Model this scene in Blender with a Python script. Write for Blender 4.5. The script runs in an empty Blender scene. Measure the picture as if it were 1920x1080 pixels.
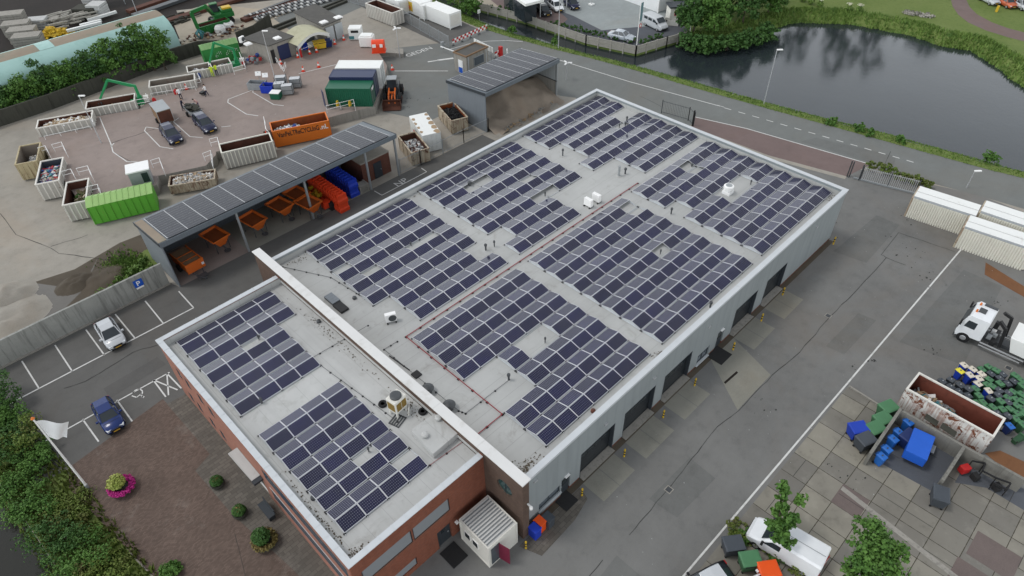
import bpy, bmesh, math, random
from math import pi, sin, cos, radians, atan2, hypot, sqrt
from mathutils import Vector, Matrix, Euler
rnd = random.Random(7)
S = bpy.context.scene
COL = S.collection
# ------------------------------------------------------------------ camera
CAM_LOC = Vector((-17.1227, -16.7993, 44.9165))
CAM_ROT = Euler((0.8335718, 0.0195634, -0.7847375), 'XYZ')
FPX = 1280.862
cd = bpy.data.cameras.new('camera'); cam = bpy.data.objects.new('camera', cd); COL.objects.link(cam)
cam.location = CAM_LOC; cam.rotation_euler = CAM_ROT
cd.sensor_width = 36; cd.lens = FPX / 1920 * 36; cd.clip_end = 3000; cd.clip_start = .5
S.camera = cam
RM = CAM_ROT.to_matrix()
def G(px, py, z=0.0):
    """survey: the point of height z seen at a pixel of the 1920x1080 photograph"""
    d = RM @ Vector(((px - 960) / FPX, -(py - 540) / FPX, -1))
    t = (z - CAM_LOC.z) / d.z
    return CAM_LOC + d * t
def G2(px, py, z=0.0):
    v = G(px, py, z); return (v.x, v.y)

# ------------------------------------------------------------------ mesh collector
class MB:
    def __init__(s): s.v = []; s.f = []; s.m = []; s.k = []
    def add(s, vs, fs, mi=0):
        o = len(s.v); s.k.append((o, len(s.f))); s.v += [tuple(v) for v in vs]
        for f in fs: s.f.append([i + o for i in f]); s.m.append(mi)
        return s
    def box(s, x0, x1, y0, y1, z0, z1, mi=0):
        return s.add([(x0,y0,z0),(x1,y0,z0),(x1,y1,z0),(x0,y1,z0),(x0,y0,z1),(x1,y0,z1),(x1,y1,z1),(x0,y1,z1)],
            [(3,2,1,0),(4,5,6,7),(0,1,5,4),(1,2,6,5),(2,3,7,6),(3,0,4,7)], mi)
    def cbox(s, c, d, mi=0, rz=0, rx=0, ry=0):
        M_ = Matrix.Translation(c) @ Euler((rx, ry, rz)).to_matrix().to_4x4()
        k = len(s.v); s.box(-d[0]/2, d[0]/2, -d[1]/2, d[1]/2, -d[2]/2, d[2]/2, mi)
        for i in range(k, len(s.v)): s.v[i] = tuple(M_ @ Vector(s.v[i]))
        return s
    def prism(s, pts, z0, z1, mi=0, top=None):
        n = len(pts); a = sum(pts[i][0]*pts[(i+1)%n][1]-pts[(i+1)%n][0]*pts[i][1] for i in range(n))
        if a < 0: pts = pts[::-1]
        vs = [(x, y, z0) for x, y in pts] + [(x, y, z1) for x, y in pts]
        s.add(vs, [tuple(range(n))[::-1]] + [(i, (i+1)%n, n+(i+1)%n, n+i) for i in range(n)], mi)
        s.add(vs[n:], [tuple(range(n))], mi if top is None else top); return s
    def sheet(s, pts, z, mi=0):
        n = len(pts); a = sum(pts[i][0]*pts[(i+1)%n][1]-pts[(i+1)%n][0]*pts[i][1] for i in range(n))
        if a < 0: pts = pts[::-1]
        return s.add([(p[0], p[1], z) for p in pts], [tuple(range(n))], mi)
    def bar(s, p, q, w, h=None, mi=0):
        p, q = Vector(p), Vector(q); h = h or w; d = (q - p); 
        if d.length < 1e-6: return s
        d.normalize(); u = d.cross(Vector((0,0,1)))
        if u.length < 1e-3: u = Vector((1,0,0))
        u.normalize(); n = u.cross(d); u *= w/2; n *= h/2
        vs = [p-u-n,p+u-n,p+u+n,p-u+n,q-u-n,q+u-n,q+u+n,q-u+n]
        return s.add(vs, [(0,1,2,3),(7,6,5,4),(1,0,4,5),(2,1,5,6),(3,2,6,7),(0,3,7,4)], mi)
    def tube(s, p, q, r0, r1=None, n=8, mi=0):
        r1 = r0 if r1 is None else r1
        p, q = Vector(p), Vector(q); d = (q-p).normalized(); u = d.cross(Vector((0,0,1)))
        if u.length < 1e-3: u = Vector((1,0,0))
        u.normalize(); w = d.cross(u); vs = []
        for c, r in ((p, r0), (q, r1)):
            vs += [c + u*r*cos(2*pi*i/n) + w*r*sin(2*pi*i/n) for i in range(n)]
        return s.add(vs, [tuple(range(n))[::-1], tuple(range(n, 2*n))] + [(i,(i+1)%n,n+(i+1)%n,n+i) for i in range(n)], mi)
    def lathe(s, c, prof, n=12, mi=0, axis='z', sy=1):
        vs = []; k = len(prof)
        for r, z in prof:
            for i in range(n):
                a = 2*pi*i/n; x, y = r*cos(a), r*sin(a)*sy
                vs.append((c[0]+x, c[1]+y, c[2]+z) if axis == 'z' else ((c[0]+x, c[1]+z, c[2]+y) if axis == 'y' else (c[0]+z, c[1]+x, c[2]+y)))
        fs = [(j*n+i, j*n+(i+1)%n, (j+1)*n+(i+1)%n, (j+1)*n+i) for j in range(k-1) for i in range(n)]
        fs += [tuple(range(n))[::-1], tuple(range((k-1)*n, k*n))]
        return s.add(vs, fs, mi)
    def loft(s, rings, mi=0, cap=True):
        n = len(rings[0]); vs = [p for r in rings for p in r]; k = len(rings)
        fs = [(j*n+i, j*n+(i+1)%n, (j+1)*n+(i+1)%n, (j+1)*n+i) for j in range(k-1) for i in range(n)]
        if cap: fs += [tuple(range(n))[::-1], tuple(range((k-1)*n, k*n))]
        return s.add(vs, fs, mi)
    def leaves(s, ells, n, size, r, mi=1, shell=.45, flat=0.0):
        """n small leaf-shaped faces through the volume of ellipsoids (cx,cy,cz,rx,ry,rz)"""
        wts = [e[3]*e[4]*e[5] for e in ells]; tot = sum(wts)
        for e, w in zip(ells, wts):
            for _ in range(max(4, int(n*w/tot))):
                while True:
                    x, y, z = r.uniform(-1,1), r.uniform(-1,1), r.uniform(-1,1); d = sqrt(x*x+y*y+z*z)
                    if 1e-3 < d <= 1 and (d > shell or r.random() < .25): break
                c = Vector((e[0]+x*e[3], e[1]+y*e[4], e[2]+z*e[5])); sz = size*r.uniform(.55,1.35)
                nm = Vector((x+r.uniform(-.9,.9), y+r.uniform(-.9,.9), z+.5+r.uniform(-.7,.9)))
                if nm.length < .1: nm = Vector((0,0,1))
                nm.normalize(); u = nm.cross(Vector((r.uniform(-1,1), r.uniform(-1,1), r.uniform(-1,1))))
                if u.length < .05: continue
                u.normalize(); v = nm.cross(u); u *= sz*.5; v *= sz
                s.add([c-v*.5, c+u-v*.05+nm*sz*.1, c+v*.55, c-u-v*.05+nm*sz*.1], [(0,1,2,3)], mi)
        return s
    def clumps(s, ells, n, size, r, mi=0, cr=.45, per=26):
        '''foliage as many small irregular clumps of leaves, ragged at the outline'''
        tot = sum(e[3]*e[4]+e[4]*e[5]+e[3]*e[5] for e in ells); nc = max(1, n/per)
        for e in ells:
            for _ in range(max(2, int(nc*(e[3]*e[4]+e[4]*e[5]+e[3]*e[5])/tot))):
                d = Vector((r.gauss(0,1), r.gauss(0,1), r.gauss(0,1)+.25)).normalized(); k = r.uniform(.45,1.0) if r.random() < .8 else r.uniform(1.0,1.25)
                c = Vector((e[0]+d.x*e[3]*k, e[1]+d.y*e[4]*k, max(.05, e[2]+d.z*e[5]*k))); q = cr*r.uniform(.5,1.3)
                s.leaves([(c.x,c.y,c.z,q,q*r.uniform(.7,1.2),q*r.uniform(.45,.8))], per*r.uniform(.6,1.4), size, r, mi, .2)
        return s
    def blades(s, pts, h, w, r, mi=0):
        for x, y, z in pts:
            hh = h*r.uniform(.5,1.3); a = r.uniform(0, 2*pi); dx, dy = cos(a)*w, sin(a)*w
            lx, ly = r.uniform(-.5,.5)*hh, r.uniform(-.5,.5)*hh
            s.add([(x-dx,y-dy,z),(x+dx,y+dy,z),(x+lx+dx*.3,y+ly+dy*.3,z+hh)], [(0,1,2)], mi)
        return s
    def tr(s, M_, k=0):
        for i in range(k, len(s.v)): s.v[i] = tuple(M_ @ Vector(s.v[i]))
        return s
    def each(s, name, mats, parent=None, **kw):
        '''every added shape becomes an object of its own'''
        ks = s.k + [(len(s.v), len(s.f))]
        for (v0, f0), (v1, f1) in zip(ks, ks[1:]):
            q = MB(); q.v = s.v[v0:v1]; q.f = [[i-v0 for i in f] for f in s.f[f0:f1]]; q.m = s.m[f0:f1]; q.build(name, mats, parent, **kw)
    def build(s, name, mats, parent=None, loc=None, rot=None, smooth=False, bevel=0, label=None):
        me = bpy.data.meshes.new(name); me.from_pydata(s.v, [], s.f)
        if not isinstance(mats, (list, tuple)): mats = [mats]
        for m in mats: me.materials.append(m)
        if len(mats) > 1: me.polygons.foreach_set('material_index', [min(i, len(mats)-1) for i in s.m])
        if smooth: me.polygons.foreach_set('use_smooth', [True]*len(me.polygons))
        me.update()
        o = bpy.data.objects.new(name, me); COL.objects.link(o)
        if parent: o.parent = parent
        if loc: o.location = loc
        if rot: o.rotation_euler = rot
        if bevel:
            b = o.modifiers.new('bevel', 'BEVEL'); b.width = bevel; b.segments = 2; b.limit_method = 'ANGLE'
        if label: o['label'] = label
        return o
def tag(o, label, cat, group=None, kind=None):
    o['label'] = label; o['category'] = cat
    if group: o['group'] = group
    if kind: o['kind'] = kind
    return o
def T(name, label, cat, loc=(0,0,0), rz=0, group=None, kind=None):
    o = bpy.data.objects.new(name, None); COL.objects.link(o); o.empty_display_size = .3
    o.location = loc; o.rotation_euler = (0,0,rz); return tag(o, label, cat, group, kind)
def dup(root, loc, rz, label=None, group=None, sc=None):
    r_ = root.copy(); COL.objects.link(r_); r_.location = loc; r_.rotation_euler = (0,0,rz)
    if label: r_['label'] = label
    if group: r_['group'] = group
    if sc: r_.scale = (sc, sc, sc)
    for ch in list(root.children):
        c = ch.copy(); COL.objects.link(c); c.parent = r_
        for g in list(ch.children):
            d = g.copy(); COL.objects.link(d); d.parent = c
    return r_
def struct(name, mb, m, **k):
    o = mb.build(name, m, **k); o['kind'] = 'structure'; return o

# ------------------------------------------------------------------ materials
def srgb(r, g, b):
    f = lambda c: (c/255/12.92) if c/255 <= .04045 else ((c/255+.055)/1.055)**2.4
    return (f(r), f(g), f(b))
class NT:
    def __init__(s, name):
        s.mat = bpy.data.materials.new(name); s.mat.use_nodes = True; s.t = s.mat.node_tree
        s.b = s.t.nodes['Principled BSDF']; s.tc = s.n('ShaderNodeTexCoord')
    def n(s, t, **k):
        nd = s.t.nodes.new(t)
        for a, v in k.items(): setattr(nd, a, v)
        return nd
    def l(s, a, b): s.t.links.new(a, b)
    def noise(s, scale, detail=4, rough=.6, coord='Object', four=True, stretch=None, dist=0):
        nz = s.n('ShaderNodeTexNoise', noise_dimensions='4D' if four else '3D')
        nz.inputs['Scale'].default_value = scale; nz.inputs['Detail'].default_value = detail
        nz.inputs['Roughness'].default_value = rough; nz.inputs['Distortion'].default_value = dist
        src = s.tc.outputs[coord] if coord != 'World' else s.geo().outputs['Position']
        if stretch:
            mp = s.n('ShaderNodeMapping'); mp.inputs['Scale'].default_value = stretch; s.l(src, mp.inputs['Vector']); src = mp.outputs[0]
        s.l(src, nz.inputs['Vector'])
        if four:
            oi = s.n('ShaderNodeObjectInfo'); ml = s.n('ShaderNodeMath', operation='MULTIPLY'); ml.inputs[1].default_value = 60
            s.l(oi.outputs['Random'], ml.inputs[0]); s.l(ml.outputs[0], nz.inputs['W'])
        return nz.outputs['Fac']
    def geo(s):
        if not hasattr(s, '_g'): s._g = s.n('ShaderNodeNewGeometry')
        return s._g
    def ramp(s, fac, a, b):
        r = s.n('ShaderNodeMapRange'); r.inputs['From Min'].default_value = a; r.inputs['From Max'].default_value = b
        s.l(fac, r.inputs['Value']); return r.outputs[0]
    def math(s, op, a, b=None):
        m = s.n('ShaderNodeMath', operation=op)
        for i, x in enumerate((a, b)):
            if x is None: continue
            if isinstance(x, (int, float)): m.inputs[i].default_value = x
            else: s.l(x, m.inputs[i])
        return m.outputs[0]
    def mix(s, fac, a, b, blend='MIX'):
        m = s.n('ShaderNodeMix', data_type='RGBA', blend_type=blend)
        for sock, x in ((m.inputs[0], fac), (m.inputs[6], a), (m.inputs[7], b)):
            if isinstance(x, (int, float)): sock.default_value = x
            elif isinstance(x, tuple): sock.default_value = (*x[:3], 1)
            else: s.l(x, sock)
        return m.outputs[2]
    def done(s, col, rough=.7, metal=0, spec=.3, bump=None, bs=.3, bd=.02):
        for nm, x in (('Base Color', col), ('Roughness', rough), ('Metallic', metal)):
            if isinstance(x, tuple): s.b.inputs[nm].default_value = (*x[:3], 1)
            elif isinstance(x, (int, float)): s.b.inputs[nm].default_value = x
            else: s.l(x, s.b.inputs[nm])
        s.b.inputs['Specular IOR Level'].default_value = spec
        if bump is not None:
            bp = s.n('ShaderNodeBump'); bp.inputs['Strength'].default_value = bs; bp.inputs['Distance'].default_value = bd
            s.l(bump, bp.inputs['Height']); s.l(bp.outputs[0], s.b.inputs['Normal'])
        return s.mat
def sc3(c, k): return (c[0]*k, c[1]*k, c[2]*k)
def mat(name, col, rough=.6, var=.18, scale=1.5, metal=0, spec=.3, dirt=None, dirt_amt=(.55,.75), coord='Object', bump=False, fine=None):
    t = NT(name); n1 = t.noise(scale, 5, .65, coord)
    c = t.mix(n1, sc3(col, 1-var), sc3(col, 1+var))
    if fine:
        n3 = t.noise(fine, 2, .5, coord); c = t.mix(t.ramp(n3, .35, .65), c, sc3(col, .75), 'MIX') if False else t.mix(t.math('MULTIPLY', t.ramp(n3,.5,.75), .35), c, sc3(col, .5))
    if dirt:
        n2 = t.noise(scale*.7+.13, 6, .7, coord, dist=.6)
        c = t.mix(t.math('MULTIPLY', t.ramp(n2, *dirt_amt), .85), c, dirt)
    return t.done(c, rough, metal, spec, n1 if bump else None)
def streaky(name, col, dirt, rough=.5, amt=(.5,.8), metal=0, scale=1.2):
    """painted sheet metal with vertical run-off streaks and rust blooms"""
    t = NT(name); a = t.noise(scale*2.2, 5, .6, stretch=(1.6,1.6,.12)); b = t.noise(scale, 6, .75, dist=1)
    c = t.mix(t.noise(.8), sc3(col,.86), sc3(col,1.1))
    c = t.mix(t.math('MULTIPLY', t.ramp(a,*amt), .6), c, sc3(dirt,1.6)); c = t.mix(t.ramp(b, amt[0]+.08, amt[1]), c, dirt)
    return t.done(c, rough, metal)
RUST = (.09,.03,.014)
M = {}
def asphalt(name, col, stain=.45, var=.16):
    t = NT(name)
    big = t.noise(.09, 5, .6, 'World', False); mid = t.noise(.7, 6, .7, 'World', False); fine = t.noise(14, 3, .6, 'World', False)
    c = t.mix(t.ramp(big,.3,.7), sc3(col,1-var), sc3(col,1+var)); c = t.mix(t.math('MULTIPLY', t.ramp(mid,.52,.78), stain), c, sc3(col,.42))
    c = t.mix(t.math('MULTIPLY', t.ramp(mid,.48,.22), .3), c, sc3(col,1.5))
    st = t.noise(.55, 4, .6, 'World', False, stretch=(.25,1.8,1)); c = t.mix(t.math('MULTIPLY', t.ramp(st,.55,.8), .25), c, sc3(col,.6))
    br = t.noise(.045, 4, .7, 'World', False, dist=1.2); c = t.mix(t.math('MULTIPLY', t.ramp(br,.5,.68), .38), c, (col[0]*1.0, col[1]*.84, col[2]*.70))
    bl = t.noise(.22, 7, .8, 'World', False, dist=.7); c = t.mix(t.math('MULTIPLY', t.ramp(bl,.56,.72), .28), c, sc3(col,.55)); c = t.mix(t.math('MULTIPLY', t.ramp(bl,.42,.30), .22), c, sc3(col,1.35))
    c = t.mix(t.math('MULTIPLY', t.ramp(fine,.35,.7), .22), c, sc3(col,1.5))
    return t.done(c, .85, 0, .25, fine, .35, .01)
M['asphalt'] = asphalt('yard asphalt', (.158,.158,.152))
M['asphalt2'] = asphalt('yard asphalt repair', (.135,.137,.132), .5); M['lot2'] = asphalt('dark asphalt repair', (.094,.092,.088), .35); M['road2'] = asphalt('road repair', (.135,.14,.135), .3, .08)
M['road'] = asphalt('road asphalt', (.150,.158,.152), .2, .08)
M['lot'] = asphalt('dark asphalt', (.108,.106,.101), .35)
M['sandcon'] = asphalt('sandy concrete', (.285,.265,.23), .5, .14)
M['brickred'] = asphalt('red brown paving', (.245,.202,.182), .4, .12)
M['slabbrown'] = asphalt('brown slab', (.135,.108,.100), .4, .1)
M['cycle'] = asphalt('reddish asphalt', (.155,.115,.108), .25, .1)
M['shadesoil'] = asphalt('dark soil', (.016,.012,.010), .5, .5)  # soil taken down to near black, tree shade painted into its colour
M['mud'] = asphalt('mud', (.085,.07,.052), .5, .3)
M['gravel'] = asphalt('beige gravel', (.34,.30,.24), .4, .15)
M['patchcon'] = asphalt('concrete patch', (.22,.215,.185), .25, .1)
M['lotpale'] = asphalt('pale wet concrete', (.26,.285,.285), .2, .12)
M['bluegrey'] = asphalt('blue grey clinker', (.085,.092,.105), .25, .1)
M['rustfloor'] = asphalt('rust stained concrete', (.16,.075,.035), .5, .3)
def pavers(name, col, bw, bh, mortar=.02, var=.35, coldark=.45, rot=0):
    t = NT(name); br = t.n('ShaderNodeTexBrick'); br.inputs['Scale'].default_value = 1
    br.inputs['Brick Width'].default_value = bw; br.inputs['Row Height'].default_value = bh; br.inputs['Mortar Size'].default_value = mortar
    br.inputs['Color1'].default_value = (*sc3(col,1-var),1); br.inputs['Color2'].default_value = (*sc3(col,1+var),1); br.inputs['Mortar'].default_value = (*sc3(col,coldark),1)
    mp = t.n('ShaderNodeMapping'); mp.inputs['Rotation'].default_value = (0,0,rot); t.l(t.geo().outputs['Position'], mp.inputs['Vector']); t.l(mp.outputs[0], br.inputs['Vector'])
    big = t.noise(.18, 5, .65, 'World', False); c = t.mix(t.math('MULTIPLY', t.ramp(big,.38,.68), .55), br.outputs['Color'], sc3(col,.55))
    pale = t.noise(.33, 6, .75, 'World', False); c = t.mix(t.math('MULTIPLY', t.ramp(pale,.58,.8), .5), c, sc3((.3,.27,.24),1))
    return t.done(c, .85, 0, .25, br.outputs['Fac'], .2, .01)
M['clinker'] = pavers('dark red clinker', (.135,.098,.080), .21, .105, .006, .22, .6)
M['paveside'] = pavers('grey brown paving', (.135,.122,.105), .6, .3, .012, .2)
M['slab'] = None
def slabs():
    t = NT('stelcon slabs'); pos = t.geo().outputs['Position']; sp = t.n('ShaderNodeSeparateXYZ'); t.l(pos, sp.inputs[0])
    fx = t.math('FRACT', t.math('MULTIPLY', t.math('ADD', sp.outputs[0], 1.05), .5)); fy = t.math('FRACT', t.math('MULTIPLY', t.math('ADD', sp.outputs[1], .0), .5))
    ex = t.math('MINIMUM', fx, t.math('SUBTRACT', 1, fx)); ey = t.math('MINIMUM', fy, t.math('SUBTRACT', 1, fy)); e = t.math('MINIMUM', ex, ey)
    wn = t.n('ShaderNodeTexWhiteNoise', noise_dimensions='2D'); cx = t.n('ShaderNodeCombineXYZ')
    t.l(t.math('FLOOR', t.math('MULTIPLY', t.math('ADD', sp.outputs[0], 1.05), .5)), cx.inputs[0]); t.l(t.math('FLOOR', t.math('MULTIPLY', sp.outputs[1], .5)), cx.inputs[1]); t.l(cx.outputs[0], wn.inputs['Vector'])
    c = t.mix(wn.outputs['Value'], (.165,.157,.140), (.275,.258,.212)); mid = t.noise(.8, 6, .7, 'World', False); big = t.noise(.2, 4, .6, 'World', False)
    c = t.mix(t.math('MULTIPLY', t.ramp(big,.45,.7), .5), c, (.15,.14,.12)); c = t.mix(t.math('MULTIPLY', t.ramp(mid,.55,.8), .6), c, (.085,.08,.068)); c = t.mix(t.math('MULTIPLY', t.ramp(mid,.45,.2), .4), c, (.36,.34,.29))
    jt = t.noise(3, 3, .6, 'World', False); w = t.math('MULTIPLY', jt, .026)
    c = t.mix(t.math('LESS_THAN', e, w), c, (.055,.048,.035))
    return t.done(c, .85, 0, .25)
M['slab'] = slabs()
def concrete(name, col, streak=.6, coord='Object', rough=.85):
    t = NT(name); a = t.noise(1.6, 5, .6, coord, stretch=(2.5,2.5,.18)); b = t.noise(.8, 6, .7, coord); f = t.noise(9, 3, .6, coord)
    c = t.mix(b, sc3(col,.75), sc3(col,1.2)); c = t.mix(t.math('MULTIPLY', t.ramp(a,.5,.72), streak), c, sc3(col,.28)); c = t.mix(t.math('MULTIPLY', t.ramp(f,.5,.8), .25), c, sc3(col,.5))
    return t.done(c, rough, 0, .2, f, .2, .01)
M['concwall'] = concrete('stained concrete wall', (.30,.305,.285), .75)
M['conc'] = concrete('old concrete', (.30,.285,.255), .5)
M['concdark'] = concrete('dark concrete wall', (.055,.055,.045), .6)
M['concbay'] = concrete('bay wall concrete', (.20,.195,.175), .6)
def membrane(name, col, seam=2.0, along=1, dirty=.35):
    t = NT(name); sp = t.n('ShaderNodeSeparateXYZ'); t.l(t.geo().outputs['Position'], sp.inputs[0])
    f = t.math('FRACT', t.math('DIVIDE', sp.outputs[along], seam)); s1 = t.math('LESS_THAN', f, .022)
    big = t.noise(.13, 5, .65, 'World', False); mid = t.noise(.6, 7, .75, 'World', False, dist=.8); st = t.noise(.9, 5, .6, 'World', False, stretch=((.15,2,1) if along else (2,.15,1)))
    c = t.mix(t.ramp(big,.3,.7), sc3(col,.86), sc3(col,1.1)); c = t.mix(t.math('MULTIPLY', t.ramp(st,.5,.75), .22), c, sc3(col,.62))
    c = t.mix(t.math('MULTIPLY', t.ramp(mid,.55,.8), dirty), c, (.17,.155,.13)); c = t.mix(t.math('MULTIPLY', s1, .5), c, sc3(col,.55))
    ed = t.noise(2.2, 5, .7, 'World', False); c = t.mix(t.math('MULTIPLY', t.ramp(ed,.62,.8), .35), c, sc3(col,.5))
    return t.done(c, .75, 0, .3)
M['roof'] = membrane('grey roof membrane', (.40,.405,.395), 1.6, 1, .65)
M['roofoff'] = membrane('pale roof membrane', (.45,.455,.445), 1.5, 0, .6)
M['white'] = mat('white paint', (.74,.75,.75), .5, .07, .6, dirt=(.42,.40,.36), dirt_amt=(.6,.85))
M['coping'] = mat('white coping', (.62,.62,.61), .45, .07, .6, dirt=(.36,.34,.30), dirt_amt=(.55,.85))
M['trim'] = mat('grey white trim', (.50,.525,.545), .45, .10, .8, dirt=(.28,.28,.27), dirt_amt=(.58,.85))
M['alu'] = mat('aluminium', (.48,.49,.50), .4, .1, 3, metal=.3)
M['frame'] = mat('panel frame', (.60,.61,.63), .45, .06, 3)
M['black'] = mat('black plastic', (.018,.018,.019), .5, .2, 4)
M['dark'] = mat('dark rubber', (.022,.022,.023), .8, .25, 3)
M['steel'] = mat('galvanised steel', (.32,.34,.35), .5, .18, 3, metal=.35)
M['darksteel'] = mat('dark steel', (.07,.075,.08), .5, .2, 3, metal=.2)
def clad(name, col, axis=0, pitch=.25, amp=.22):
    t = NT(name); sp = t.n('ShaderNodeSeparateXYZ'); t.l(t.tc.outputs['Object'], sp.inputs[0])
    f = t.math('FRACT', t.math('DIVIDE', sp.outputs[axis], pitch)); w = t.math('ABSOLUTE', t.math('SUBTRACT', f, .5))
    a = t.noise(1.1, 4, .6, stretch=(1.5,1.5,.15)); b = t.noise(.35, 5, .6)
    c = t.mix(b, sc3(col,.88), sc3(col,1.1)); c = t.mix(t.math('MULTIPLY', t.ramp(a,.5,.8), .35), c, sc3(col,.6)); c = t.mix(t.math('MULTIPLY', t.ramp(w,.36,.42), amp), c, sc3(col,.5))
    return t.done(c, .5, .0, .35, w, .35, .03)
M['cladx'] = clad('grey cladding', (.26,.287,.297), 0, 1.05, .11)
M['clady'] = clad('grey cladding end', (.235,.265,.275), 1, 1.05, .08)
M['clad_dark'] = clad('ribbed dark cladding', (.13,.15,.17), 0, .25)
M['clad_grey'] = clad('ribbed grey cladding', (.17,.19,.21), 1, .3)
M['ribwhite'] = clad('ribbed pale cladding', (.40,.43,.44), 1, .3, .5)
def brick(name, c1, c2, mort, bw=.22, bh=.065):
    t = NT(name); sp = t.n('ShaderNodeSeparateXYZ'); t.l(t.tc.outputs['Object'], sp.inputs[0]); cx = t.n('ShaderNodeCombineXYZ')
    t.l(t.math('ADD', sp.outputs[0], sp.outputs[1]), cx.inputs[0]); t.l(sp.outputs[2], cx.inputs[1])
    br = t.n('ShaderNodeTexBrick'); br.inputs['Scale'].default_value = 1; br.inputs['Brick Width'].default_value = bw; br.inputs['Row Height'].default_value = bh; br.inputs['Mortar Size'].default_value = .008
    br.inputs['Color1'].default_value = (*c1,1); br.inputs['Color2'].default_value = (*c2,1); br.inputs['Mortar'].default_value = (*mort,1); t.l(cx.outputs[0], br.inputs['Vector'])
    v = t.noise(1.5, 5, .7, stretch=(1.5,1.5,.5)); c = t.mix(t.math('MULTIPLY', t.ramp(v,.4,.75), .35), br.outputs['Color'], sc3(c1,.55))
    return t.done(c, .85, 0, .2, br.outputs['Fac'], .4, .01)
M['brick'] = brick('red brick', (.20,.062,.036), (.27,.088,.05), (.16,.10,.08))
M['bricklit'] = brick('pinkish sky-lit brick', (.30,.125,.088), (.37,.165,.118), (.26,.17,.14))  # office brick lightened for the sky-facing side wall, light put into the colour
M['brickdark'] = brick('brown brick', (.105,.068,.052), (.14,.09,.068), (.09,.075,.065))
M['brickroom'] = brick('dull red brick', (.13,.045,.03), (.16,.058,.038), (.1,.07,.06))
def glass(name, col, rough=.08):
    t = NT(name); return t.done(t.mix(t.noise(.8), sc3(col,.6), sc3(col,1.4)), rough, 0, .8)
M['glass'] = glass('dark glass', (.026,.034,.040)); M['winglass'] = glass('window pane', (.07,.085,.10), .12); M['blueglass'] = glass('blue tinted pane', (.045,.08,.12), .1)
M['tealglass'] = glass('teal pane', (.03,.075,.075), .15)
M['shade'] = mat('grey window screen', (.22,.235,.25), .6, .06, .5)
M['anthracite'] = mat('anthracite frame', (.035,.042,.05), .5, .1, 2)
M['doordark'] = mat('dark garage door', (.022,.026,.030), .35, .25, 1.2)
def panel():
    t = NT('solar cells'); uv = t.tc.outputs['UV']; sp = t.n('ShaderNodeSeparateXYZ'); t.l(uv, sp.inputs[0])
    def cell(sock, n):
        f = t.math('FRACT', t.math('MULTIPLY', sock, n)); return t.math('MINIMUM', f, t.math('SUBTRACT', 1, f))
    ex, ey = cell(sp.outputs[0], 12), cell(sp.outputs[1], 6)
    corner = t.math('LESS_THAN', t.math('ADD', ex, ey), .17); line = t.math('LESS_THAN', t.math('MINIMUM', ex, ey), .035)
    oi = t.n('ShaderNodeObjectInfo'); wn = oi.outputs['Random']
    c = t.mix(wn, (.007,.006,.034), (.010,.009,.066)); nz = t.noise(1.2, 2); c = t.mix(nz, c, (.008,.009,.024))
    c = t.mix(t.math('MULTIPLY', line, .4), c, (.14,.15,.20)); c = t.mix(t.math('MULTIPLY', corner, .8), c, (.27,.28,.33))
    bb = t.math('LESS_THAN', cell(sp.outputs[1], 18), .05); c = t.mix(t.math('MULTIPLY', bb, .16), c, (.3,.3,.36))
    d = t.noise(.25, 5, .7, 'World', False); c = t.mix(t.math('MULTIPLY', t.ramp(d,.45,.8), .05), c, (.3,.28,.25))
    return t.done(c, t.math('ADD', t.math('MULTIPLY', wn, .05), .12), 0, .46)
M['cells'] = panel()
def rusty(name, col, amt=(.52,.72), rust=RUST, rough=.6): return streaky(name, col, rust, rough, amt)
M['skipwhite'] = rusty('rusty white paint', (.66,.64,.59), (.60,.82)); M['skipcream'] = rusty('cream ribbed steel', (.70,.68,.60), (.64,.88)); M['skipyellow'] = rusty('faded yellow paint', (.42,.36,.22), (.5,.7))
M['skiprusty'] = rusty('heavily rusted cream paint', (.46,.40,.30), (.46,.62)); M['skipgap'] = rusty('dirty white sheet', (.40,.385,.35), (.52,.76)); M['skipflaky'] = rusty('flaking white paint', (.66,.65,.62), (.46,.57), (.17,.06,.03)); M['skipbrown'] = mat('bright rust inside', (.17,.052,.034), .8, .4, 1.2, dirt=(.07,.025,.016))
M['skipin'] = mat('rusty steel inside', (.085,.032,.020), .8, .4, 1.2, dirt=(.03,.016,.012))
M['skipingrey'] = mat('worn grey steel inside', (.20,.17,.14), .8, .35, 1, dirt=(.10,.045,.025))
M['limegreen'] = rusty('lime green paint', (.10,.36,.035), (.60,.78), (.14,.07,.03), .5); M['limetop'] = rusty('faded lime roof', (.27,.44,.15), (.58,.75), (.20,.08,.03), .6)
M['green'] = rusty('green paint', (.035,.22,.05), (.62,.8)); M['greentop'] = rusty('pale green lid', (.16,.30,.11), (.6,.8))
M['cont_green'] = mat('container green', (.012,.105,.058), .45, .15, 1); M['cont_blue'] = mat('container blue', (.022,.032,.085), .45, .15, 1); M['cont_white'] = mat('container white', (.74,.75,.73), .45, .06, 1, dirt=(.4,.36,.3), dirt_amt=(.6,.85))
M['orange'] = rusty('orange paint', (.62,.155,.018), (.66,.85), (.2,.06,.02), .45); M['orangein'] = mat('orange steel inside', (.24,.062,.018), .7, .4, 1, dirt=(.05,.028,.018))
M['spread'] = mat('spreader orange', (.55,.12,.02), .5, .2, 1.5, dirt=(.15,.05,.02)); M['redblock'] = mat('red orange plastic', (.70,.06,.018), .45, .15, 1.5); M['blueblock'] = mat('blue plastic block', (.015,.045,.42), .45, .15, 1.5)
M['yellow'] = mat('yellow paint', (.56,.37,.03), .5, .12, 3); M['red'] = mat('red paint', (.45,.02,.02), .5, .12, 3); M['whitered'] = mat('white paint clean', (.78,.78,.77), .5, .05, 3)
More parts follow.
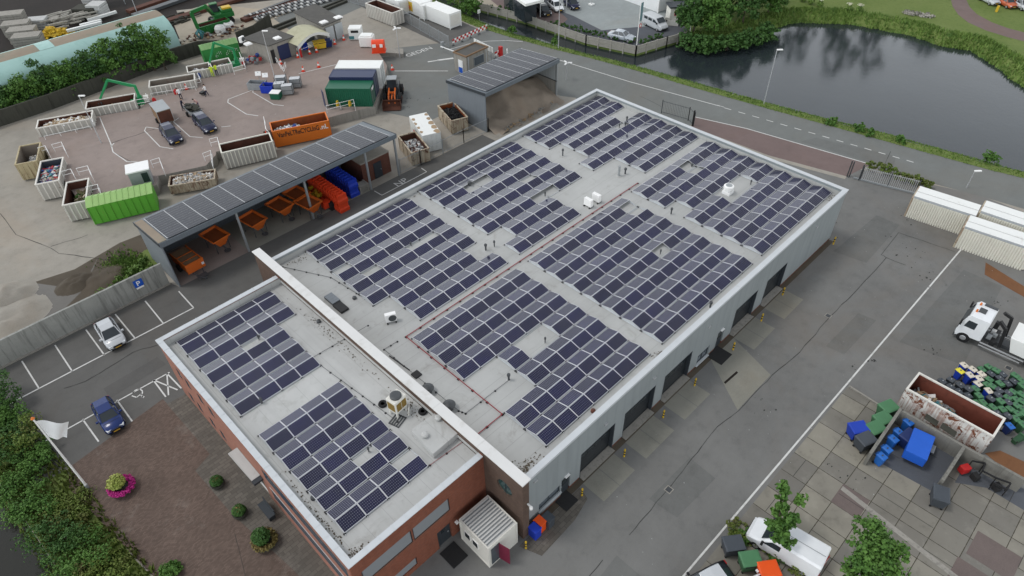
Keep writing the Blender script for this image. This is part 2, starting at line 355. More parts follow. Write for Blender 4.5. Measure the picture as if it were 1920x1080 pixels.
M['bingreen'] = mat('bin green', (.065,.18,.085), .5, .18, 2); M['bindark'] = mat('bin charcoal', (.055,.064,.076), .5, .2, 2); M['binblue'] = mat('bin blue', (.012,.045,.36), .45, .15, 2); M['bincream'] = mat('bin cream lid', (.60,.55,.46), .5, .08, 2); M['binyellow'] = mat('bin yellow lid', (.70,.62,.05), .5, .08, 2)
M['bingreen_d'] = mat('bin green body', (.026,.075,.036), .5, .2, 2); M['bindark_d'] = mat('bin charcoal body in shade', (.022,.026,.031), .5, .2, 2)  # lid colours darkened for the bodies, shade below the lids painted in
M['binlblue'] = mat('bin bright blue', (.02,.13,.46), .45, .15, 2); M['binnavy'] = mat('bin navy', (.012,.025,.10), .45, .15, 2)
M['craneg'] = mat('crane green', (.02,.24,.085), .45, .15, 2); M['deere'] = mat('excavator green', (.015,.13,.028), .45, .15, 2)
def paint(name, col, rough=.25):
    t = NT(name); m = t.done(t.mix(t.noise(1.5), sc3(col,.9), sc3(col,1.08)), rough, 0, .4); t.b.inputs['Coat Weight'].default_value = .25; t.b.inputs['Coat Roughness'].default_value = .06; return m
M['carsilver'] = paint('silver car paint', (.50,.52,.54)); M['carblue'] = paint('blue car paint', (.010,.028,.13)); M['carnavy'] = paint('navy car paint', (.010,.013,.045)); M['carwhite'] = paint('white car paint', (.76,.78,.80)); M['carblack'] = paint('black car paint', (.012,.012,.014)); M['cargrey'] = paint('pale blue grey car paint', (.40,.44,.48)); M['carorange'] = paint('orange car paint', (.5,.12,.05))
M['lampglass'] = mat('headlight', (.65,.68,.70), .15, .05, 5, spec=.8); M['taillight'] = mat('tail light', (.32,.01,.01), .25, .05, 5); M['plate'] = mat('yellow plate', (.55,.32,.03), .5, .05, 5)
M['tyre'] = mat('tyre', (.016,.016,.017), .85, .2, 6); M['rim'] = mat('wheel rim', (.42,.43,.44), .35, .15, 6, metal=.5)
M['teal'] = mat('teal sheet', (.31,.48,.45), .55, .12, .35, dirt=(.20,.35,.31), dirt_amt=(.5,.8)); M['tealtop'] = mat('weathered brown roof strip', (.25,.205,.155), .8, .25, .5, dirt=(.16,.20,.15), dirt_amt=(.5,.75))
M['sand'] = asphalt('sand', (.27,.225,.18), .45, .3)
M['tarpblue'] = mat('blue tarpaulin', (.015,.10,.50), .5, .12, 1); M['tarpdark'] = mat('darker blue tarpaulin', (.012,.045,.42), .5, .12, 1)
M['canopy'] = mat('beige canopy sheet', (.40,.39,.27), .7, .12, .8, dirt=(.26,.25,.16), dirt_amt=(.5,.8)); M['canopyw'] = mat('canopy edge', (.62,.63,.60), .6, .08, 1)
M['felt'] = mat('roof felt', (.085,.082,.076), .9, .35, .8, dirt=(.16,.15,.12)); M['wood'] = mat('weathered wood', (.33,.315,.28), .85, .25, 1.5); M['woodbrown'] = mat('brown wood', (.19,.12,.07), .85, .3, 2)
M['paintline'] = mat('road paint', (.62,.62,.60), .7, .12, 2, dirt=(.28,.28,.26), dirt_amt=(.5,.8), coord='Object'); M['joint'] = mat('dark joint', (.040,.040,.038), .9, .2, 2)
M['hivis'] = mat('high visibility yellow', (.55,.72,.03), .7, .1, 6); M['skin'] = mat('skin', (.50,.30,.21), .6, .08, 8); M['navycloth'] = mat('navy cloth', (.018,.022,.045), .9, .15, 8); M['whitecloth'] = mat('white cloth', (.66,.66,.66), .9, .1, 8); M['pinkcloth'] = mat('pink cloth', (.50,.30,.28), .9, .1, 8); M['purplecloth'] = mat('purple cloth', (.10,.07,.14), .9, .1, 8); M['hair'] = mat('dark hair', (.035,.025,.018), .8, .2, 8)
M['signblue'] = mat('sign blue', (.015,.09,.45), .4, .05, 3); M['burgundy'] = mat('burgundy door', (.16,.015,.04), .4, .1, 3); M['cabin'] = mat('cabin white', (.66,.65,.60), .5, .08, 1, dirt=(.45,.41,.33), dirt_amt=(.58,.85)); M['cabinroof'] = mat('cabin roof sheet', (.56,.565,.55), .5, .1, 1, dirt=(.30,.28,.24), dirt_amt=(.5,.8))
M['redpipe'] = mat('red pipe', (.26,.04,.045), .5, .15, 3); M['orangebin'] = mat('orange bin', (.72,.085,.012), .45, .1, 3); M['magenta'] = mat('magenta flowers', (.42,.02,.19), .7, .35, 9); M['flag'] = mat('white flag cloth', (.76,.77,.78), .8, .05, 2); M['banner'] = mat('teal banner cloth', (.12,.20,.22), .8, .2, 2)
def foliage(name, c1, c2, c3):
    t = NT(name); g = t.geo(); c = t.mix(g.outputs['Random Per Island'], c1, c2); n = t.noise(.7, 3, .6, 'World', False); c = t.mix(t.ramp(n,.42,.68), c, c3)
    m = t.done(c, .65, 0, .25); return m
M['leaf'] = foliage('leaf green', (.036,.095,.017), (.075,.165,.027), (.092,.185,.036)); M['leafdark'] = foliage('dark leaf', (.026,.072,.015), (.058,.130,.026), (.034,.090,.019)); M['leafyel'] = foliage('yellow green leaf', (.080,.135,.022), (.135,.18,.034), (.10,.10,.03)); M['reed'] = foliage('reed green', (.10,.185,.032), (.20,.29,.07), (.08,.15,.03)); M['bright'] = foliage('pale variegated leaf', (.30,.33,.07), (.45,.46,.16), (.22,.28,.05)); M['brownleaf'] = foliage('dry border leaf', (.13,.095,.03), (.19,.15,.05), (.08,.08,.02)); M['flower'] = foliage('flower petals', (.36,.012,.16), (.50,.05,.26), (.42,.02,.20)); M['cream'] = foliage('cream blossom', (.55,.55,.42), (.65,.64,.5), (.5,.52,.36))
M['trunk'] = mat('bark', (.10,.08,.06), .9, .35, 5)
def grass():
    t = NT('grass sward'); a = t.noise(.12, 5, .65, 'World', False); b = t.noise(1.6, 6, .75, 'World', False); f = t.noise(11, 3, .6, 'World', False)
    c = t.mix(t.ramp(a,.3,.7), (.115,.165,.042), (.175,.215,.070)); c = t.mix(t.math('MULTIPLY', t.ramp(b,.5,.75), .6), c, (.045,.09,.018)); c = t.mix(t.math('MULTIPLY', t.ramp(b,.42,.25), .5), c, (.19,.20,.07)); c = t.mix(t.math('MULTIPLY', t.ramp(f,.4,.7), .4), c, (.05,.10,.018))
    return t.done(c, .9, 0, .15, f, .6, .05)
M['grass'] = grass()
def water(name='pond water', col=(.016,.021,.024)):
    t = NT(name); w = t.noise(1.6, 4, .6, 'World', False, stretch=(1,1,1)); w2 = t.noise(.12, 3, .5, 'World', False)
    h = t.math('ADD', t.math('MULTIPLY', w, .35), w2); c = t.mix(w2, col, sc3(col,1.6))
    m = t.done(c, .10, 0, .5, h, .14, .12); return m
M['water'] = water(); M['ditch'] = water('ditch water', (.012,.012,.008)); M['puddle'] = mat('wet mud', (.10,.09,.075), .25, .25, .8, spec=.5)
M['coal'] = mat('black asphalt rubble', (.010,.010,.011), .8, .4, 3)
# ================================================================== SETTING
W = bpy.data.worlds.new('World'); S.world = W; W.use_nodes = True
nt = W.node_tree; bg = nt.nodes['Background']
sky = nt.nodes.new('ShaderNodeTexSky'); sky.sky_type = 'NISHITA'; sky.sun_disc = False
SUN_AZ, SUN_EL = radians(-45), radians(62)      # azimuth from +Y, clockwise
sky.sun_elevation = SUN_EL; sky.sun_rotation = SUN_AZ; sky.air_density = 1.6; sky.dust_density = .6; sky.ozone_density = 1.0
hs = nt.nodes.new('ShaderNodeHueSaturation'); hs.inputs['Saturation'].default_value = .22; hs.inputs['Value'].default_value = 1.45
nt.links.new(sky.outputs[0], hs.inputs['Color']); gtc = nt.nodes.new('ShaderNodeTexCoord'); gsp = nt.nodes.new('ShaderNodeSeparateXYZ'); gmr = nt.nodes.new('ShaderNodeMapRange'); gmx = nt.nodes.new('ShaderNodeVectorMath'); gmx.operation = 'SCALE'
nt.links.new(gtc.outputs['Generated'], gsp.inputs[0]); nt.links.new(gsp.outputs[2], gmr.inputs['Value']); gmr.interpolation_type = 'SMOOTHSTEP'     # cloud deck: dark overhead, bright towards the horizon
for k_, v_ in (('From Min',.25),('From Max',.78),('To Min',1.5),('To Max',.52)): gmr.inputs[k_].default_value = v_
nt.links.new(hs.outputs[0], gmx.inputs[0]); nt.links.new(gmr.outputs[0], gmx.inputs['Scale']); nt.links.new(gmx.outputs[0], bg.inputs['Color']); bg.inputs['Strength'].default_value = .15
sd = bpy.data.lights.new('sun', 'SUN'); sd.energy = 1.15; sd.angle = radians(14); sd.color = (1, .965, .92)
so = bpy.data.objects.new('sun', sd); COL.objects.link(so)
sv = Vector((sin(SUN_AZ)*cos(SUN_EL), cos(SUN_AZ)*cos(SUN_EL), sin(SUN_EL)))
so.rotation_euler = sv.to_track_quat('Z', 'Y').to_euler(); so.location = sv*200
S.view_settings.view_transform = 'Standard'; S.view_settings.look = 'None'; S.view_settings.exposure = 0
S.cycles.max_bounces = 6; S.cycles.use_denoising = True

def interp(tab, y):
    for (y0, x0), (y1, x1) in zip(tab, tab[1:]):
        if y0 <= y <= y1: return x0 + (x1-x0)*(y-y0)/(y1-y0)
    return tab[0][1] if y < tab[0][0] else tab[-1][1]
RX = [(-70,82),(-10.7,71.3),(-7,70.4),(3.6,68.8),(11.4,67.6),(19.5,66.4),(29.2,65),(37.9,64.1),(46.9,62.7),(53.1,61.4),(62,60),(71,59.1),(90,61),(130,66),(200,75)]
WX = [(-70,87),(-10.3,74.4),(-4.9,74.0),(1.9,73.0),(5.3,72.7),(13.4,70.9),(21.4,69.6),(31.2,68.3),(37.5,67.3),(43,66.4),(49,65),(57,64.0),(63.4,63),(75.7,63.4),(90,65.5),(130,71),(200,80)]
ys = [-70+i*2.5 for i in range(109)]
struct('ground', MB().sheet([(-900,-900),(1500,-900),(1500,1500),(-900,1500)], -1.35), M['mud'])
west = [(interp(RX,y)+.4, y) for y in ys] + [(-300,200),(-300,45),(-60,45),(-27,40),(-25.4,33),(-24.9,28),(-24.5,22),(-24.1,19),(-23.2,10),(-22,-20),(-22,-70)]
struct('yard_ground', MB().prism(west, -1.6, 0), M['sandcon'])
vm = MB()
for y0, y1 in zip(ys, ys[1:]):
    pr = []
    for y in (y0, y1):
        a, b = interp(RX,y)+.35, interp(WX,y)+.35*sin(y*1.7)+.2*sin(y*4.1); m_ = a+(b-a)*.45
        pr.append([(a,y,.03),(m_,y,.0+.05*sin(y)),(b,y,-1.0),(b+.6,y,-1.4)])
    o = len(vm.v); vm.v += pr[0]+pr[1]
    for k in range(3): vm.f.append([o+k,o+k+1,o+5+k,o+4+k]); vm.m.append(0)
struct('grass_verge', vm, M['grass'])
# water: pond, canal and the ditch by the office
struct('pond_water', MB().sheet([(60,-72),(135,-72),(135,60),(90,60),(90,205),(60,205)], -1.0), M['water'])
struct('ditch_water', MB().sheet([(-60,-70),(-21.5,-70),(-22,0),(-23,40),(-60,44)], -1.0), M['ditch'])
FAR = [(81.5,37.9),(88.3,35.2),(95.8,33.6),(99.9,31.9),(102.9,27.6),(104.8,24.8),(106.7,16.6),(105.8,11.2),(107,6.9),(104.1,2.8),(98.7,-3.1),(97,-12),(102,-30),(116,-72)]
fm = MB(); LOTE = [(67,200),(66.1,78.7),(67.9,65.9),(68,52.6),(70.1,44.1),(76.2,42.7),(80.6,41.6)]
FR = []; r_ = random.Random(3)
for a, b in zip(FAR, FAR[1:]):
    for k in range(6):
        t_ = k/6; FR.append((a[0]+(b[0]-a[0])*t_+r_.uniform(-.25,.25), a[1]+(b[1]-a[1])*t_+r_.uniform(-.25,.25)))
FR.append(FAR[-1])
def out(p, d):
    v = Vector((p[0]-84, p[1]-10)); v.normalize(); return (p[0]+v.x*d, p[1]+v.y*d)
TOP = [out(p, 1.6) for p in FR]
struct('park_ground', MB().prism(LOTE + [(82,40)] + TOP + [(500,-72),(500,500),(67,500)], -1.6, 0), M['grass'])
for i in range(len(FR)-1):
    fm.add([(*TOP[i],.01),(*TOP[i+1],.01),(*FR[i+1],-1.02),(*FR[i],-1.02)], [(0,1,2,3)])
struct('pond_bank', fm, M['grass'])
def area(name, pts, z, m, px=False): return struct(name, MB().sheet([G2(*p) for p in pts] if px else pts, z), M[m])
# asphalt and paving sheets
area('parking_lot', [(-23.4,28.9),(-10.8,28.9),(-10.8,32.0),(46,32.0),(46,42.4),(22,42.9),(-5.6,42.9),(-5.9,43.9),(-23.4,44.5)], .004, 'lot')
area('yard_asphalt', [(-22,-70),(62,-70),(64.6,-8),(61,3),(58.5,8),(57,20),(46,27),(44,.3),(-22,5)], .004, 'asphalt')
rd = [(interp(RX,y)+.5, y) for y in [-70,-40,-10.7,-7,3.6,11.4,19.5,29.2,37.9,46.9,53.1,62,67.5]]
area('road', rd + [(52,68.5),(44,73.5),(41.5,79),(41.5,90),(52,92),(52,101),(38,99),(36,83),(40.2,77),(38.2,66),(34,61.5),(30.5,57),(33,50.5),(50.5,50.5),(50.5,42),(47,42),(47,24),(57.6,24.5),(60.6,12),(62,3),(64.4,-8),(74,-70)], .008, 'road')
area('cycle_path', [(1302,219),(1400,241),(1500,270),(1632,308),(1588,331),(1440,291),(1340,254),(1296,238)], .012, 'cycle', True)
area('path_edge_strip', [(1296,238),(1340,254),(1440,291),(1588,331),(1584,336),(1436,296),(1330,257)], .012, 'sandcon', True)
area('container_yard', [(50.7,68.5),(59.0,68.0),(60.6,90),(64,120),(52.3,120),(52,95)], .012, 'lot')
area('forecourt', [(-12.9,30.2),(-20.9,28.9),(-21.6,27),(-20.3,18),(-19.0,9),(-18,-4),(-12,-4),(-12.9,9),(-14.0,16.3),(-14.2,21.6),(-12.7,22.2)], .012, 'clinker')
area('pavement', [(-11.25,29.3),(-12.9,29.4),(-12.7,22.2),(-14.2,21.6),(-14.0,16.3),(-13.1,9.5),(-12,-4),(-11.25,3)], .016, 'paveside')
area('concrete_slab_yard', [(4,-10.05),(27.9,-10.05),(27.9,-14.2),(26.5,-15),(26.5,-70),(-2,-70)], .012, 'slab')
area('brown_slab', [(16.95,-13.93),(18.95,-13.93),(18.95,-15.93),(16.95,-15.93)], .016, 'slabbrown')
for k, (x, y) in enumerate(((16.9,-21.9),(14.6,-22.6))):
    area('brown_slab', [(x,y),(x+2.1,y),(x+2.1,y-2.2),(x,y-2.2)], .016, 'slabbrown')
area('drain_channel', [(18.35,-14),(18.75,-14),(17.0,-27),(16.6,-27)], .020, 'conc')
area('brown_slab', [(19.6,-22.2),(21.9,-22.2),(21.9,-25),(19.6,-25)], .016, 'slabbrown'); area('grey_slab', [(12.9,-24.6),(14.9,-24.9),(14.6,-27.3),(12.7,-27)], .018, 'bluegrey')
area('rust_stained_floor', [(1846,850),(1875,845),(1925,868),(1925,905),(1890,885)], .020, 'rustfloor', True)
area('rust_stained_floor', [(1848,492),(1925,540),(1925,560),(1846,515)], .012, 'rustfloor', True)
area('concrete_patch', [(22.79,.0),(26.38,.1),(24.67,-4.82),(19.47,-4.8)], .012, 'patchcon')
area('drain_slot', [(1357,717),(1381,696),(1384,699),(1360,720)], .018, 'shadesoil', True)
for x in (5.6, 10.65, 15.75, 26.3, 31.6):
    for k in range(2):
        area('door_apron_slab', [(x+k*1.85,.1),(x+k*1.85+1.8,.1),(x+k*1.85+1.75,-2.3),(x+k*1.85-.05,-2.3)], .012, 'patchcon')
area('kerb_strip', [(45.5,-.25),(45.5,.3),(0,.3),(0,-.25)], .016, 'mud')
# recycling platform with retaining walls and its ramp
PL = [(-5.7,82.2),(-6.9,70.5),(-7.4,61.0),(-1.2,60.6),(.3,60.2),(1.2,61.9),(6.2,59.9),(8.2,61.3),(8.6,62.0),(14.3,59.9),(15.2,62.2),(22.0,59.3),(24.2,58.8),(29.3,57.2),(33.9,61.4),(38.2,66.2),(40.0,70.5),(41.4,80.8),(33,80.5),(27,83.6),(25,85),(22.5,80.9),(15.6,83.2),(15.2,80.3),(9.6,82.7),(6.7,80.3),(.9,82.9),(.5,79.7)]
area('recycling_apron', [(-12,57),(-2,53),(10,56),(24,54.5),(27,57.5),(15,62),(-7,62),(-8,82),(2,85),(22,87),(20,91.5),(-10,90),(-20,80),(-20,66)], .004, 'sandcon')
pm = MB().prism(PL, -.2, 1.3, 0, 1); struct('recycling_platform', pm, [M['conc'], M['brickred']])
area('ramp', [(38.2,66.2),(40.0,70.5),(40.6,76),(41.3,76),(44,70)], .016, 'road')
# scrap yard, mud, plants zone
area('scrap_yard_soil', [(-30,100),(-8,97),(20,99),(24,103),(28,116),(60,97),(75,118),(40,180),(-30,200)], .004, 'shadesoil')
area('scrap_yard_sand', [(21,98),(24,94),(36,91),(52,92),(54,97),(46,100),(38,106),(34,115),(26,114)], .006, 'gravel')
area('mud_strip', [(0,585),(30,540),(140,505),(225,455),(290,430),(300,480),(150,590),(0,650)], .008, 'mud', True)
area('puddle', [(32,545),(60,530),(130,540),(165,520),(185,480),(160,540),(110,590),(60,610),(28,615)], .012, 'puddle', True)
area('weedy_strip', [(165,560),(235,505),(270,470),(292,462),(300,500),(240,530),(190,552)], .012, 'grass', True)
area('sandy_floor', [(35.5,42.2),(36.2,50),(50,50),(50.4,42.6),(51.5,40.5),(47,34),(45.8,32.4),(36,32.4)], .014, 'sandcon')
area('showroom_lot', [(67.6,120),(66.6,78.7),(68.2,66),(68.4,52.6),(70.4,44.6),(76.2,43.2),(82,42.6),(88,50),(110,80),(90,120)], .004, 'bluegrey')
area('showroom_concrete', [(72.6,53.2),(74.2,60.8),(74.5,66),(82,75),(100,62),(86,46),(82.5,46.2)], .008, 'lotpale')
area('showroom_gravel', [(66.9,120),(66.4,79),(67.8,72),(70.2,66.5),(71,72),(70,90),(75,120)], .008, 'gravel')
area('showroom_path', [(67.8,71.5),(69.3,59.5),(72.5,60.6),(74.2,64.5),(71.5,76),(71,80)], .012, 'cycle')
pc = [(1783,0),(1786,12),(1797,28),(1815,42),(1848,57),(1890,70),(1925,79),(1925,62),(1890,53),(1860,42),(1832,27),(1818,13),(1812,0),(1812,-25),(1783,-25)]
area('park_path', pc, .012, 'cycle', True)
area('car_park', [(1822,-2),(1925,16),(1960,-40),(1830,-40)], .012, 'lot', True)
# painted markings
pmk = MB()
def line(a, b, w=.12, z=.024, px=True):
    A = G(*a, z) if px else Vector((*a, z)); B = G(*b, z) if px else Vector((*b, z)); A.z = B.z = z
    d = (B-A).normalized(); n = Vector((-d.y, d.x, 0))*w/2; pmk.add([A-n, B-n, B+n, A+n], [(0,1,2,3)])
line((1806,463),(1280,1082),.14)
line((18,757),(363,577),.14); line((335,546),(363,577),.12)
for a, b in (((272,564),(306,606)),((216,589),(253,634)),((161,618),(196,666)),((103,647),(136,697)),((41,677),(73,728))): line(a, b, .12)
line((85,827),(318,698),.13)
for a, b in (((313,700),(340,728)),((287,712),(311,744)),((219,750),(248,790)),((155,786),(185,828))): line(a, b, .12)
line((287,712),(333,731),.12); line((313,700),(316,741),.12)
line((1047,112),(1180,153),.14); line((1180,153),(1350,199),.14); line((1302,219),(1400,241),.14); line((1400,241),(1500,270),.14); line((1500,270),(1632,308),.14)
for k in range(14):
    x = 1358+k*26.3; y = 202+(x-1358)*.288; line((x,y),(x+13,y+3.8),.13)
line((1345,197),(1358,201),.1)
ap = [(845,92),(880,82),(915,77),(950,76),(980,78)]
for a, b in zip(ap, ap[1:]): line(a, b, .13)
line((740,133),(840,133),.16); line((850,109),(820,113),.45); line((822,113),(802,116),.3)
line((702,358),(716,366),.1); line((716,366),(800,322),.1); line((800,322),(790,315),.1)
ob = struct('painted_marking', pmk, M['paintline'])
pmk = MB()
def curve(pts, w=.12, z=1.312):
    for a, b in zip(pts, pts[1:]): line(a, b, w, z)
curve([(187,220),(208,270),(212,285),(238,303),(260,304)]); curve([(214,268),(208,275)]); curve([(310,243),(274,238),(271,245),(300,275),(325,279)]); curve([(335,221),(325,228),(356,256),(380,258)]); curve([(415,238),(432,236)])
curve([(475,168),(428,186),(427,192),(462,214),(484,217)]); curve([(475,165),(474,173),(513,196),(532,198)]); line((560,138),(630,121),.13,1.312)
struct('painted_marking', pmk, M['paintline'])
def ground_text(txt, px, py, size, rz, z=.024, name='painted_lettering'):
    c = bpy.data.curves.new(name, 'FONT'); c.body = txt; c.size = size; c.align_x = 'CENTER'; c.align_y = 'CENTER'
    o = bpy.data.objects.new('tmp', c); COL.objects.link(o); dg = bpy.context.evaluated_depsgraph_get(); dg.update()
    me = bpy.data.meshes.new_from_object(o.evaluated_get(dg)); bpy.data.objects.remove(o)
    me.materials.clear(); me.materials.append(M['paintline']); q = bpy.data.objects.new(name, me); COL.objects.link(q)
    v = G(px, py, z); q.location = (v.x, v.y, z); q.rotation_euler = (0,0,rz); q['kind'] = 'structure'; return q
ground_text('NP', 752, 342, 1.35, radians(0)); ground_text('GEDEN', 786, 97, 1.5, radians(-5))
# wheelchair symbol, joints and cracks in the asphalt
pmk = MB(); cs = [(248,738),(254,731),(262,729),(267,733),(267,738),(262,742)]
curve(cs, .1, .024); curve([(247,742),(256,745),(264,739),(268,745)], .1, .024); line((266,743),(270,745),.16)
struct('wheelchair_marking', pmk, M['paintline'])
pmk = MB(); r_ = random.Random(5)
def crack(pts, w=.042, z=.022, j=1.0):
    for (a, b) in zip(pts, pts[1:]):
        n = max(2, int(hypot(b[0]-a[0], b[1]-a[1])/14)); p0 = a
        for i in range(1, n+1):
            q = (a[0]+(b[0]-a[0])*i/n + (r_.uniform(-j,j) if i < n else 0), a[1]+(b[1]-a[1])*i/n + (r_.uniform(-j,j) if i < n else 0)); line(p0, q, w*r_.uniform(.6,1.3), z); p0 = q
crack([(1610,540),(1558,592),(1500,660),(1448,703),(1385,770),(1345,800),(1250,920),(1180,1003)]); crack([(1652,478),(1660,482),(1698,497)]); crack([(1652,478),(1685,436),(1790,472)]); crack([(1662,483),(1610,540)])
crack([(300,645),(250,660),(160,715),(120,728)],.05); crack([(460,1080),(440,1000)],.03)
crack([(0,400),(30,440),(95,550-85),(110,485-10),(200,487),(265,480)],.06); crack([(95,462),(165,440)],.05); crack([(1105,1080),(1130,1050)],.05)
crack([(1200,180),(1240,200)],.05); crack([(1670,284),(1658,310)],.05); crack([(210,268),(300,238)],.08,1.311); crack([(212,285),(250,305)],.06,1.311)
r_ = random.Random(15)
for ix in range(2, 14):
    for iy in range(5, 14):
        x, y = -1.05+2*ix, -2*iy
        if r_.random() < .3 and x > 5 and y > -26: 
            if r_.random() < .5: line((x+1,y-.05),(x+1,y-1.95),.035,.0225,False)
            else: line((x+.05,y-1),(x+1.95,y-1),.035,.0225,False)
struct('asphalt_joint', pmk, M['joint'])
# repaired patches and tyre darkened lanes in the yard
for pts_, m_ in (([(31,-6.6),(37,-6.8),(37.2,-8.4),(31.2,-8.2)],'asphalt2'),([(8,-4.5),(13,-4.6),(12.8,-7),(8.2,-6.8)],'asphalt2'),([(44,-1),(53,-1.5),(53,-4),(44.5,-4.2)],'asphalt2'),([(36,-11),(50,-11.5),(50,-15),(37,-16)],'asphalt2'),([(-4,-6),(3,-5.5),(3,-8.5),(-4,-9)],'asphalt2'),([(26,36),(34,36.4),(34,38),(26,37.8)],'lot2'),([(-16,33.5),(-11,33.8),(-11.2,35.2),(-16,35)],'lot2'),([(47,27),(50,26),(52,38),(48.6,39)],'asphalt2'),([(61.8,12),(64,11),(66.4,2),(63.4,1)],'road2')): area('asphalt_patch', pts_, .0135, m_)
lm = MB()
for _ in range(90):
    x, y = r_.uniform(-4,58), r_.uniform(-16,-1.5); q = r_.uniform(.012,.035); lm.sheet([(x-q,y-q),(x+q,y-q*.6),(x+q*.7,y+q),(x-q,y+q*.5)], .03)
for _ in range(60):
    x, y = r_.uniform(-5,36), r_.uniform(62,80); q = r_.uniform(.02,.06); lm.sheet([(x-q,y-q),(x+q,y-q*.6),(x+q*.7,y+q),(x-q,y+q*.5)], 1.33)
tag(lm.build('litter', M['roofoff']), 'pale specks of litter scattered over yard and platform', 'litter', kind='stuff')
# manholes and gullies set in the asphalt
for px, py in ((1553,592),(1254,918),(1891,690)):
    v = G(px, py, .02); struct('manhole_cover', MB().cbox((v.x,v.y,.022),(.55,.55,.01),0).cbox((v.x,v.y,.03),(.4,.4,.01),1), [M['conc'], M['darksteel']])
# oil stains
sm = MB(); r_ = random.Random(11)
for px, py, n, sp in ((1700,470,14,2.2),(1560,430,10,2.0),(1750,520,12,1.5),(1420,760,6,1.5),(400,215,10,2.5),(700,250,10,2),(780,190,10,2),(1845,642,16,1.0),(1745,655,8,.9),(1640,678,6,.5),(1608,690,4,.5),(1690,410,9,1.5),(1860,560,8,1.2),(1555,870,4,.3),(1600,900,8,1.4)):
    c = G(px, py, 0)
    for _ in range(int(n*1.2)):
        x, y, q = c.x+r_.gauss(0,sp*.5), c.y+r_.gauss(0,sp*.5), r_.uniform(.03,.13); a0 = r_.random()*6
        sm.sheet([(x+q*r_.uniform(.6,1.2)*cos(a0+k), y+q*.6*r_.uniform(.6,1.2)*sin(a0+k)) for k in (0,.9,1.8,2.7,3.6,4.5,5.4)], .026+r_.random()*.002)
struct('oil_stain', sm, M['joint'])
# verge and bank grasses (uncountable)
gm = MB(); r_ = random.Random(21); pts = []
for _ in range(9000):
    y = r_.uniform(-16,90); a, b = interp(RX,y)+.2, interp(WX,y); t_ = r_.random()**.8; pts.append((a+(b-a)*t_, y, .02 if t_ < .5 else .02-(t_-.5)*2))
gm.blades(pts, .22, .07, r_); tag(gm.build('verge_grass', M['reed']), 'long green grass along the water side of the road', 'grass', kind='stuff')
gm = MB(); pts = []
for i in range(len(FR)-1):
    for _ in range(110):
        t_ = r_.random(); u = r_.random(); x = FR[i][0]+(FR[i+1][0]-FR[i][0])*t_; y = FR[i][1]+(FR[i+1][1]-FR[i][1])*t_; o_ = out((x,y), u*4.5-.3); pts.append((o_[0], o_[1], -1+min(1,max(0,(u*4.5-.3)/1.6))))
gm.blades(pts, .5, .12, r_); tag(gm.build('pond_reeds', M['reed']), 'tall reeds and grass along the far bank of the pond', 'reeds', kind='stuff')
gm = MB(); pts = []
for _ in range(2600):
    a = r_.random(); p_ = (240+r_.gauss(0,20), 507+r_.gauss(0,14)); v = G(*p_, 0)
    if v.y > 44.3 and v.x < -5.9: pts.append((v.x, v.y, .02))
gm.blades(pts, .32, .10, r_); gm.clumps([(-9.4,47.2,.3,1.8,1.3,.4),(-8.2,46.2,.3,2.3,1.7,.5),(-10.8,45.4,.3,2,.9,.4),(-7.2,48.5,.3,1.2,1.6,.5)], 2600, .2, r_, 0, .35); tag(gm.build('weeds', M['reed']), 'green weeds growing behind the stained concrete wall', 'weeds', kind='stuff')
gm = MB(); pts = []
for y in [i*.9 for i in range(36)]:
    for _ in range(110):
        yy = y+r_.random(); xe = -20.9+(28.7-yy)*.095; x0 = -25.3+(33-yy)*.07; x = r_.uniform(x0-.6, xe)
        pts.append((x, yy, .0 if x > x0+.3 else -.5))
gm.blades(pts, .55, .10, r_); tag(gm.build('ditch_grass', M['leafyel']), 'rough yellow green grass between the ditch and the forecourt', 'grass', kind='stuff')
struct('ditch_bank', MB().sheet([(-21.2,29),(-20.4,18),(-19.1,9),(-18.2,-4),(-22.5,-4),(-23.2,10),(-24.3,20),(-25.2,32.5),(-23.5,40)], .003), M['grass'])
# ================================================================== HALL AND OFFICE
def wall_x(mb, x0, x1, y0, y1, z0, z1, holes, mi=0):
    """wall along x with rectangular holes (xa,xb,za,zb)"""
    xs = sorted(set([x0, x1] + [h[0] for h in holes] + [h[1] for h in holes]))
    for a, b in zip(xs, xs[1:]):
        hs_ = sorted([h for h in holes if h[0] <= a+1e-6 and h[1] >= b-1e-6], key=lambda h: h[2]); z = z0
        for h in hs_:
            if h[2] > z+1e-4: mb.box(a, b, y0, y1, z, h[2], mi)
            z = h[3]
        if z < z1-1e-4: mb.box(a, b, y0, y1, z, z1, mi)
def wall_y(mb, y0, y1, x0, x1, z0, z1, holes, mi=0):
    k = len(mb.v); wall_x(mb, y0, y1, -x1, -x0, z0, z1, holes, mi)
    for i in range(k, len(mb.v)): x, y, z = mb.v[i]; mb.v[i] = (-y, x, z)
HX, HY0, HY1, ZR, ZP = 45.45, .2, 32.15, 5.5, 6.2
hall = T('warehouse_hall', 'large grey clad hall with a flat roof and a row of dark garage doors', 'hall')
DO = [(5.7,9.6),(10.75,14.65),(15.85,19.7),(26.3,30.0),(31.6,35.3)]
holes = [(a,b,.0,3.15) for a, b in DO] + [(1.3,3.55,.85,1.75),(3.65,4.6,0,2.1),(20.9,22.7,.2,1.5),(23.8,24.9,0,2.1)]
w = MB(); wall_x(w, .0, HX, HY0, HY0+.3, .3, ZP, [(a,b,max(c,.3),d) for a,b,c,d in holes])
w.build('facade_wall', M['cladx'], hall)
w = MB(); wall_x(w, .0, HX-.02, HY0+.03, HY0+.28, 0, .3, [(a,b,0,.3) for a,b,c,d in holes if c < .3]); w.build('brick_plinth', M['brickroom'], hall)
w = MB().box(HX-.3, HX, HY0+.302, HY1, 0, ZP).build('end_wall', M['clady'], hall)
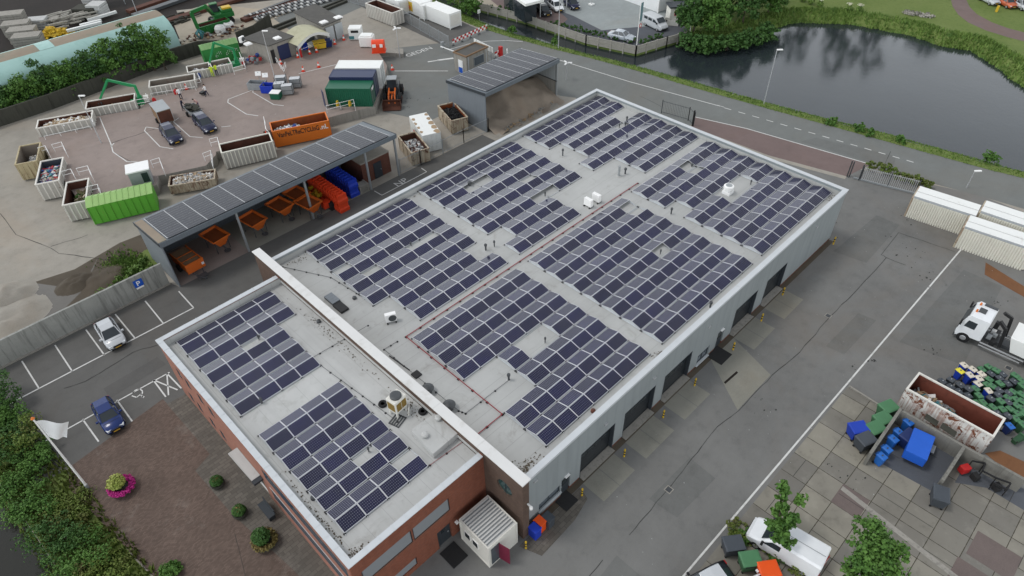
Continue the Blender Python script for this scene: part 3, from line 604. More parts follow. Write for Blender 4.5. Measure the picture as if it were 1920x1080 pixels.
w = MB().box(0, HX-.302, HY1-.3, HY1, 0, ZP).build('rear_wall', M['cladx'], hall)
MB().box(.02, HX-.31, HY0+.31, HY1-.31, ZR-.3, ZR).build('roof', M['roof'], hall)
c = MB(); c.box(-.0, HX+.12, HY0-.1, HY0+.36, ZP, ZP+.06).box(HX-.33, HX+.12, HY0+.362, HY1+.1, ZP, ZP+.06).box(.0, HX-.332, HY1-.33, HY1+.1, ZP, ZP+.06)
c.box(0, HX+.06, HY0-.05, HY0-.002, ZP-.3, ZP-.002).box(HX+.002, HX+.06, HY0, HY1, ZP-.3, ZP-.002)
c.build('roof_trim', M['trim'], hall)
u = MB(); r_ = random.Random(4)   # bitumen upstand with dirt inside the parapet
u.box(.02, HX-.31, HY0+.302, HY0+.33, ZR, ZR+.45).box(HX-.345, HX-.303, HY0+.34, HY1-.34, ZR, ZR+.45).box(.02, HX-.35, HY1-.345, HY1-.303, ZR, ZR+.5)
u.build('upstand', M['roof'], hall)
for a, b in DO:
    d = T('tmp', '', ''); bpy.data.objects.remove(d)
    g = MB(); n = 5
    for k in range(n): g.box(a+.05, b-.05, HY0+.34, HY0+.38, .04+k*3.05/n, .03+(k+1)*3.05/n)
    do = g.build('garage_door', M['doordark'], hall)
    gl = MB()
    for k in range(4): gl.box(a+.35+k*(b-a-.6)/4, a+.35+(k+.8)*(b-a-.6)/4, HY0+.325, HY0+.338, 1.75, 2.15)
    gl.build('pane', M['glass'], do)
    MB().box(a-.0, a+.1, HY0+.02, HY0+.33, 0, 3.15).box(b-.1, b, HY0+.02, HY0+.33, 0, 3.15).box(a+.1, b-.1, HY0+.02, HY0+.33, 3.06, 3.15).build('door_frame', M['anthracite'], do)
    MB().box(a+.1, b-.1, HY0-.35, HY0+.3, .004, .05).build('threshold', M['conc'], do)
for a, b in ((3.65,4.6),(23.8,24.9)):
    do = MB().box(a+.04, b-.04, HY0+.1, HY0+.15, .02, 2.08).build('door', M['anthracite'], hall); MB().box(a+.2, b-.2, HY0+.08, HY0+.098, 1.1, 1.8).build('pane', M['glass'], do)
    MB().cbox((a+.1,HY0+.07,1.05),(.05,.05,.16)).build('handle', M['steel'], do)
    MB().box(a+.3, a+.75, HY0-.16, HY0-.002, 2.2, 2.28).build('wall_lamp', M['whitered'], hall)
for a, b, z0, z1 in ((1.3,3.55,.85,1.75),(20.9,22.7,.3,1.5)):
    f = MB().box(a, b, HY0+.1, HY0+.2, z0, z0+.07).box(a, b, HY0+.1, HY0+.2, z1-.07, z1).box(a, a+.07, HY0+.1, HY0+.2, z0+.07, z1-.07).box(b-.07, b, HY0+.1, HY0+.2, z0+.07, z1-.07).box((a+b)/2-.03,(a+b)/2+.03,HY0+.1,HY0+.2,z0+.07,z1-.07).build('window', M['anthracite'], hall)
    MB().box(a+.07, b-.07, HY0+.14, HY0+.16, z0+.07, z1-.07).build('pane', M['winglass'], f); MB().box(a-.05, b+.05, HY0-.12, HY0+.098, z0-.07, z0-.005).build('sill', M['trim'], f)
for x, z in ((.9,5.3),(8.3,4.3),(14.1,4.5),(21.6,4.6),(40,4.7)): MB().cbox((x,HY0-.06,z),(.3,.12,.12)).build('facade_sensor', M['alu'], hall)
# fire wall between hall and office with its white coping
fw = T('parapet_wall', 'brown brick wall with a broad white coping rising between office and hall', 'wall', (0,0,0))
g = MB(); n = 24; cy, cz, rw, rh = 1.55, 4.65, .70, .70
wall_y(g, -.15, 33.4, -.62, -.03, 0, 6.82, [(cy-rw-.05, cy+rw+.05, cz-rh-.05, cz+rh+.05)])
ring = []   # round window opening
for i in range(n):
    a = 2*pi*i/n; ring.append((cy+rw*cos(a), cz+rh*sin(a)))
sq = []
for i in range(n):
    a = 2*pi*i/n; m_ = max(abs(cos(a)), abs(sin(a))); sq.append((cy+(rw+.05)*cos(a)/m_, cz+(rh+.05)*sin(a)/m_))
for i in range(n):
    j = (i+1) % n; g.add([(-.62,*ring[i]),(-.62,*ring[j]),(-.62,*sq[j]),(-.62,*sq[i])], [(0,1,2,3)]); g.add([(-.62,*ring[i]),(-.62,*ring[j]),(-.40,*ring[j]),(-.40,*ring[i])], [(3,2,1,0)])
g.build('brickwork', M['brickdark'], fw)
f = MB(); f.lathe((-.5,cy,cz), [(rw-.005,0),(rw-.005,.1)], 24, axis='x'); rw_ = f.build('round_window', M['tealglass'], fw)
MB().box(-.54,-.502,cy-.02,cy+.02,cz-rh+.03,cz+rh-.03).box(-.54,-.502,cy-rw+.05,cy-.025,cz+.1,cz+.13).build('window_frame', M['anthracite'], rw_)
c = MB(); ysg = [-.25, 4.0, 8.5, 13, 17.5, 22, 26.5, 30, 33.5]
for a, b in zip(ysg, ysg[1:]): c.box(-.70, .06, a+.006, b-.006, 6.822, 6.92)
c.build('coping', M['coping'], fw)
MB().box(-.66,-.622,3.9,29.4,5.9,6.18).build('flashing', M['roofoff'], fw)
cm = MB().cbox((-.2,-.35,4.2),(.1,.35,.1)).lathe((-.2,-.5,3.9),[(.02,0),(.12,.05),(.12,.25),(.05,.3)],10); cm.build('security_camera', M['whitered'], fw)
# office block
OX0, OX1, OY0, OY1, OZ, OP = -11.3, -.625, 3.5, 29.5, 5.72, 6.4
of = T('office_block', 'two storey red brick office with pale flat roof in front of the hall', 'office building')
wn = [(-10.75,-6.95,3.45,4.9),(-6.85,-3.8,3.45,4.9),(-8.9,-7.0,.5,1.45),(-5.15,-3.95,0,2.05)]
g = MB(); wall_x(g, OX0, OX1, OY0, OY0+.3, 0, OP, wn); g.build('front_wall', M['brick'], of)
lw = [(y-.3, y+.3, z, z+1.0) for y in (21.9,23.6,25.7,27.2) for z in (.9,3.8)] + [(4.2,14.2,3.9,5.1),(4.2,14.2,1.3,2.6),(15.4,18.6,0,2.6)]
g = MB(); wall_y(g, OY0+.302, OY1, OX0, OX0+.3, 0, OP, lw); g.build('side_wall', M['bricklit'], of)
MB().box(OX0+.302, OX1, OY1-.3, OY1, 0, OP).build('rear_wall', M['brick'], of)
MB().box(OX0+.31, OX1-.002, OY0+.31, OY1-.31, OZ-.3, OZ).build('roof', M['roofoff'], of)
c = MB().box(OX0-.1, OX1-.1, OY0-.1, OY0+.34, OP, OP+.06).box(OX0-.1, OX0+.34, OY0+.342, OY1+.1, OP, OP+.06).box(OX0+.342, OX1-.1, OY1-.34, OY1+.1, OP, OP+.06)
for y in range(5, 30): c.box(OX0-.13, OX0+.37, y-.02, y+.02, OP+.061, OP+.075)
for x in range(-10, 0): c.box(x-.02, x+.02, OY0-.13, OY0+.37, OP+.061, OP+.075); c.box(x-.02, x+.02, OY1-.37, OY1+.13, OP+.061, OP+.075)
c.build('roof_trim', M['trim'], of)
MB().box(OX0+.302, OX0+.33, OY0+.34, OY1-.34, OZ, OZ+.6).box(OX0+.34, OX1-.01, OY1-.33, OY1-.302, OZ, OZ+.6).box(OX0+.34, OX1-.01, OY0+.302, OY0+.33, OZ, OZ+.5).build('upstand', M['roofoff'], of)
for a, b, z0, z1 in wn[:3]:
    f = MB().box(a,b,OY0+.08,OY0+.16,z0,z0+.08).box(a,b,OY0+.08,OY0+.16,z1-.08,z1).box(a,a+.08,OY0+.08,OY0+.16,z0+.08,z1-.08).box(b-.08,b,OY0+.08,OY0+.16,z0+.08,z1-.08).build('window', M['anthracite'], of)
    MB().box(a+.08,b-.08,OY0+.05,OY0+.1,z0+.08,z1-.08).build('screen', M['shade'], f)
do = MB().box(-5.1,-4.0,OY0+.12,OY0+.18,.02,2.03).build('door', M['anthracite'], of); MB().cbox((-4.2,OY0+.08,1.05),(.12,.06,.08)).build('handle', M['steel'], do); MB().box(-4.75,-4.35,OY0+.1,OY0+.118,1.35,1.75).build('pane', M['glass'], do)
for a, b, z0, z1 in lw[:-1]:
    f = MB().box(OX0-.01,OX0+.1,a,b,z0,z0+.06).box(OX0-.01,OX0+.1,a,b,z1-.06,z1).box(OX0-.01,OX0+.1,a,a+.05,z0+.06,z1-.06).box(OX0-.01,OX0+.1,b-.05,b,z0+.06,z1-.06).build('window', M['anthracite'], of)
    g = MB(); k = max(1, round((b-a)/1.25))
    for i in range(k): g.box(OX0+.01, OX0+.04, a+(b-a)*i/k+.03, a+(b-a)*(i+1)/k-.03, z0+.06, z1-.06)
    g.build('pane', M['blueglass'], f)
f = MB().box(OX0+.1,OX0+.16,15.4,18.6,0,.1).box(OX0+.1,OX0+.16,15.4,15.5,.1,2.6).box(OX0+.1,OX0+.16,18.5,18.6,.1,2.6).box(OX0+.1,OX0+.16,16.95,17.05,.1,2.6).build('entrance_door', M['whitered'], of); MB().box(OX0+.13,OX0+.15,15.5,18.5,.1,2.6).build('pane', M['glass'], f)
ec = MB().prism([(-11.98,15.4),(-11.32,15.4),(-11.32,18.7),(-12.05,18.7)], 2.85, 3.0).build('entrance_canopy', M['roofoff'], of); MB().box(-12.02,-11.34,15.0,15.38,2.8,2.98).build('canopy_beam', M['anthracite'], ec)
MB().box(OX0-.03,OX0-.002,4.2,14.2,2.68,2.78).build('band_trim', M['alu'], of)
# ------------------------------------------------------------------ solar arrays
TILT = radians(14.5); PL_, PW_, PT_ = 1.65, 1.0, .035; CPX, RPY = 1.67, 2.1
def panel_meshes(pl, pw):
    fr = MB().box(-pl/2, pl/2, -pw/2, pw/2, 0, PT_).build('frame_src', M['frame'])
    me = bpy.data.meshes.new('solar_panel'); b = .030
    mb = MB().box(-pl/2, pl/2, -pw/2, pw/2, 0, PT_); mb.add([(-pl/2+b,-pw/2+b,PT_+.003),(pl/2-b,-pw/2+b,PT_+.003),(pl/2-b,pw/2-b,PT_+.003),(-pl/2+b,pw/2-b,PT_+.003)], [(0,1,2,3)], 1)
    me.from_pydata(mb.v, [], mb.f); me.materials.append(M['frame']); me.materials.append(M['cells']); me.polygons.foreach_set('material_index', mb.m)
    uv = me.uv_layers.new(name='UVMap'); last = me.polygons[len(mb.f)-1]
    for li, c_ in zip(last.loop_indices, ((0,0),(1,0),(1,1),(0,1))): uv.data[li].uv = c_
    bpy.data.objects.remove(fr); return me
PME = panel_meshes(PL_, PW_)
def merge_stuff(name, parent, mats_):
    """panels past the hundredth of one array: one mesh"""
    bm = bmesh.new()
    for mx in mats_:
        t_ = PME.copy(); t_.transform(mx); bm.from_mesh(t_); bpy.data.meshes.remove(t_)
    me = bpy.data.meshes.new(name); bm.to_mesh(me); bm.free(); me.materials.append(M['frame']); me.materials.append(M['cells'])
    o = bpy.data.objects.new(name, me); COL.objects.link(o); o.parent = parent; o['kind'] = 'stuff'; return o
def array(label, x0, y0, z, rows, cols, miss=(), only=None):
    """x0,y0 = far left low corner; rows run towards -y; miss = {(row, 'L'|'D', col)}"""
    root = T('solar_array', label, 'solar panels', (x0, y0, z), 0, 'solar arrays on the roofs of hall and office')
    miss = set(miss); run = PW_*cos(TILT); rise = PW_*sin(TILT); got = []; rail = MB()
    for r in range(rows):
        for c in range(cols):
            if only and not only(r, c): continue
            for k in 'LD':
                if (r,k,c) in miss: continue
                xc = (c+.5)*CPX; v = -r*RPY-.05
                yc = v-run/2 if k == 'L' else v-run-.03-run/2
                got.append((r, c, Matrix.Translation((xc, yc, .10+rise/2)) @ Matrix.Rotation(-TILT if k == 'L' else TILT, 4, 'X')))
        cs_ = [c for c in range(cols) if (not only or only(r,c)) and ((r,'L',c) not in miss or (r,'D',c) not in miss)]
        if not cs_: continue
        edges = sorted(set(cs_) | set(c+1 for c in cs_)); v = -r*RPY-.05
        for yy in (v, v-2*run-.03): rail.bar((edges[0]*CPX,yy,.045),(edges[-1]*CPX,yy,.045),.04,.03)
        for c in edges:
            x = c*CPX; v = -r*RPY-.05; yl, ym, yd = v, v-run-.015, v-2*run-.03
            rail.bar((x,yl,.05),(x,yd-.14,.05),.04,.04)
            if (c not in cs_) or (c-1 not in cs_):      # open row end: triangular wind plate
                s_ = .012 if c-1 not in cs_ else -.012
                rail.add([(x+s_,yl,.06),(x+s_,ym,.08+rise),(x+s_,yd,.06)], [(0,1,2)]); rail.bar((x,ym,.05),(x,ym,.08+rise),.03)
            for yy in (yl, yd): rail.cbox((x,yy,.04),(.16,.10,.08),1)
    rail.build('mounting_frame', [M['trim'], M['black']], root)
    got.sort(key=lambda g_: ((Vector((x0, y0, z))+g_[2].translation)-CAM_LOC).length)
    for r, c, mx in got[:100]:
        o = bpy.data.objects.new('solar_panel', PME); COL.objects.link(o); o.parent = root; o.matrix_local = mx
    if len(got) > 100: merge_stuff('solar_panel', root, [g_[2] for g_ in got[100:]])
    return root
A2 = lambda s: [(int(t_[0])-1, t_[1], int(t_[2])) for t_ in s.split()]
both = lambda r, cs_: ' '.join(f'{r}L{c} {r}D{c}' for c in cs_)
array('solar field on the hall roof nearest the white coping and the far carport side', 3.36, 31.67, 5.5, 7, 7, A2('3L0 4L1 4L4 4L5 '+both(6,(0,6))+' '+both(7,(0,))))
array('solar field on the hall roof with two bare patches, nearest the first garage doors', 3.24, 15.98, 5.5, 7, 7, A2(both(4,(0,1,3,4))+' '+both(5,(0,1))))
array('solar field in the middle of the hall roof on the garage door side', 16.54, 15.97, 5.5, 7, 8, A2('1D7 2L7 4D5'))
array('solar field at the gate corner of the hall roof around the white fan', 31.56, 15.99, 5.5, 7, 8, A2('1D4 2L4 '+both(3,(0,))+' '+both(4,(3,4,5))))
array('solar field in the middle of the hall roof on the carport side', 16.70, 31.76, 5.5, 7, 8, A2('2D2 2D3 4L5 5D4 5D5 '+both(6,(0,5,6,7))+' '+both(7,(5,6,7))))
array('solar field at the far road corner of the hall roof', 31.96, 31.68, 5.5, 7, 8, A2(both(3,(0,6,7))+' '+both(4,(0,))+' 4L5 '+both(6,(0,1))+' '+both(7,(0,1))))
array('solar field of four columns on the office roof above the street corner', -10.17, 16.21, 5.72, 5, 4, A2('4L2 5L3'))
array('solar field of five columns on the far end of the office roof', -10.21, 28.97, 5.72, 5, 5, A2('3L2 '+both(3,(4,))+' '+both(4,(4,))+' '+both(5,(4,))))
# ------------------------------------------------------------------ things on the roofs
def vent(x, y, z, h, r, label, m='black', cap=True, name='vent_pipe'):
    t = T(name, label, 'vent pipe', (x,y,z), 0, 'vent pipes on the flat roofs')
    MB().lathe((0,0,0),[(r*2.6,0),(r*2.2,.03),(r*1.1,.06)],10).build('flashing', M['roof'], t)
    MB().lathe((0,0,.05),[(r,0),(r,h)],10).build('pipe', M[m], t)
    if cap: MB().lathe((0,0,h),[(r*1.1,0),(r*1.7,.06),(r*1.7,.22),(r*.9,.30)],10).build('cowl', M[m], t)
    return t
VP = [(1055,293,'black capped vent pipe beside the bare aisle of the hall roof, far carport side',.75,.09),(911,470,'left of two vent pipes in the aisle between the carport side fields',.6,.10),(927,463,'vent pipe with white base beside a twin in the roof aisle',.55,.07),
 (1022,368,'short vent pipe in the gap of the middle carport side field',.35,.07),(1172,240,'tallest of three vent pipes near the far road edge of the roof',.6,.09),(1175,228,'leaning vent stub with cowl near the far road edge',.45,.09),(1161,240,'thin vent pipe beside the far solar field',.35,.06),
 (1172,327,'black capped vent pipe next to the metal flue',.6,.11),(1022,643,'thin vent pipe in the bare patch of the nearest garage side field',.45,.06),(954,713,'vent pipe standing in the larger bare patch near the red pipe',.55,.10),(1238,477,'thin vent pipe in the one panel gap of the middle field',.35,.06),
 (1258,402,'vent pipe at the crossing of the roof aisles',.6,.09),(1407,347,'thin vent pipe right of the white roof fan',.40,.06),(1331,577,'black capped vent at the garage side roof edge',.5,.10),(1297,313,'small vent stub in the gap of the gate corner field',.15,.09),
 (881,349,'squat black vent in the gap of the carport side field',.35,.16),(1021,363,'',.0,.0),(771,462,'thin vent pipe between two fields near the coping end',.3,.06),(486,637,'thin vent pipe in the gap of the far office field',.35,.06),(692,848,'thin vent pipe in the gap of the street corner field',.35,.06),
 (492,757,'black vent with a pale cap below the far office field',.45,.09)]
for px, py, lb, h, r in VP:
    if not lb: continue
    z = OZ if px < 700 and not (px == 771) else ZR; v = G(px, py, z); vent(v.x, v.y, z, h*.85, r*.8, lb, 'darksteel')
v = G(1160,330,ZR); t = vent(v.x, v.y, ZR, 1.15, .13, 'shiny metal flue pipe on the open part of the hall roof', 'steel', False)
for px, py, lb in ((588,935,'round drain cap by the street side edge of the office roof'),(598,604,'small round cap beside the coping on the office roof'),(1112,772,'terracotta coloured cap on the garage side roof edge'),(665,560,'round cap on the hall roof near the skylight')):
    z = OZ if px < 660 else ZR; v = G(px,py,z); MB().lathe((0,0,0),[(.17,0),(.19,.05),(.17,.2),(.06,.26)],12).build('roof_cap', M['brickroom' if 'terra' in lb else 'darksteel'], of if px < 660 else hall, loc=v)
for px, py, lb in ((803,735,'dark mushroom ventilator on the hall roof, farther one beside the coping'),(843,766,'dark mushroom ventilator on the hall roof, nearer one beside the coping')):
    v = G(px,py,ZR); t = T('mushroom_ventilator', lb, 'ventilator', v, 0, 'mushroom ventilators by the coping'); MB().lathe((0,0,0),[(.28,0),(.22,.45)],12).build('base', M['darksteel'], t); MB().lathe((0,0,.42),[(.46,0),(.48,.05),(.36,.20),(.12,.28)],16).build('hood', M['darksteel'], t)
def ac(px, py, z, rz, label):
    v = G(px, py, z); t = T('air_conditioner', label, 'air conditioner', v, rz, 'white outdoor air conditioning units'); MB().box(-.45,.45,-.18,.18,.12,.92).build('casing', M['whitered'], t, bevel=.02)
    MB().lathe((.12,-.185,.52),[(.33,0),(.33,-.02)],16,axis='y').build('fan_grille', M['darksteel'], t)
    MB().box(-.4,-.3,-.3,.3,0,.118).box(.3,.4,-.3,.3,0,.118).each('foot', M['black'], t)
    return t
ac(1103,387,ZR,radians(90),'white air conditioner on the open hall roof, nearer of the side by side pair'); ac(1118,378,ZR,radians(90),'white air conditioner on the open hall roof, farther of the side by side pair')
t = ac(734,603,ZR,radians(-25),'single white air conditioner near the coping with dark grille'); 
t = T('roof_fan', 'white round roof fan inside the gap of the gate corner field', 'roof fan', G(1364,362,ZR)); MB().box(-.42,.42,-.42,.42,0,.35).build('curb', M['whitered'], t); MB().lathe((0,0,.352),[(.30,0),(.30,.2),(.5,.22),(.5,.52),(.42,.58)],18).build('hood', M['whitered'], t); MB().lathe((0,0,.935),[(.32,0),(.32,.015)],18).build('grille', M['steel'], t)
v = G(748,772,OZ); t = T('cooling_unit', 'white tower shaped cooling unit with ochre grilles on the office roof', 'cooling unit', v, radians(8)); MB().box(-.55,.55,-.45,.45,.55,1.75).build('casing', M['cabin'], t, bevel=.04)
MB().box(-.45,-.02,-.47,-.452,.75,1.5).box(.03,.45,-.47,-.452,.75,1.5).box(-.57,-.552,-.35,.35,.75,1.5).build('grille', mat('ochre grille', (.20,.13,.03), .6, .3, 6), t); MB().lathe((0,0,1.76),[(.42,0),(.42,.12),(.3,.16)],16).build('fan', M['darksteel'], t)
for x in (-.45,.45):
    for y in (-.35,.35): MB().box(x-.06,x+.06,y-.06,y+.06,0,.548).build('leg', M['cabin'], t)
MB().bar((.5,-.6,.5),(.9,-.2,.3),.1).bar((.5,-.6,.5),(.2,-.8,.3),.1).bar((.2,-.8,.3),(.2,-.8,0),.1).build('pipework', M['cabin'], t)
for px, py, lb in ((718,759,'black tyre lying left of the cooling unit'),(793,773,'black tyre lying right of the cooling unit')):
    v = G(px,py,OZ); tag(MB().lathe((0,0,0),[(.16,.02),(.30,0),(.34,.1),(.30,.2),(.16,.18),(.16,.02)],16).build('tyre', M['tyre'], loc=v), lb, 'tyre', 'tyres on the office roof')
t = T('pallet', 'small dark frame lying in front of the cooling unit', 'pallet', G(746,789,OZ), .3)
g = MB()
for k in range(5): g.box(-.5,.5,-.42+k*.2,-.34+k*.2,.03,.07)
g.box(-.5,-.42,-.42,.46,0,.028).box(.42,.5,-.42,.46,0,.028); g.build('slats', M['darksteel'], t)
t = T('roof_box', 'low pale raised roof box with two round caps on the office roof', 'roof box', (0,0,0)); pts = [G2(770,806,OZ+.6), G2(812,851,OZ+.6), G2(858,812,OZ+.6), G2(815,775,OZ+.6)]
MB().prism(pts, OZ, OZ+.6).build('box', M['roofoff'], t, bevel=.05)
for px, py in ((797,818),(822,786)): v = G(px,py,OZ+.62); MB().lathe(v,[(.12,0),(.12,.1),(.24,.12),(.24,.26),(.14,.32)],14).build('cap', M['roofoff'], t)
t = T('roof_hatch', 'grey roof hatch with dark skylight leaning at the coping', 'roof hatch', (0,0,0)); a = [G2(612,556,5.7),G2(625,556,5.7),G2(638,566,5.7),G2(625,573,5.7)]
MB().box(1.0,1.75,23.7,25.0,ZR,ZR+.28).build('grey_cover', M['clad_grey'], t); MB().box(.95,1.7,22.4,23.68,ZR,ZR+.22).build('skylight', M['black'], t)
v = G(781,703,ZR); t = tag(MB().cbox((v.x,v.y,ZR+.06),(.6,.6,.12)).build('skylight', M['black']), 'small dark square skylight beside the coping', 'skylight')
t = T('cable_tray', 'thin dark pole lying on the hall roof along the coping', 'cable', (0,0,0)); MB().bar(G(730,667,ZR+.04), G(768,694,ZR+.04), .07).build('pole', M['black'], t)
# red pipe on small black feet
rp = T('red_roof_pipe', 'long thin red pipe running between the solar fields of the hall roof', 'pipe', (0,0,0)); z = ZR+.09
P_ = [(33.2,16.42),(3.02,16.42),(3.02,5.44),(-.0,5.44)]; g = MB(); ft = MB()
for a, b in zip(P_, P_[1:]):
    g.tube((*a,z),(*b,z),.04,n=6); n = int(hypot(b[0]-a[0],b[1]-a[1])/1.4)
    for i in range(n+1): g.cbox((a[0]+(b[0]-a[0])*i/n, a[1]+(b[1]-a[1])*i/n, ZR+.03),(.18,.18,.06),1)
g.build('pipe', [M['redpipe'],M['black']], rp)
# lightning cable with studs
for nm, pts, zz, lb in (('office',[(466,735),(552,690),(690,610)],OZ,'thin lightning cable on studs across the office roof'),('office2',[(600,684),(745,790)],OZ,'thin lightning cable on studs from the far field to the cooling unit'),('office3',[(806,872),(868,828)],OZ,'short red tinted cable on studs beside the raised roof box'),('hall',[(530,500),(620,520),(685,560)],ZR,'lightning cable on studs near the coping end of the hall roof'),('hall2',[(745,640),(720,655),(860,770),(873,775),(955,712)],ZR,'lightning cable on studs looping round the bare hall roof by the coping'),('hall3',[(640,392),(760,462),(920,560)],ZR,'')):
    if not lb: continue
    t = T('lightning_cable', lb, 'cable', (0,0,0), 0, 'lightning cables on the roofs'); g = MB(); st = MB()
    for a, b in zip(pts, pts[1:]):
        A, B = G(*a,zz+.06), G(*b,zz+.06); g.tube(A,B,.018,n=5); n = max(2,int((B-A).length/1.1))
        for i in range(n+1): q = A.lerp(B,i/n); g.lathe((q.x,q.y,zz),[(.09,0),(.07,.06),(.03,.07)],8,1)
    g.build('cable', [M['redpipe' if 'red' in lb else 'darksteel'],M['black']], t)
dm = MB(); r_ = random.Random(9)   # leaf litter in roof corners
for cx, cy, z, n, sx, sy in ((1.0,1.2,ZR,160,1.0,.5),(44.2,1.0,ZR,60,.5,.5),(12,31.4,ZR,200,9,.15),(40,31.4,ZR,200,5,.15),(-10.6,8,OZ,90,.2,3.5),(-10.4,4.3,OZ,70,.5,.3),(15.4,.9,ZR,50,.5,.3),(-1.2,20,OZ,90,.3,6),(-1.3,10.6,OZ,60,.5,1.2),(2.4,31,ZR,40,1.5,.3)):
    for _ in range(n):
        x, y, q = cx+r_.gauss(0,sx*.6), cy+r_.gauss(0,sy*.6), r_.uniform(.02,.065)
        if z == ZR and not (.05 < x < HX-.4 and HY0+.36 < y < HY1-.36): continue
        dm.sheet([(x-q,y-q*.6),(x+q*.7,y-q),(x+q,y+q*.5),(x-q*.4,y+q)], z+.012+r_.random()*.02)
tag(dm.build('leaf_litter', M['mud']), 'dark leaf litter and moss gathered along the roof edges', 'leaf litter', kind='stuff')
# ================================================================== CONTAINERS AND THE RECYCLING SITE
def two(a, b, z):
    A, B = G(*a, z), G(*b, z); d = B-A; return A, atan2(d.y, d.x), hypot(d.x, d.y)
def skip(label, a, b, zr, H=2.3, W=2.4, out='skipwhite', inn='skipin', zb=0., ribs=9, group='open top skips round the recycling site', L=None, floor=.25, doors=True, name='skip_container', rim=None, taper=0.0):
    """open top container; a, b = pixels of its near top edge (height zr); it lies behind that edge"""
    A, rz, l = two(a, b, zr); L = L or l; t = T(name, label, 'skip', (A.x, A.y, zb), rz, group); th = .07; g = MB(); tp = taper
    g.add([(tp,tp,.15),(L-tp,tp,.15),(L-tp,W-tp,.15),(tp,W-tp,.15),(0,0,H),(L,0,H),(L,W,H),(0,W,H)], [(3,2,1,0),(0,1,5,4),(1,2,6,5),(2,3,7,6),(3,0,4,7)], 0)
    q = th; g.add([(q+tp,q+tp,floor),(L-q-tp,q+tp,floor),(L-q-tp,W-q-tp,floor),(q+tp,W-q-tp,floor),(q,q,H),(L-q,q,H),(L-q,W-q,H),(q,W-q,H)], [(0,1,2,3),(4,5,1,0),(5,6,2,1),(6,7,3,2),(7,4,0,3)], 1)
    r = MB(); r.box(-.05,L+.05,-.05,.10,H-.08,H+.04).box(-.05,L+.05,W-.10,W+.05,H-.08,H+.04).box(-.05,.10,.101,W-.101,H-.08,H+.04).box(L-.10,L+.05,.101,W-.101,H-.08,H+.04)
    r.build('top_rim', M[rim or out], t)
    for i in range(ribs+1 if ribs else 0):
        x = .05+i*(L-.16)/ribs
        g.add([(x+tp*0,-.07+tp,.16),(x+.08,-.07+tp,.16),(x+.08,-.07,H-.09),(x,-.07,H-.09),(x,.0+tp,.16),(x+.13,.0+tp,.16),(x+.13,.0,H-.09),(x,.0,H-.09)], [(0,1,2,3),(1,5,6,2),(4,0,3,7)], 2)
        g.box(x,x+.08,W-tp,W+.06,.2,H-.09,2)
    for i in range(4): y = .12+i*(W-.34)/3; g.box(-.07,-.001,y,y+.1,.2,H-.1,2).box(L+.001,L+.07,y,y+.1,.2,H-.1,2)
    gap = {'skipwhite':'skipgap','skipcream':'skipgap'}.get(out, out)  # sheet between the ribs gets a darker white than the ribs
    if label.startswith('big white skip'): gap = out = 'skipflaky'
    g.build('body', [M[gap], M[inn], M[out]], t)
    MB().box(.3,L-.3,.5,.68,.0,.149).box(.3,L-.3,W-.68,W-.5,.0,.149).each('skid', M['darksteel'], t)
    t['L'] = L; t['W'] = W; t['H'] = H; return t
def heap(t, label, cols, h=1.4, n=260, size=.45, seed=1, x0=.05, x1=.95, name='waste_heap', cat='waste', mound=.35):
    L, W, H = t['L'], t['W'], t['H']; r = random.Random(seed); g = MB()
    nx, ny = 14, 7; base = []
    for i in range(nx+1):
        for j in range(ny+1):
            x, y = (x0+(x1-x0)*i/nx)*L, (.08+.84*j/ny)*W; k = sin(pi*i/nx)*sin(pi*j/ny); base.append((x, y, h-.25+mound*k*.8+r.uniform(-.08,.08)))
    g.add(base, [(i*(ny+1)+j, (i+1)*(ny+1)+j, (i+1)*(ny+1)+j+1, i*(ny+1)+j+1) for i in range(nx) for j in range(ny)], 0)
    for _ in range(n):
        u, v = r.uniform(.06,.94), r.uniform(.1,.9); x, y = (x0+(x1-x0)*u)*L, (.1+.8*v)*W; z = h-.2+mound*sin(pi*u)*sin(pi*v)*.8+r.uniform(0,.12)
        s_ = size*r.uniform(.3,1.1); g.cbox((x,y,z),(s_*r.uniform(.6,1.6), s_*r.uniform(.2,.7), s_*r.uniform(.05,.35)), r.randrange(len(cols)), r.uniform(0,6), r.uniform(-.6,.6), r.uniform(-.6,.6))
    o = g.build(name, [M[c] for c in cols]); o.location = t.location; o.rotation_euler = t.rotation_euler
    return tag(o, label, cat, 'waste lying in the skips', 'stuff')
M['woodwaste'] = mat('waste wood', (.33,.24,.15), .85, .4, 3); M['woodlight'] = mat('pale waste wood', (.50,.44,.34), .85, .3, 3); M['rubble'] = mat('light rubble', (.50,.47,.42), .9, .35, 3); M['plasticw'] = mat('white waste', (.68,.68,.66), .6, .15, 3); M['greyw'] = mat('grey waste', (.22,.23,.24), .7, .4, 3); M['redw'] = mat('red waste', (.38,.03,.03), .6, .2, 3); M['bluew'] = mat('blue waste', (.04,.08,.28), .6, .3, 3); M['tealw'] = mat('teal waste', (.05,.18,.20), .6, .3, 3); M['branch'] = mat('branches', (.10,.09,.045), .9, .4, 3)
t = skip('white skip with waste wood, leftmost in the far row below the hedge', (67.5,241),(172,222),2.4,2.4,2.4); heap(t,'boards and planks in the leftmost far skip',['woodwaste','woodlight','woodwaste','plasticw'],2.0,240,.7,2)
t = skip('white skip under the first green knuckle crane, red brown inside', (160,205),(252,189),2.4,2.4,2.4); heap(t,'pale wood waste in the skip under the crane',['woodlight','woodwaste','rubble'],1.5,200,.55,3)
t = skip('nearly empty grey white skip between the crane and the two workers', (279,164),(365,150),2.4,2.4,2.3,inn='skipingrey'); heap(t,'thin layer of brown waste in the nearly empty skip',['woodwaste','skipin'],.8,80,.5,4)
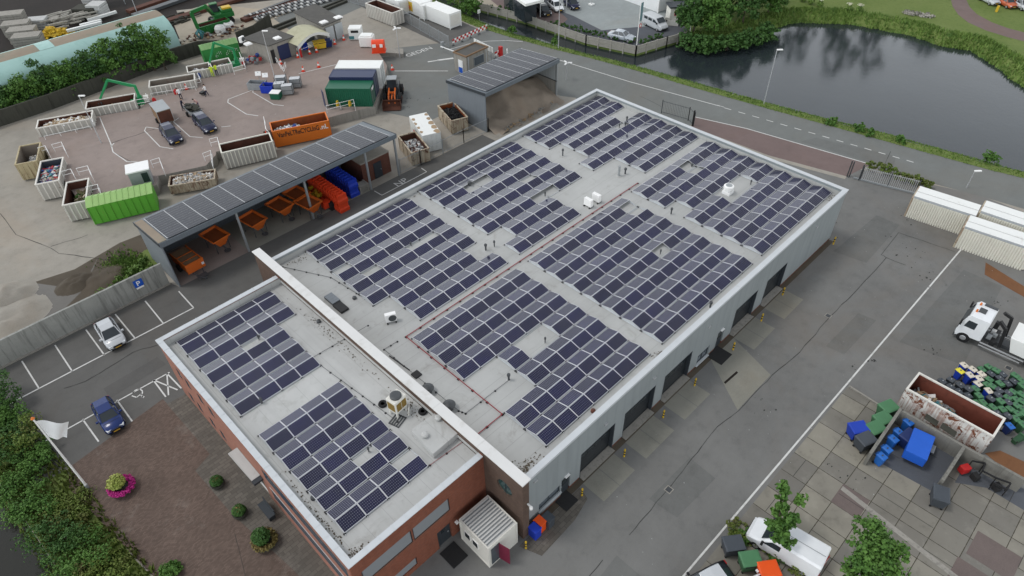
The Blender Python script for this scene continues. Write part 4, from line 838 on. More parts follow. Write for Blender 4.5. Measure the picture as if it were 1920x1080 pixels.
t = skip('white skip with bulky waste left of the two workers in yellow', (352,136),(394,128),2.4,2.4,2.3,inn='skipingrey',ribs=5); heap(t,'white bulky waste beside the workers',['plasticw','greyw','plasticw'],1.7,70,.7,5)
t = skip('white skip with mixed waste right of the two workers in yellow', (397,127),(434,119),2.4,2.4,2.3,inn='skipingrey',ribs=5); heap(t,'mixed pale waste in the skip right of the workers',['woodlight','greyw','plasticw'],1.7,70,.6,6)
t = skip('short yellowed rusty skip at the far left corner', (27,308),(68,300),2.4,2.3,4.7,out='skipyellow',inn='skipingrey',ribs=4); heap(t,'white paper scraps in the yellowed skip',['plasticw','rubble','greyw'],1.2,120,.4,7,.3,.95)
t = skip('white skip full of blue and red waste in the left row', (65,345),(116,335),2.4,2.3,5.4,inn='bindark',ribs=4,L=2.45); heap(t,'blue, white and red household waste',['bluew','plasticw','greyw','redw','tealw','woodlight'],1.8,260,.6,8)
t = skip('rusty brown skip with branches beside the lime green container', (116,384),(160,375),2.4,2.3,4.9,inn='skipin',ribs=4); heap(t,'branches and garden waste in the rusty skip',['branch','leafdark','woodlight','branch'],1.3,170,.7,9,.3,.95)
t = skip('low cream skip heaped with white rubble behind the carport roof', (316,350),(402,336),1.3,1.35,2.2,out='skiprusty',inn='skipin',ribs=10,L=5.1,taper=.12); heap(t,'white and grey rubble heaped in the low skip',['rubble','plasticw','greyw','rubble','woodwaste'],1.25,420,.5,10)
t = skip('long cream ribbed skip, empty, between low rubble skip and orange container', (415,287),(511,265),2.4,2.4,2.3,out='skipcream',inn='skipin',ribs=13)
oc = t = skip('bright orange container with dark lettering along its side', (510,247),(616,226),2.4,2.4,2.5,out='orange',inn='orangein',ribs=0,group=None); heap(t,'white and grey scrap in the orange container',['plasticw','greyw','bluew','plasticw'],1.7,150,.55,12,.04,.5)
def lettering(txt, t, x, y, z, size, m, rz=0, rx=pi/2, name='lettering', sc=1.0):
    c = bpy.data.curves.new(name, 'FONT'); c.body = txt; c.size = size; c.offset = size*.018
    o = bpy.data.objects.new('tmp', c); COL.objects.link(o); dg = bpy.context.evaluated_depsgraph_get(); dg.update()
    me = bpy.data.meshes.new_from_object(o.evaluated_get(dg)); bpy.data.objects.remove(o); me.materials.clear(); me.materials.append(m)
    q = bpy.data.objects.new(name, me); COL.objects.link(q); q.parent = t; q.location = (x,y,z); q.rotation_euler = (rx,0,rz); q.scale = (sc,1,1); return q
def fit_text(txt, x0, x1, z, size, m):
    q = lettering(txt, oc, x0, -.012, z, size, m); w = q.data; xs_ = [v.co.x for v in w.vertices]; q.scale = ((x1-x0)/(max(xs_)-min(xs_)),1,1)
fit_text('VanPeLTReCYCLInG', .55, 5.75, 1.42, .92, M['black']); fit_text('.nL', 5.85, 6.85, 1.42, .92, M['whitered'])
t = skip('scrap filled rusty skip behind the brick room of the carport', (771,287),(793,281),1.9,1.9,4.6,out='skiprusty',inn='skipin',ribs=4,L=2.3); heap(t,'grey and white scrap in the rusty skip',['greyw','plasticw','skipin'],1.4,120,.5,13)
t = skip('rust streaked cream skip filled with black asphalt beside the sand shed', (846,227),(874,220),2.0,2.0,4.7,out='skiprusty',inn='orangein',ribs=4,L=2.3); heap(t,'black broken asphalt piled in the rusty skip',['coal','coal','coal'],1.75,220,.4,14,.08,.95)
t = skip('big white skip with red brown inside and rust flecks, in front of the bin crowd', (1700,729),(1863,819),2.3,2.3,2.35,out='skipwhite',inn='skipbrown',ribs=0,group=None); heap(t,'twisted metal racks and mixed scrap in the big white skip',['greyw','greyw','plasticw','skipin','tealw','woodwaste'],1.0,110,.6,15,.05,.55)
t = skip('open red brown container with white grating sides at the top edge', (686,10),(737,30),2.4,2.4,2.4,out='skipwhite',inn='skipin',ribs=14,group=None,L=9.5,doors=False) if False else None
# closed containers
def lidded(label, a, b, zr, H, W, side, top, L=None, zb=0., rise=.35, ribs=9, group=None, name='closed_container'):
    A, rz, l = two(a, b, zr); L = L or l; t = T(name, label, 'container', (A.x,A.y,zb), rz, group); g = MB().box(0,L,0,W,.15,H)
    l_ = MB(); l_.add([(-.06,-.06,H+.004),(L+.06,-.06,H+.004),(L+.06,W*.62,H+rise),(-.06,W*.62,H+rise),(-.06,W+.06,H+.004),(L+.06,W+.06,H+.004)], [(0,1,2,3),(3,2,5,4),(0,3,4),(1,5,2),(0,4,5,1)])
    for i in range(1, 11): x = i*L/11; l_.bar((x,-.06,H+.03),(x,W*.62,H+rise+.03),.06,.05).bar((x,W*.62,H+rise+.03),(x,W+.06,H+.03),.06,.05)
    l_.build('lid', M[top], t)
    for i in range(ribs+1): x = .02+i*(L-.12)/ribs; g.box(x,x+.08,-.09,-.001,.16,H-.05).box(x,x+.08,W+.001,W+.08,.16,H-.05)
    g.build('body', M[side], t); MB().box(.2,L-.2,.4,.6,0,.149).box(.2,L-.2,W-.6,W-.4,0,.149).each('skid', M['darksteel'], t); return t
lidded('lime green container with pitched rusty lid at the corner of the recycling site', (162,390),(285,362),2.4,2.4,2.4,'limegreen','limetop')
t = lidded('green container with pale green lid and white scribbles beside the grey scrap wall', (378,95),(446,80),2.6,2.6,2.4,'green','greentop',rise=.3,ribs=4)
g = MB(); r_ = random.Random(2)
for cx in (2.2,3.8,4.7):
    for k in range(10): a = k*.63; g.cbox((cx+.45*cos(a),-.03,1.5+.35*sin(a*1.3)),(.16,.012,.05),0,0,0,a)
g.build('white_scribble', M['whitered'], t)
# white container with peeling flat top and grating side
A, rz, l = two((792,255),(827,247),2.5); t = T('closed_container', 'white container with dirt patches on its flat top next to the asphalt skip', 'container', (A.x,A.y,0), rz)
MB().box(0,2.35,0,5.6,.1,2.5).build('body', M['cont_white'], t); g = MB(); r_ = random.Random(8)
for i in range(9):
    e_ = .15 if i % 2 else 2.15; x, y, q = e_+r_.uniform(-.15,.15), .4+i*.58, r_.uniform(.25,.5); g.sheet([(max(.02,min(2.33,x+q*r_.uniform(.6,1.1)*cos(k*.7))), y+q*1.1*sin(k*.7)) for k in range(9)], 2.506)
g.build('dirt_patches', M['woodwaste'], t); g = MB()
for i in range(11): g.box(-.06,-.001,.2+i*.5,.28+i*.5,.15,2.45)
for i in range(5): g.box(.05+i*.55,.12+i*.55,-.06,-.001,.15,2.45)
g.box(-.06,2.41,-.06,5.66,2.4,2.49) if False else None; g.build('side_ribs', M['cont_white'], t); MB().box(-.07,-.061,.6,3.2,.9,1.9).build('grating', M['steel'], t); MB().box(-.075,-.07,3.4,3.9,.9,1.5).build('red_mark', M['red'], t)
# shipping containers on the platform
def shipping(label, A, rz, L, W, H, m, zb, doors=True):
    t = T('shipping_container', label, 'container', (A[0],A[1],zb), rz, 'shipping containers on the recycling platform'); g = MB(); n = int(L/.28); y0 = 0
    prof = []
    for i in range(n):
        x = .1+i*(L-.2)/n; w = (L-.2)/n; prof += [(x,0),(x+w*.35,0),(x+w*.5,.05),(x+w*.85,.05)]
    prof.append((L-.1,0)); vs = []
    for x, d in prof: vs += [(x,d,.15),(x,d,H-.12)]
    g.add(vs, [(2*i,2*i+2,2*i+3,2*i+1) for i in range(len(prof)-1)])
    g.add([(x,W-y,z) for x,y,z in vs], [(2*i+1,2*i+3,2*i+2,2*i) for i in range(len(prof)-1)]); g.box(.06,L-.06,.06,W-.06,H-.12,H-.03).box(.1,L-.1,.08,W-.08,.1,.2).box(.04,.1,.06,W-.06,.1,H-.1).box(L-.1,L-.04,.06,W-.06,.1,H-.1)
    g.build('body', M[m], t); f = MB()
    for x in (0,L-.12):
        for y in (0,W-.12): f.box(x,x+.12,y,y+.12,0,H)
    for y in (0,W-.1): f.box(.121,L-.121,y,y+.1,H-.12,H-.005).box(.121,L-.121,y,y+.1,0,.14)
    for x in (0,L-.1): f.box(x,x+.1,.121,W-.121,H-.12,H-.005).box(x,x+.1,.121,W-.121,0,.14)
    f.build('frame', M[m], t); d = MB()
    for y in (.5,.9,1.5,1.9): d.tube((L+.02,y,.2),(L+.02,y,H-.2),.025,n=6)
    d.each('lock_rod', M['steel'], t); return t
g0 = G(609,166,3.9); rz = radians(-47.8); n_ = Vector((-sin(rz), cos(rz)))
gc = shipping('dark green shipping container, nearest of the three side by side', (g0.x,g0.y), rz, 6.05, 2.44, 2.6, 'cont_green', 1.3)
MB().add([(6.07,.75,1.9),(6.07,1.9,1.9),(6.07,1.9,2.3),(6.07,.75,2.3)],[(0,1,2,3)]).build('label_plate', M['whitered'], gc)
shipping('navy blue shipping container in the middle of the three', (g0.x+n_.x*2.65-.1, g0.y+n_.y*2.65), rz, 6.05, 2.44, 3.0, 'cont_blue', 1.3)
wc = shipping('white shipping container, farthest of the three', (g0.x+n_.x*5.35+.1, g0.y+n_.y*5.35), rz, 6.3, 2.6, 3.0, 'cont_white', 1.3)
d = MB().cbox((-.35,-.3,1.3),(.05,1.1,2.3),0,.5); d.build('open_door', M['cont_blue'], gc)
# row of white containers at the upper edge
def boxcont(label, a, b, z, W, H, m='cont_white', ribs=0, group='white containers in the upper container yard', name='white_container', L=None):
    A, rz, l = two(a, b, z); L = L or l; t = T(name, label, 'container', (A.x,A.y,0), rz, group); MB().box(0,L,0,W,.15,H).build('body', M[m], t, bevel=.04); g = MB()
    for x in (-.03,L-.12):
        for y in (-.03,W-.12): g.box(x,x+.15,y,y+.15,0,H+.06)
    g.each('corner_post', M[m], t); MB().box(L-.0,L+.05,.25,W-.25,.5,H-.3).build('door', M['cabin'], t); k = MB()
    for i in range(ribs): x = .3+i*(L-.7)/max(1,ribs-1); k.box(x,x+.12,-.06,-.001,.2,H-.1)
    if ribs: k.build('side_ribs', M[m], t)
    return t
t = boxcont('large white container with rust spot, nearest the canal grass', (797,9),(842,27),2.6,2.5,2.6)
boxcont('narrow white container end standing between two large ones', (784,8),(797,13),2.5,2.3,2.5,L=1.3)
t = boxcont('white container with a yellow poster on its side', (752,-8),(783,5),2.6,2.5,2.6,L=5.6); MB().box(.7,3.1,-.012,-.004,.6,2.2).build('poster', M['yellow'], t); MB().box(1.0,2.6,-.018,-.013,.9,1.5).build('poster_mark', M['orange'], t)
boxcont('white container partly behind the red brown open one', (722,-8),(745,2),2.6,2.5,2.6,L=4)
t = skip('open container with red brown inside at the upper fence', (685,6),(733,24),2.4,2.4,2.4,out='skipwhite',inn='skipin',ribs=16,group=None,L=7.2)
# ribbed containers by the gate
def hiprib(label, a, b, H, W, L):
    A, rz, l = two(a, b, H); t = T('ribbed_container', label, 'container', (A.x,A.y,0), rz, 'cream ribbed containers by the road gate'); g = MB().box(0,L,.0,W,.12,H); g.build('body', M['skipcream'], t)
    k = MB(); n = 26
    for i in range(n): x = .03+i*(L-.1)/n; k.prism([(x,-.09),(x+.10,-.09),(x+.15,0),(x-.05,0)], .0, H-.02)
    k.build('side_ribs', M['skipcream'], t); r = MB(); r.box(-.03,L+.03,.30,W*.55-.02,H+.05,H+.09).box(-.03,L+.03,W*.55,W+.03,H+.10,H+.14).box(-.03,L+.03,-.02,.29,H,H+.045,1).box(-.0,L,.3,W,H,H+.05,1); r.build('lid', [M['cont_white'], M['steel']], t)
    e = MB(); e.box(-.16,-.001,-.1,.06,0,H+.05).box(-.16,-.001,W-.06,W+.1,0,H+.05).box(-.16,-.001,.061,W-.061,H-.1,H+.05).box(-.16,-.001,W*.4,W*.6,0,H-.1); e.build('end_frame', M['skiprusty'], t); return t
hiprib('cream ribbed container with white lid, first after the road gate', (1713,371),(1815,404),2.4,2.5,5.9)
t = hiprib('cream ribbed container with white lid, behind the second at the photo edge', (1838,399),(1925,428),2.4,2.5,6.0)
t = hiprib('cream ribbed container with rusty end standing nearest the yard line', (1808,428),(1918,465),2.4,2.5,6.2)
# ------------------------------------------------------------------ platform furniture
def rail(label, pts, z, h=1.0, group='white guard rails of the recycling platform', m='whitered', mid=True):
    t = T('guard_rail', label, 'guard rail', (0,0,0), 0, group); g = MB(); p = MB(); P_ = [G(x,y,z) for x,y in pts]
    for a, b in zip(P_, P_[1:]):
        for hh in ((h,h*.5) if mid else (h,)): g.tube(a+Vector((0,0,hh)), b+Vector((0,0,hh)), .03, n=6)
        n = max(1, int((b-a).length/1.6))
        for i in range(n+1): q = a.lerp(b,i/n); p.tube(q, q+Vector((0,0,h)), .03, n=6)
    g.build('rails', M[m], t); p.each('post', M[m], t); return t
rl = [((174,232),(181,243),(177,225),'guard rail at the right end of the leftmost far skip'),((252,202),(283,197),(278,188),'guard rail beside the first green crane'),((366,163),(380,160),(374,150),'guard rail between the nearly empty skip and the workers'),((440,140),(463,134),(452,110),'guard rail at the second green crane'),
 ((104,285),(122,280),(129,296),'guard rail between yellowed skip and blue waste skip, right one'),((78,291),(92,287),(97,298),'guard rail between yellowed skip and blue waste skip, left one'),((150,330),(171,325),(178,342),'guard rail above the rusty branch skip, right one'),((122,336),(140,331),(146,343),'guard rail above the rusty branch skip, left one'),
 ((288,315),(304,310),(311,330),'guard rail at the white booth by the rubble skip'),((385,302),(400,296),(402,320),'guard rail at the right end of the rubble skip'),((397,275),(412,271),(418,295),'guard rail at the left end of the cream ribbed skip'),((498,232),(502,255),(508,262),'guard rail at the left end of the orange container'),((168,365),(190,360),(193,372),'guard rail behind the lime green container')]
for a, b, c_, lb in rl: rail(lb, [a,b,c_], 1.3, 1.05)
rail('long white guard rail along the near edge of the leftmost far skip row', [(86,262),(172,243)], 1.3, .5, mid=False); rail('long white guard rail in front of the nearly empty skip', [(285,183),(368,170)], 1.3, .6, mid=False)
rail('white pipe rail with yellow hangers beside the green shipping container', [(614,212),(665,200),(667,208)], 1.3, 1.05)
for px in (635,658): v = G(px,205,1.3); tag(MB().cbox((0,0,.75),(.45,.2,.5)).cbox((0,0,1.1),(.3,.15,.3)).build('yellow_box', M['yellow'], loc=v, rot=(0,0,.4)), 'yellow box hung on the pipe rail, '+('left' if px == 635 else 'right')+' one', 'box', 'yellow boxes on the rail')
def crane(label, base, elbow, zk, tip, zt, rz):
    v = G(*base, 1.3); t = T('knuckle_crane', label, 'crane', v, rz, 'green knuckle boom cranes'); inv = t.matrix_basis.inverted() if False else Matrix.Rotation(-rz,4,'Z') @ Matrix.Translation(-v)
    MB().box(-1.3,.4,-.6,.6,0,.5).box(-.3,.3,-.3,.3,.501,1.0).build('pedestal', M['craneg'], t); MB().tube((0,0,1),(0,0,2.6),.22,.18,10).build('column', M['craneg'], t)
    e = inv @ G(*elbow, zk); q = inv @ G(*tip, zt); s_ = Vector((0,0,2.5))
    MB().bar(s_, e, .26,.30).bar(s_.lerp(e,.15)+Vector((0,0,-.25)), s_.lerp(e,.6)+Vector((0,0,-.2)), .1).build('main_boom', M['craneg'], t); MB().bar(e, q, .20,.24).bar(e.lerp(q,.1)+Vector((.2,0,0)), e.lerp(q,.6)+Vector((.15,0,0)), .09).build('outer_boom', M['craneg'], t)
    g = MB()
    for k in range(5): a = k*2*pi/5; g.bar(q, q+Vector((.4*cos(a),.4*sin(a),-.35)), .12).bar(q+Vector((.4*cos(a),.4*sin(a),-.35)), q+Vector((.12*cos(a),.12*sin(a),-.9)), .1)
    g.build('grapple', M['darksteel'], t); MB().box(.45,1.1,-.3,.3,.1,.9).build('seat_box', M['cabin'], t); return t
crane('green knuckle crane bent over the second far skip', (266,193),(201,150),5.2,(187,188),2.2,radians(-23)); crane('green knuckle crane in front of the scribbled green container', (446,122),(400,80),5.5,(393,118),2.4,radians(-23))
# grey waste buildings and canopy
def P3(px, py, z): v = G(px,py,z); return (v.x, v.y)
bl = T('depot_building', 'low grey depot building with felt roof and blue door by the beige canopy', 'building', (0,0,0)); a = [(25.6,84.8),(26.9,79.6),(31.3,79.9),(30.6,85.5)]
MB().prism(a, 1.3, 4.0).build('wall', M['conc'], bl); MB().prism([(25.5,85),(26.8,79.4),(31.4,79.7),(30.7,85.7)], 4.004, 4.14).build('roof', M['felt'], bl)
d = MB().bar((28.9,79.66,1.35),(28.9,79.66,3.4),1.7,.12) if False else MB().box(28.2,30.1,79.62,79.75,1.35,3.5); d.build('door', M['cont_blue'], bl); MB().box(26.95,27.5,79.5,79.68,1.35,3.3).build('doorway', M['black'], bl)
for px, py in ((465,83),(520,72)): v = G(px,py,4.15); tag(MB().box(-.5,.5,-.5,.5,0,.12).box(-.42,.42,-.42,.42,.121,.2).build('roof_light', M['whitered'], bl, loc=(v.x,v.y,4.145)), '', '') if False else MB().box(-.5,.5,-.5,.5,0,.12).box(-.42,.42,-.42,.42,.121,.2).build('roof_light', M['whitered'], bl, loc=(v.x,v.y,4.145))
t = ac(455,80,4.15,radians(20),'white air conditioner on the felt roof of the depot building')
b2 = T('depot_building', 'low felt roofed depot building with pale doors behind the canopy', 'building', (0,0,0)); a = [(36.6,80.0),(40.3,80.6),(41.0,89),(36.8,88.5)]
MB().prism(a, 1.3, 4.0).build('wall', M['conc'], b2); MB().prism([(36.4,79.8),(40.5,80.4),(41.2,89.2),(36.6,88.7)], 4.004, 4.14).build('roof', M['felt'], b2)
for px, py in ((607,42),(634,33)): v = G(px,py,4.15); MB().box(-.6,.6,-.5,.5,0,.12).box(-.5,.5,-.42,.42,.121,.2).build('roof_light', M['whitered'], b2, loc=(v.x,v.y,4.145))
for i in range(2): x = 36.9+i*1.8; MB().box(x,x+1.4,79.75+i*.25,79.9+i*.25,1.3,3.7).build('door', M['ribwhite'], b2)
cp_ = T('canopy_roof', 'arched beige sheet canopy on posts over the bin bay', 'canopy', (0,0,0)); Q = [Vector(G(*q)) for q in ((524,66,4.2),(556,79,4.2),(616,55,4.2),(583,40,4.2))]; g = MB(); e = MB(); n = 10
for k in range(n+1):
    u = k/n; zz = sin(pi*u)*.9; a = Q[0].lerp(Q[3],u); b = Q[1].lerp(Q[2],u); a.z = 3.6+zz; b.z = 3.6+zz; g.v += [tuple(a), tuple(b)]; e.v += [tuple(b+Vector((.03,-.03,.02))), tuple(b+Vector((.03,-.03,-.35-.25*(1-sin(pi*u)))))]
for k in range(n): g.f.append([2*k,2*k+1,2*k+3,2*k+2]); g.m.append(0); e.f.append([2*k,2*k+1,2*k+3,2*k+2]); e.m.append(0)
g.build('sheet', M['canopy'], cp_, smooth=True); e.build('valance', M['canopyw'], cp_)
for q in Q: p_ = MB().tube((q.x,q.y,1.3),(q.x,q.y,3.5),.07); p_.build('post', M['steel'], cp_)
MB().prism([(Q[0].x,Q[0].y),(Q[3].x,Q[3].y),(Q[3].x-.2,Q[3].y+.1),(Q[0].x-.2,Q[0].y+.1)],1.3,3.5).build('back_wall', M['clad_dark'], cp_)
def wheelie(label, loc, rz, body, lid, group, lab=None, big=False, src={}):
    key = (body, lid, big)
    if key in src: return dup(src[key], loc, rz, label, group)
    t = T('wheelie_bin' if not big else 'waste_container', label, 'wheelie bin' if not big else 'waste container', loc, rz, group); w, d, h = (.54,.64,.98) if not big else (1.35,1.05,1.15); g = MB(); q = .78; zb = .08 if not big else .18
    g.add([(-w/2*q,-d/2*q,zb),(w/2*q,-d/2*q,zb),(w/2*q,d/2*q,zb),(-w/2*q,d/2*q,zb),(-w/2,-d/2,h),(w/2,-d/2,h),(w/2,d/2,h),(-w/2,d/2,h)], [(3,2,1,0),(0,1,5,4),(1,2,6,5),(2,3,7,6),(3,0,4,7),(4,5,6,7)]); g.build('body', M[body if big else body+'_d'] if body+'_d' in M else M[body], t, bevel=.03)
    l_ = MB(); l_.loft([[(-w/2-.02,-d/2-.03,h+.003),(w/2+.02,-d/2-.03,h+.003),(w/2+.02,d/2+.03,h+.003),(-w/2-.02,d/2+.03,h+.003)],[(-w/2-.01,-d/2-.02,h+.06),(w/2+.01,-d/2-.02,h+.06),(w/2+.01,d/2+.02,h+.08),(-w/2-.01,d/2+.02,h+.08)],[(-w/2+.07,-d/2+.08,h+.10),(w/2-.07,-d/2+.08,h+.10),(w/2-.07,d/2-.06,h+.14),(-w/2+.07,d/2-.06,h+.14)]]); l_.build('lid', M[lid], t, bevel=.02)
    if not big: MB().box(-.08,.08,-.05,.05,h+.142,h+.147).build('lid_mark', M['bindark' if 'dark' not in lid else 'steel'], t)
    else: MB().box(-.5,.5,-.56,-.52,h-.12,h-.04).build('grip_bar', M['dark'], t)
    if big:
        for x in (-.5,.5):
            for y in (-.35,.35): MB().lathe((x,y,.09),[(.09,-.03),(.09,.03)],10,axis='x').build('wheel', M['tyre'], t)
    else:
        for x in (-.24,.24): MB().lathe((x,d/2*.8,.1),[(.1,-.03),(.1,.03)],10,axis='x').build('wheel', M['tyre'], t)
        MB().bar((-.22,d/2+.09,h-.02),(.22,d/2+.09,h-.02),.04).build('handle', M[lid], t)
    src[key] = t; return t
for i, (px, py) in enumerate(((597,92),(605,91))): wheelie(('left','right')[i]+' of two tall yellow bins under the beige canopy', G(px,py,1.3), -.4, 'yellow','yellow','yellow bins under the canopy', big=True)
wheelie('dark navy bin right of the yellow bins under the canopy', G(616,89,1.3), -.4, 'binnavy','binnavy',None, big=True)
tag(MB().cbox((0,0,.3),(.9,.6,.6)).cbox((.3,.4,.4),(.7,.5,.8)).build('blue_crate', M['blueblock'], loc=G(572,92,1.3)), 'blue crates stacked under the beige canopy', 'crate')
# traffic cones
def cone(px, py, z, label, src=[]):
    v = G(px,py,z); gp = 'red and white traffic cones on the recycling platform'
    if src: return dup(src[0], v, 0, label, gp)
    t = T('traffic_cone', label, 'traffic cone', v, 0, gp); MB().cbox((0,0,.03),(.5,.5,.06)).build('base', M['red'], t); MB().lathe((0,0,.06),[(.2,0),(.05,.8)],10).build('cone', M['redblock'], t); MB().lathe((0,0,.31),[(.162,0),(.115,.25)],10).build('band', M['whitered'], t); src.append(t); return t
for px, py, lb in ((559,108,'cone beside the red post at the canopy corner'),(594,98,'cone right of the low white pipe by the yellow bins'),(628,83,'cone left of the pale depot doors'),(645,75,'cone right of the pale depot doors'),(527,120,'cone on top end of the white folding barrier'),(569,134,'cone on the painted line, left of its pair'),(598,126,'cone on the painted line, right of its pair'),(736,131,'cone behind the white shipping container'),(350,167,'cone in front of the nearly empty skip'),(501,257,'cone at the left end of the orange container'),(581,101,'small cone in the middle of the low white pipe')): cone(px,py,1.3,lb)
rail('low white pipe barrier between cones under the canopy', [(566,104),(592,93)], 1.3, .9, mid=False); rail('white folding barrier leaning open on the platform', [(519,118),(534,140),(537,127)], 1.3, .9)
tag(MB().cbox((0,0,.7),(.3,.3,1.4)).cbox((0,0,1.5),(.4,.4,.2)).build('red_post', M['red'], loc=G(565,107,1.3)), 'red post box at the canopy corner', 'post')
t = T('signal_post', 'grey post with a pale head at the canopy corner', 'post', G(561,103,1.3)); MB().tube((0,0,0),(0,0,2.2),.12).build('pole', M['steel'], t); MB().cbox((0,0,2.3),(.5,.4,.35)).build('head', M['cabin'], t)
# collection boxes
t = T('textile_bank', 'red orange bottle bank with rounded top', 'bottle bank', G(711,96,1.3), radians(-42)); g = MB(); pr = [(-.75,0),(.75,0),(.75,1.1),(.55,1.5),(.2,1.65),(-.2,1.65),(-.55,1.5),(-.75,1.1)]; g.loft([[(-.95,y,z+.15) for y,z in pr],[(.95,y,z+.15) for y,z in pr]]); g.build('body', M['redblock'], t, bevel=.05); MB().box(-.85,-.3,-.765,-.752,.9,1.4).box(.3,.75,-.765,-.752,.9,1.4).build('label_plate', M['whitered'], t); MB().box(-1.05,1.05,-.85,.85,0,.149).build('base', M['redblock'], t)
t = T('bottle_bank', 'white box shaped bottle bank beside the red orange one', 'bottle bank', G(690,86,1.3), radians(-50)); g = MB().box(-1.1,1.1,-.8,.8,.1,1.7); g.build('body', M['cont_white'], t, bevel=.12); MB().box(-.9,.9,-.65,.65,1.701,1.85).build('lid', M['cont_white'], t, bevel=.05)
t = T('waste_press', 'white waste press with a dark slot next to the pale depot doors', 'waste press', G(669,72,1.3), radians(-45)); MB().box(-1.0,1.0,-.8,.8,.1,1.9).build('body', M['cont_white'], t, bevel=.06); MB().box(-.6,.6,-.812,-.8,1.2,1.6).build('slot', M['black'], t); MB().box(-1.02,-.2,-.815,-.81,.2,.7).build('panel', M['tealw'], t)
# cages, boxes and signs in the middle of the platform
for i, (px, py) in enumerate(((527,172),(541,176),(529,160),(556,163))):
    t = T('mesh_cage', ('left front','nearest','left rear','right rear')[i]+' grey mesh cage with pale lid in the cluster by the lamp post', 'cage', G(px,py,1.3), radians(-38), 'grey mesh cages on the platform'); MB().box(-.75,.75,-.5,.5,.15,1.3).build('body', M['steel'], t); g = MB()
    for x in (-.78,.72):
        for y in (-.53,.47): g.box(x,x+.06,y,y+.06,0,1.5)
    for z in (.7,1.3): g.box(-.72,.72,-.53,-.501,z,z+.05).box(-.72,.72,.501,.53,z,z+.05)
    g.build('frame', M['darksteel'], t); MB().box(-.7,.7,-.46,.46,1.301,1.36).build('lid', M['alu'], t)
def openbox(label, px, py, rz, L, W, H, m, name='open_box', cat='box', z=1.3):
    t = T(name, label, cat, G(px,py,z), rz); g = MB(); g.box(-L/2,L/2,-W/2,-W/2+.06,0.05,H).box(-L/2,L/2,W/2-.06,W/2,.05,H).box(-L/2,-L/2+.06,-W/2+.061,W/2-.061,.05,H).box(L/2-.06,L/2,-W/2+.061,W/2-.061,.05,H); g.build('sides', M[m], t); MB().box(-L/2+.06,L/2-.06,-W/2+.061,W/2-.061,.05,.15).build('floor', M['darksteel'], t); return t
openbox('grey open metal box left of the blue box', 484,166,radians(-52),2.4,1.3,1.0,'steel'); openbox('blue open box with rounded slot in the platform cluster', 505,172,radians(-52),1.8,1.3,1.1,'blueblock')
t = openbox('green box with a white lid at the front of the cluster', 519,184,radians(-52),1.3,1.1,.9,'cont_green'); MB().box(-.68,.68,-.58,.58,.9,.98).build('lid', M['whitered'], t)
for px, py, lb in ((490,160,'white info board on a thin post, left of the cluster'),(503,163,'white info board on a thin post above the blue box')):
    t = T('info_board', lb, 'sign', G(px,py,1.3), radians(-40), 'info boards of the platform'); MB().tube((0,0,0),(0,0,2.0),.04,n=6).build('post', M['steel'], t); MB().cbox((0,-.05,1.8),(.8,.04,.6),0,0,-.5).build('board', M['whitered'], t)
t = T('booth', 'white roofed grey booth at the edge beside the rubble skip', 'booth', G(269,341,1.3), radians(-20)); MB().box(-1.1,1.1,-.9,.9,0,1.9).build('wall', M['steel'], t); MB().box(-1.25,1.25,-1.05,1.05,1.901,2.05).build('roof', M['whitered'], t); MB().box(.2,.9,-.915,-.902,.4,1.6).build('window', M['glass'], t)
for px, py, lb in ((470,118,'heap of mixed household goods at the depot wall'),):
    g = MB(); r_ = random.Random(3)
    for _ in range(26): g.cbox((r_.gauss(0,.6),r_.gauss(0,.5),r_.uniform(.1,.9)),(r_.uniform(.2,.6),r_.uniform(.2,.5),r_.uniform(.1,.5)),r_.randrange(4),r_.random()*3,r_.random())
    tag(g.build('goods_heap', [M['redw'],M['bluew'],M['greyw'],M['tealw']], loc=G(px,py,1.3)), lb, 'waste', kind='stuff')
r_ = random.Random(6)
# concrete wedge, wall behind, big bags
t = tag(MB().prism([G2(655,99,.0),G2(757,108,.0),G2(757,98,.0),G2(700,96,0)],0,.6).build('ramp_kerb', M['conc']), 'pale concrete wedge wall beside the ramp below the red bottle bank', 'wall')
# ================================================================== CARPORT, SHEDS, WALLS, SCRAP YARD
def flat_array(label, o, ex, ey, n, nx, ny, pl, pw, gx=.03, gy=.02, group='solar arrays on the open sheds'):
    """panels lying on a sloping roof: o = corner, ex, ey unit vectors along the roof, n = normal"""
    root = T('solar_array', label, 'solar panels', o, 0, group); me = bpy.data.meshes.new('solar_panel'); mb = MB(); b = .028
    mb.box(0,pl,0,pw,0,.035); mb.add([(b,b,.038),(pl-b,b,.038),(pl-b,pw-b,.038),(b,pw-b,.038)], [(0,1,2,3)], 1); me.from_pydata(mb.v, [], mb.f); me.materials.append(M['frame2']); me.materials.append(M['cells2']); me.polygons.foreach_set('material_index', mb.m)
    uv = me.uv_layers.new(name='UVMap')
    for li, c_ in zip(me.polygons[len(mb.f)-1].loop_indices, ((0,0),(1,0),(1,1),(0,1))): uv.data[li].uv = c_
    R_ = Matrix((ex, ey, n)).transposed().to_4x4()
    for i in range(nx):
        for j in range(ny):
            q = bpy.data.objects.new('solar_panel', me); COL.objects.link(q); q.parent = root; q.matrix_local = Matrix.Translation(ex*(i*(pl+gx)+.0)+ey*(j*(pw+gy))+n*.06) @ R_
    g = MB()
    for i in range(nx+1): g.bar(ex*(i*(pl+gx)-gx/2)+n*.085, ex*(i*(pl+gx)-gx/2)+ey*ny*(pw+gy)+n*.085, .05, .04)
    g.build('mounting_frame', M['alu'], root); return root
M['frame2'] = mat('grey panel frame', (.10,.105,.115), .4, .06, 3)
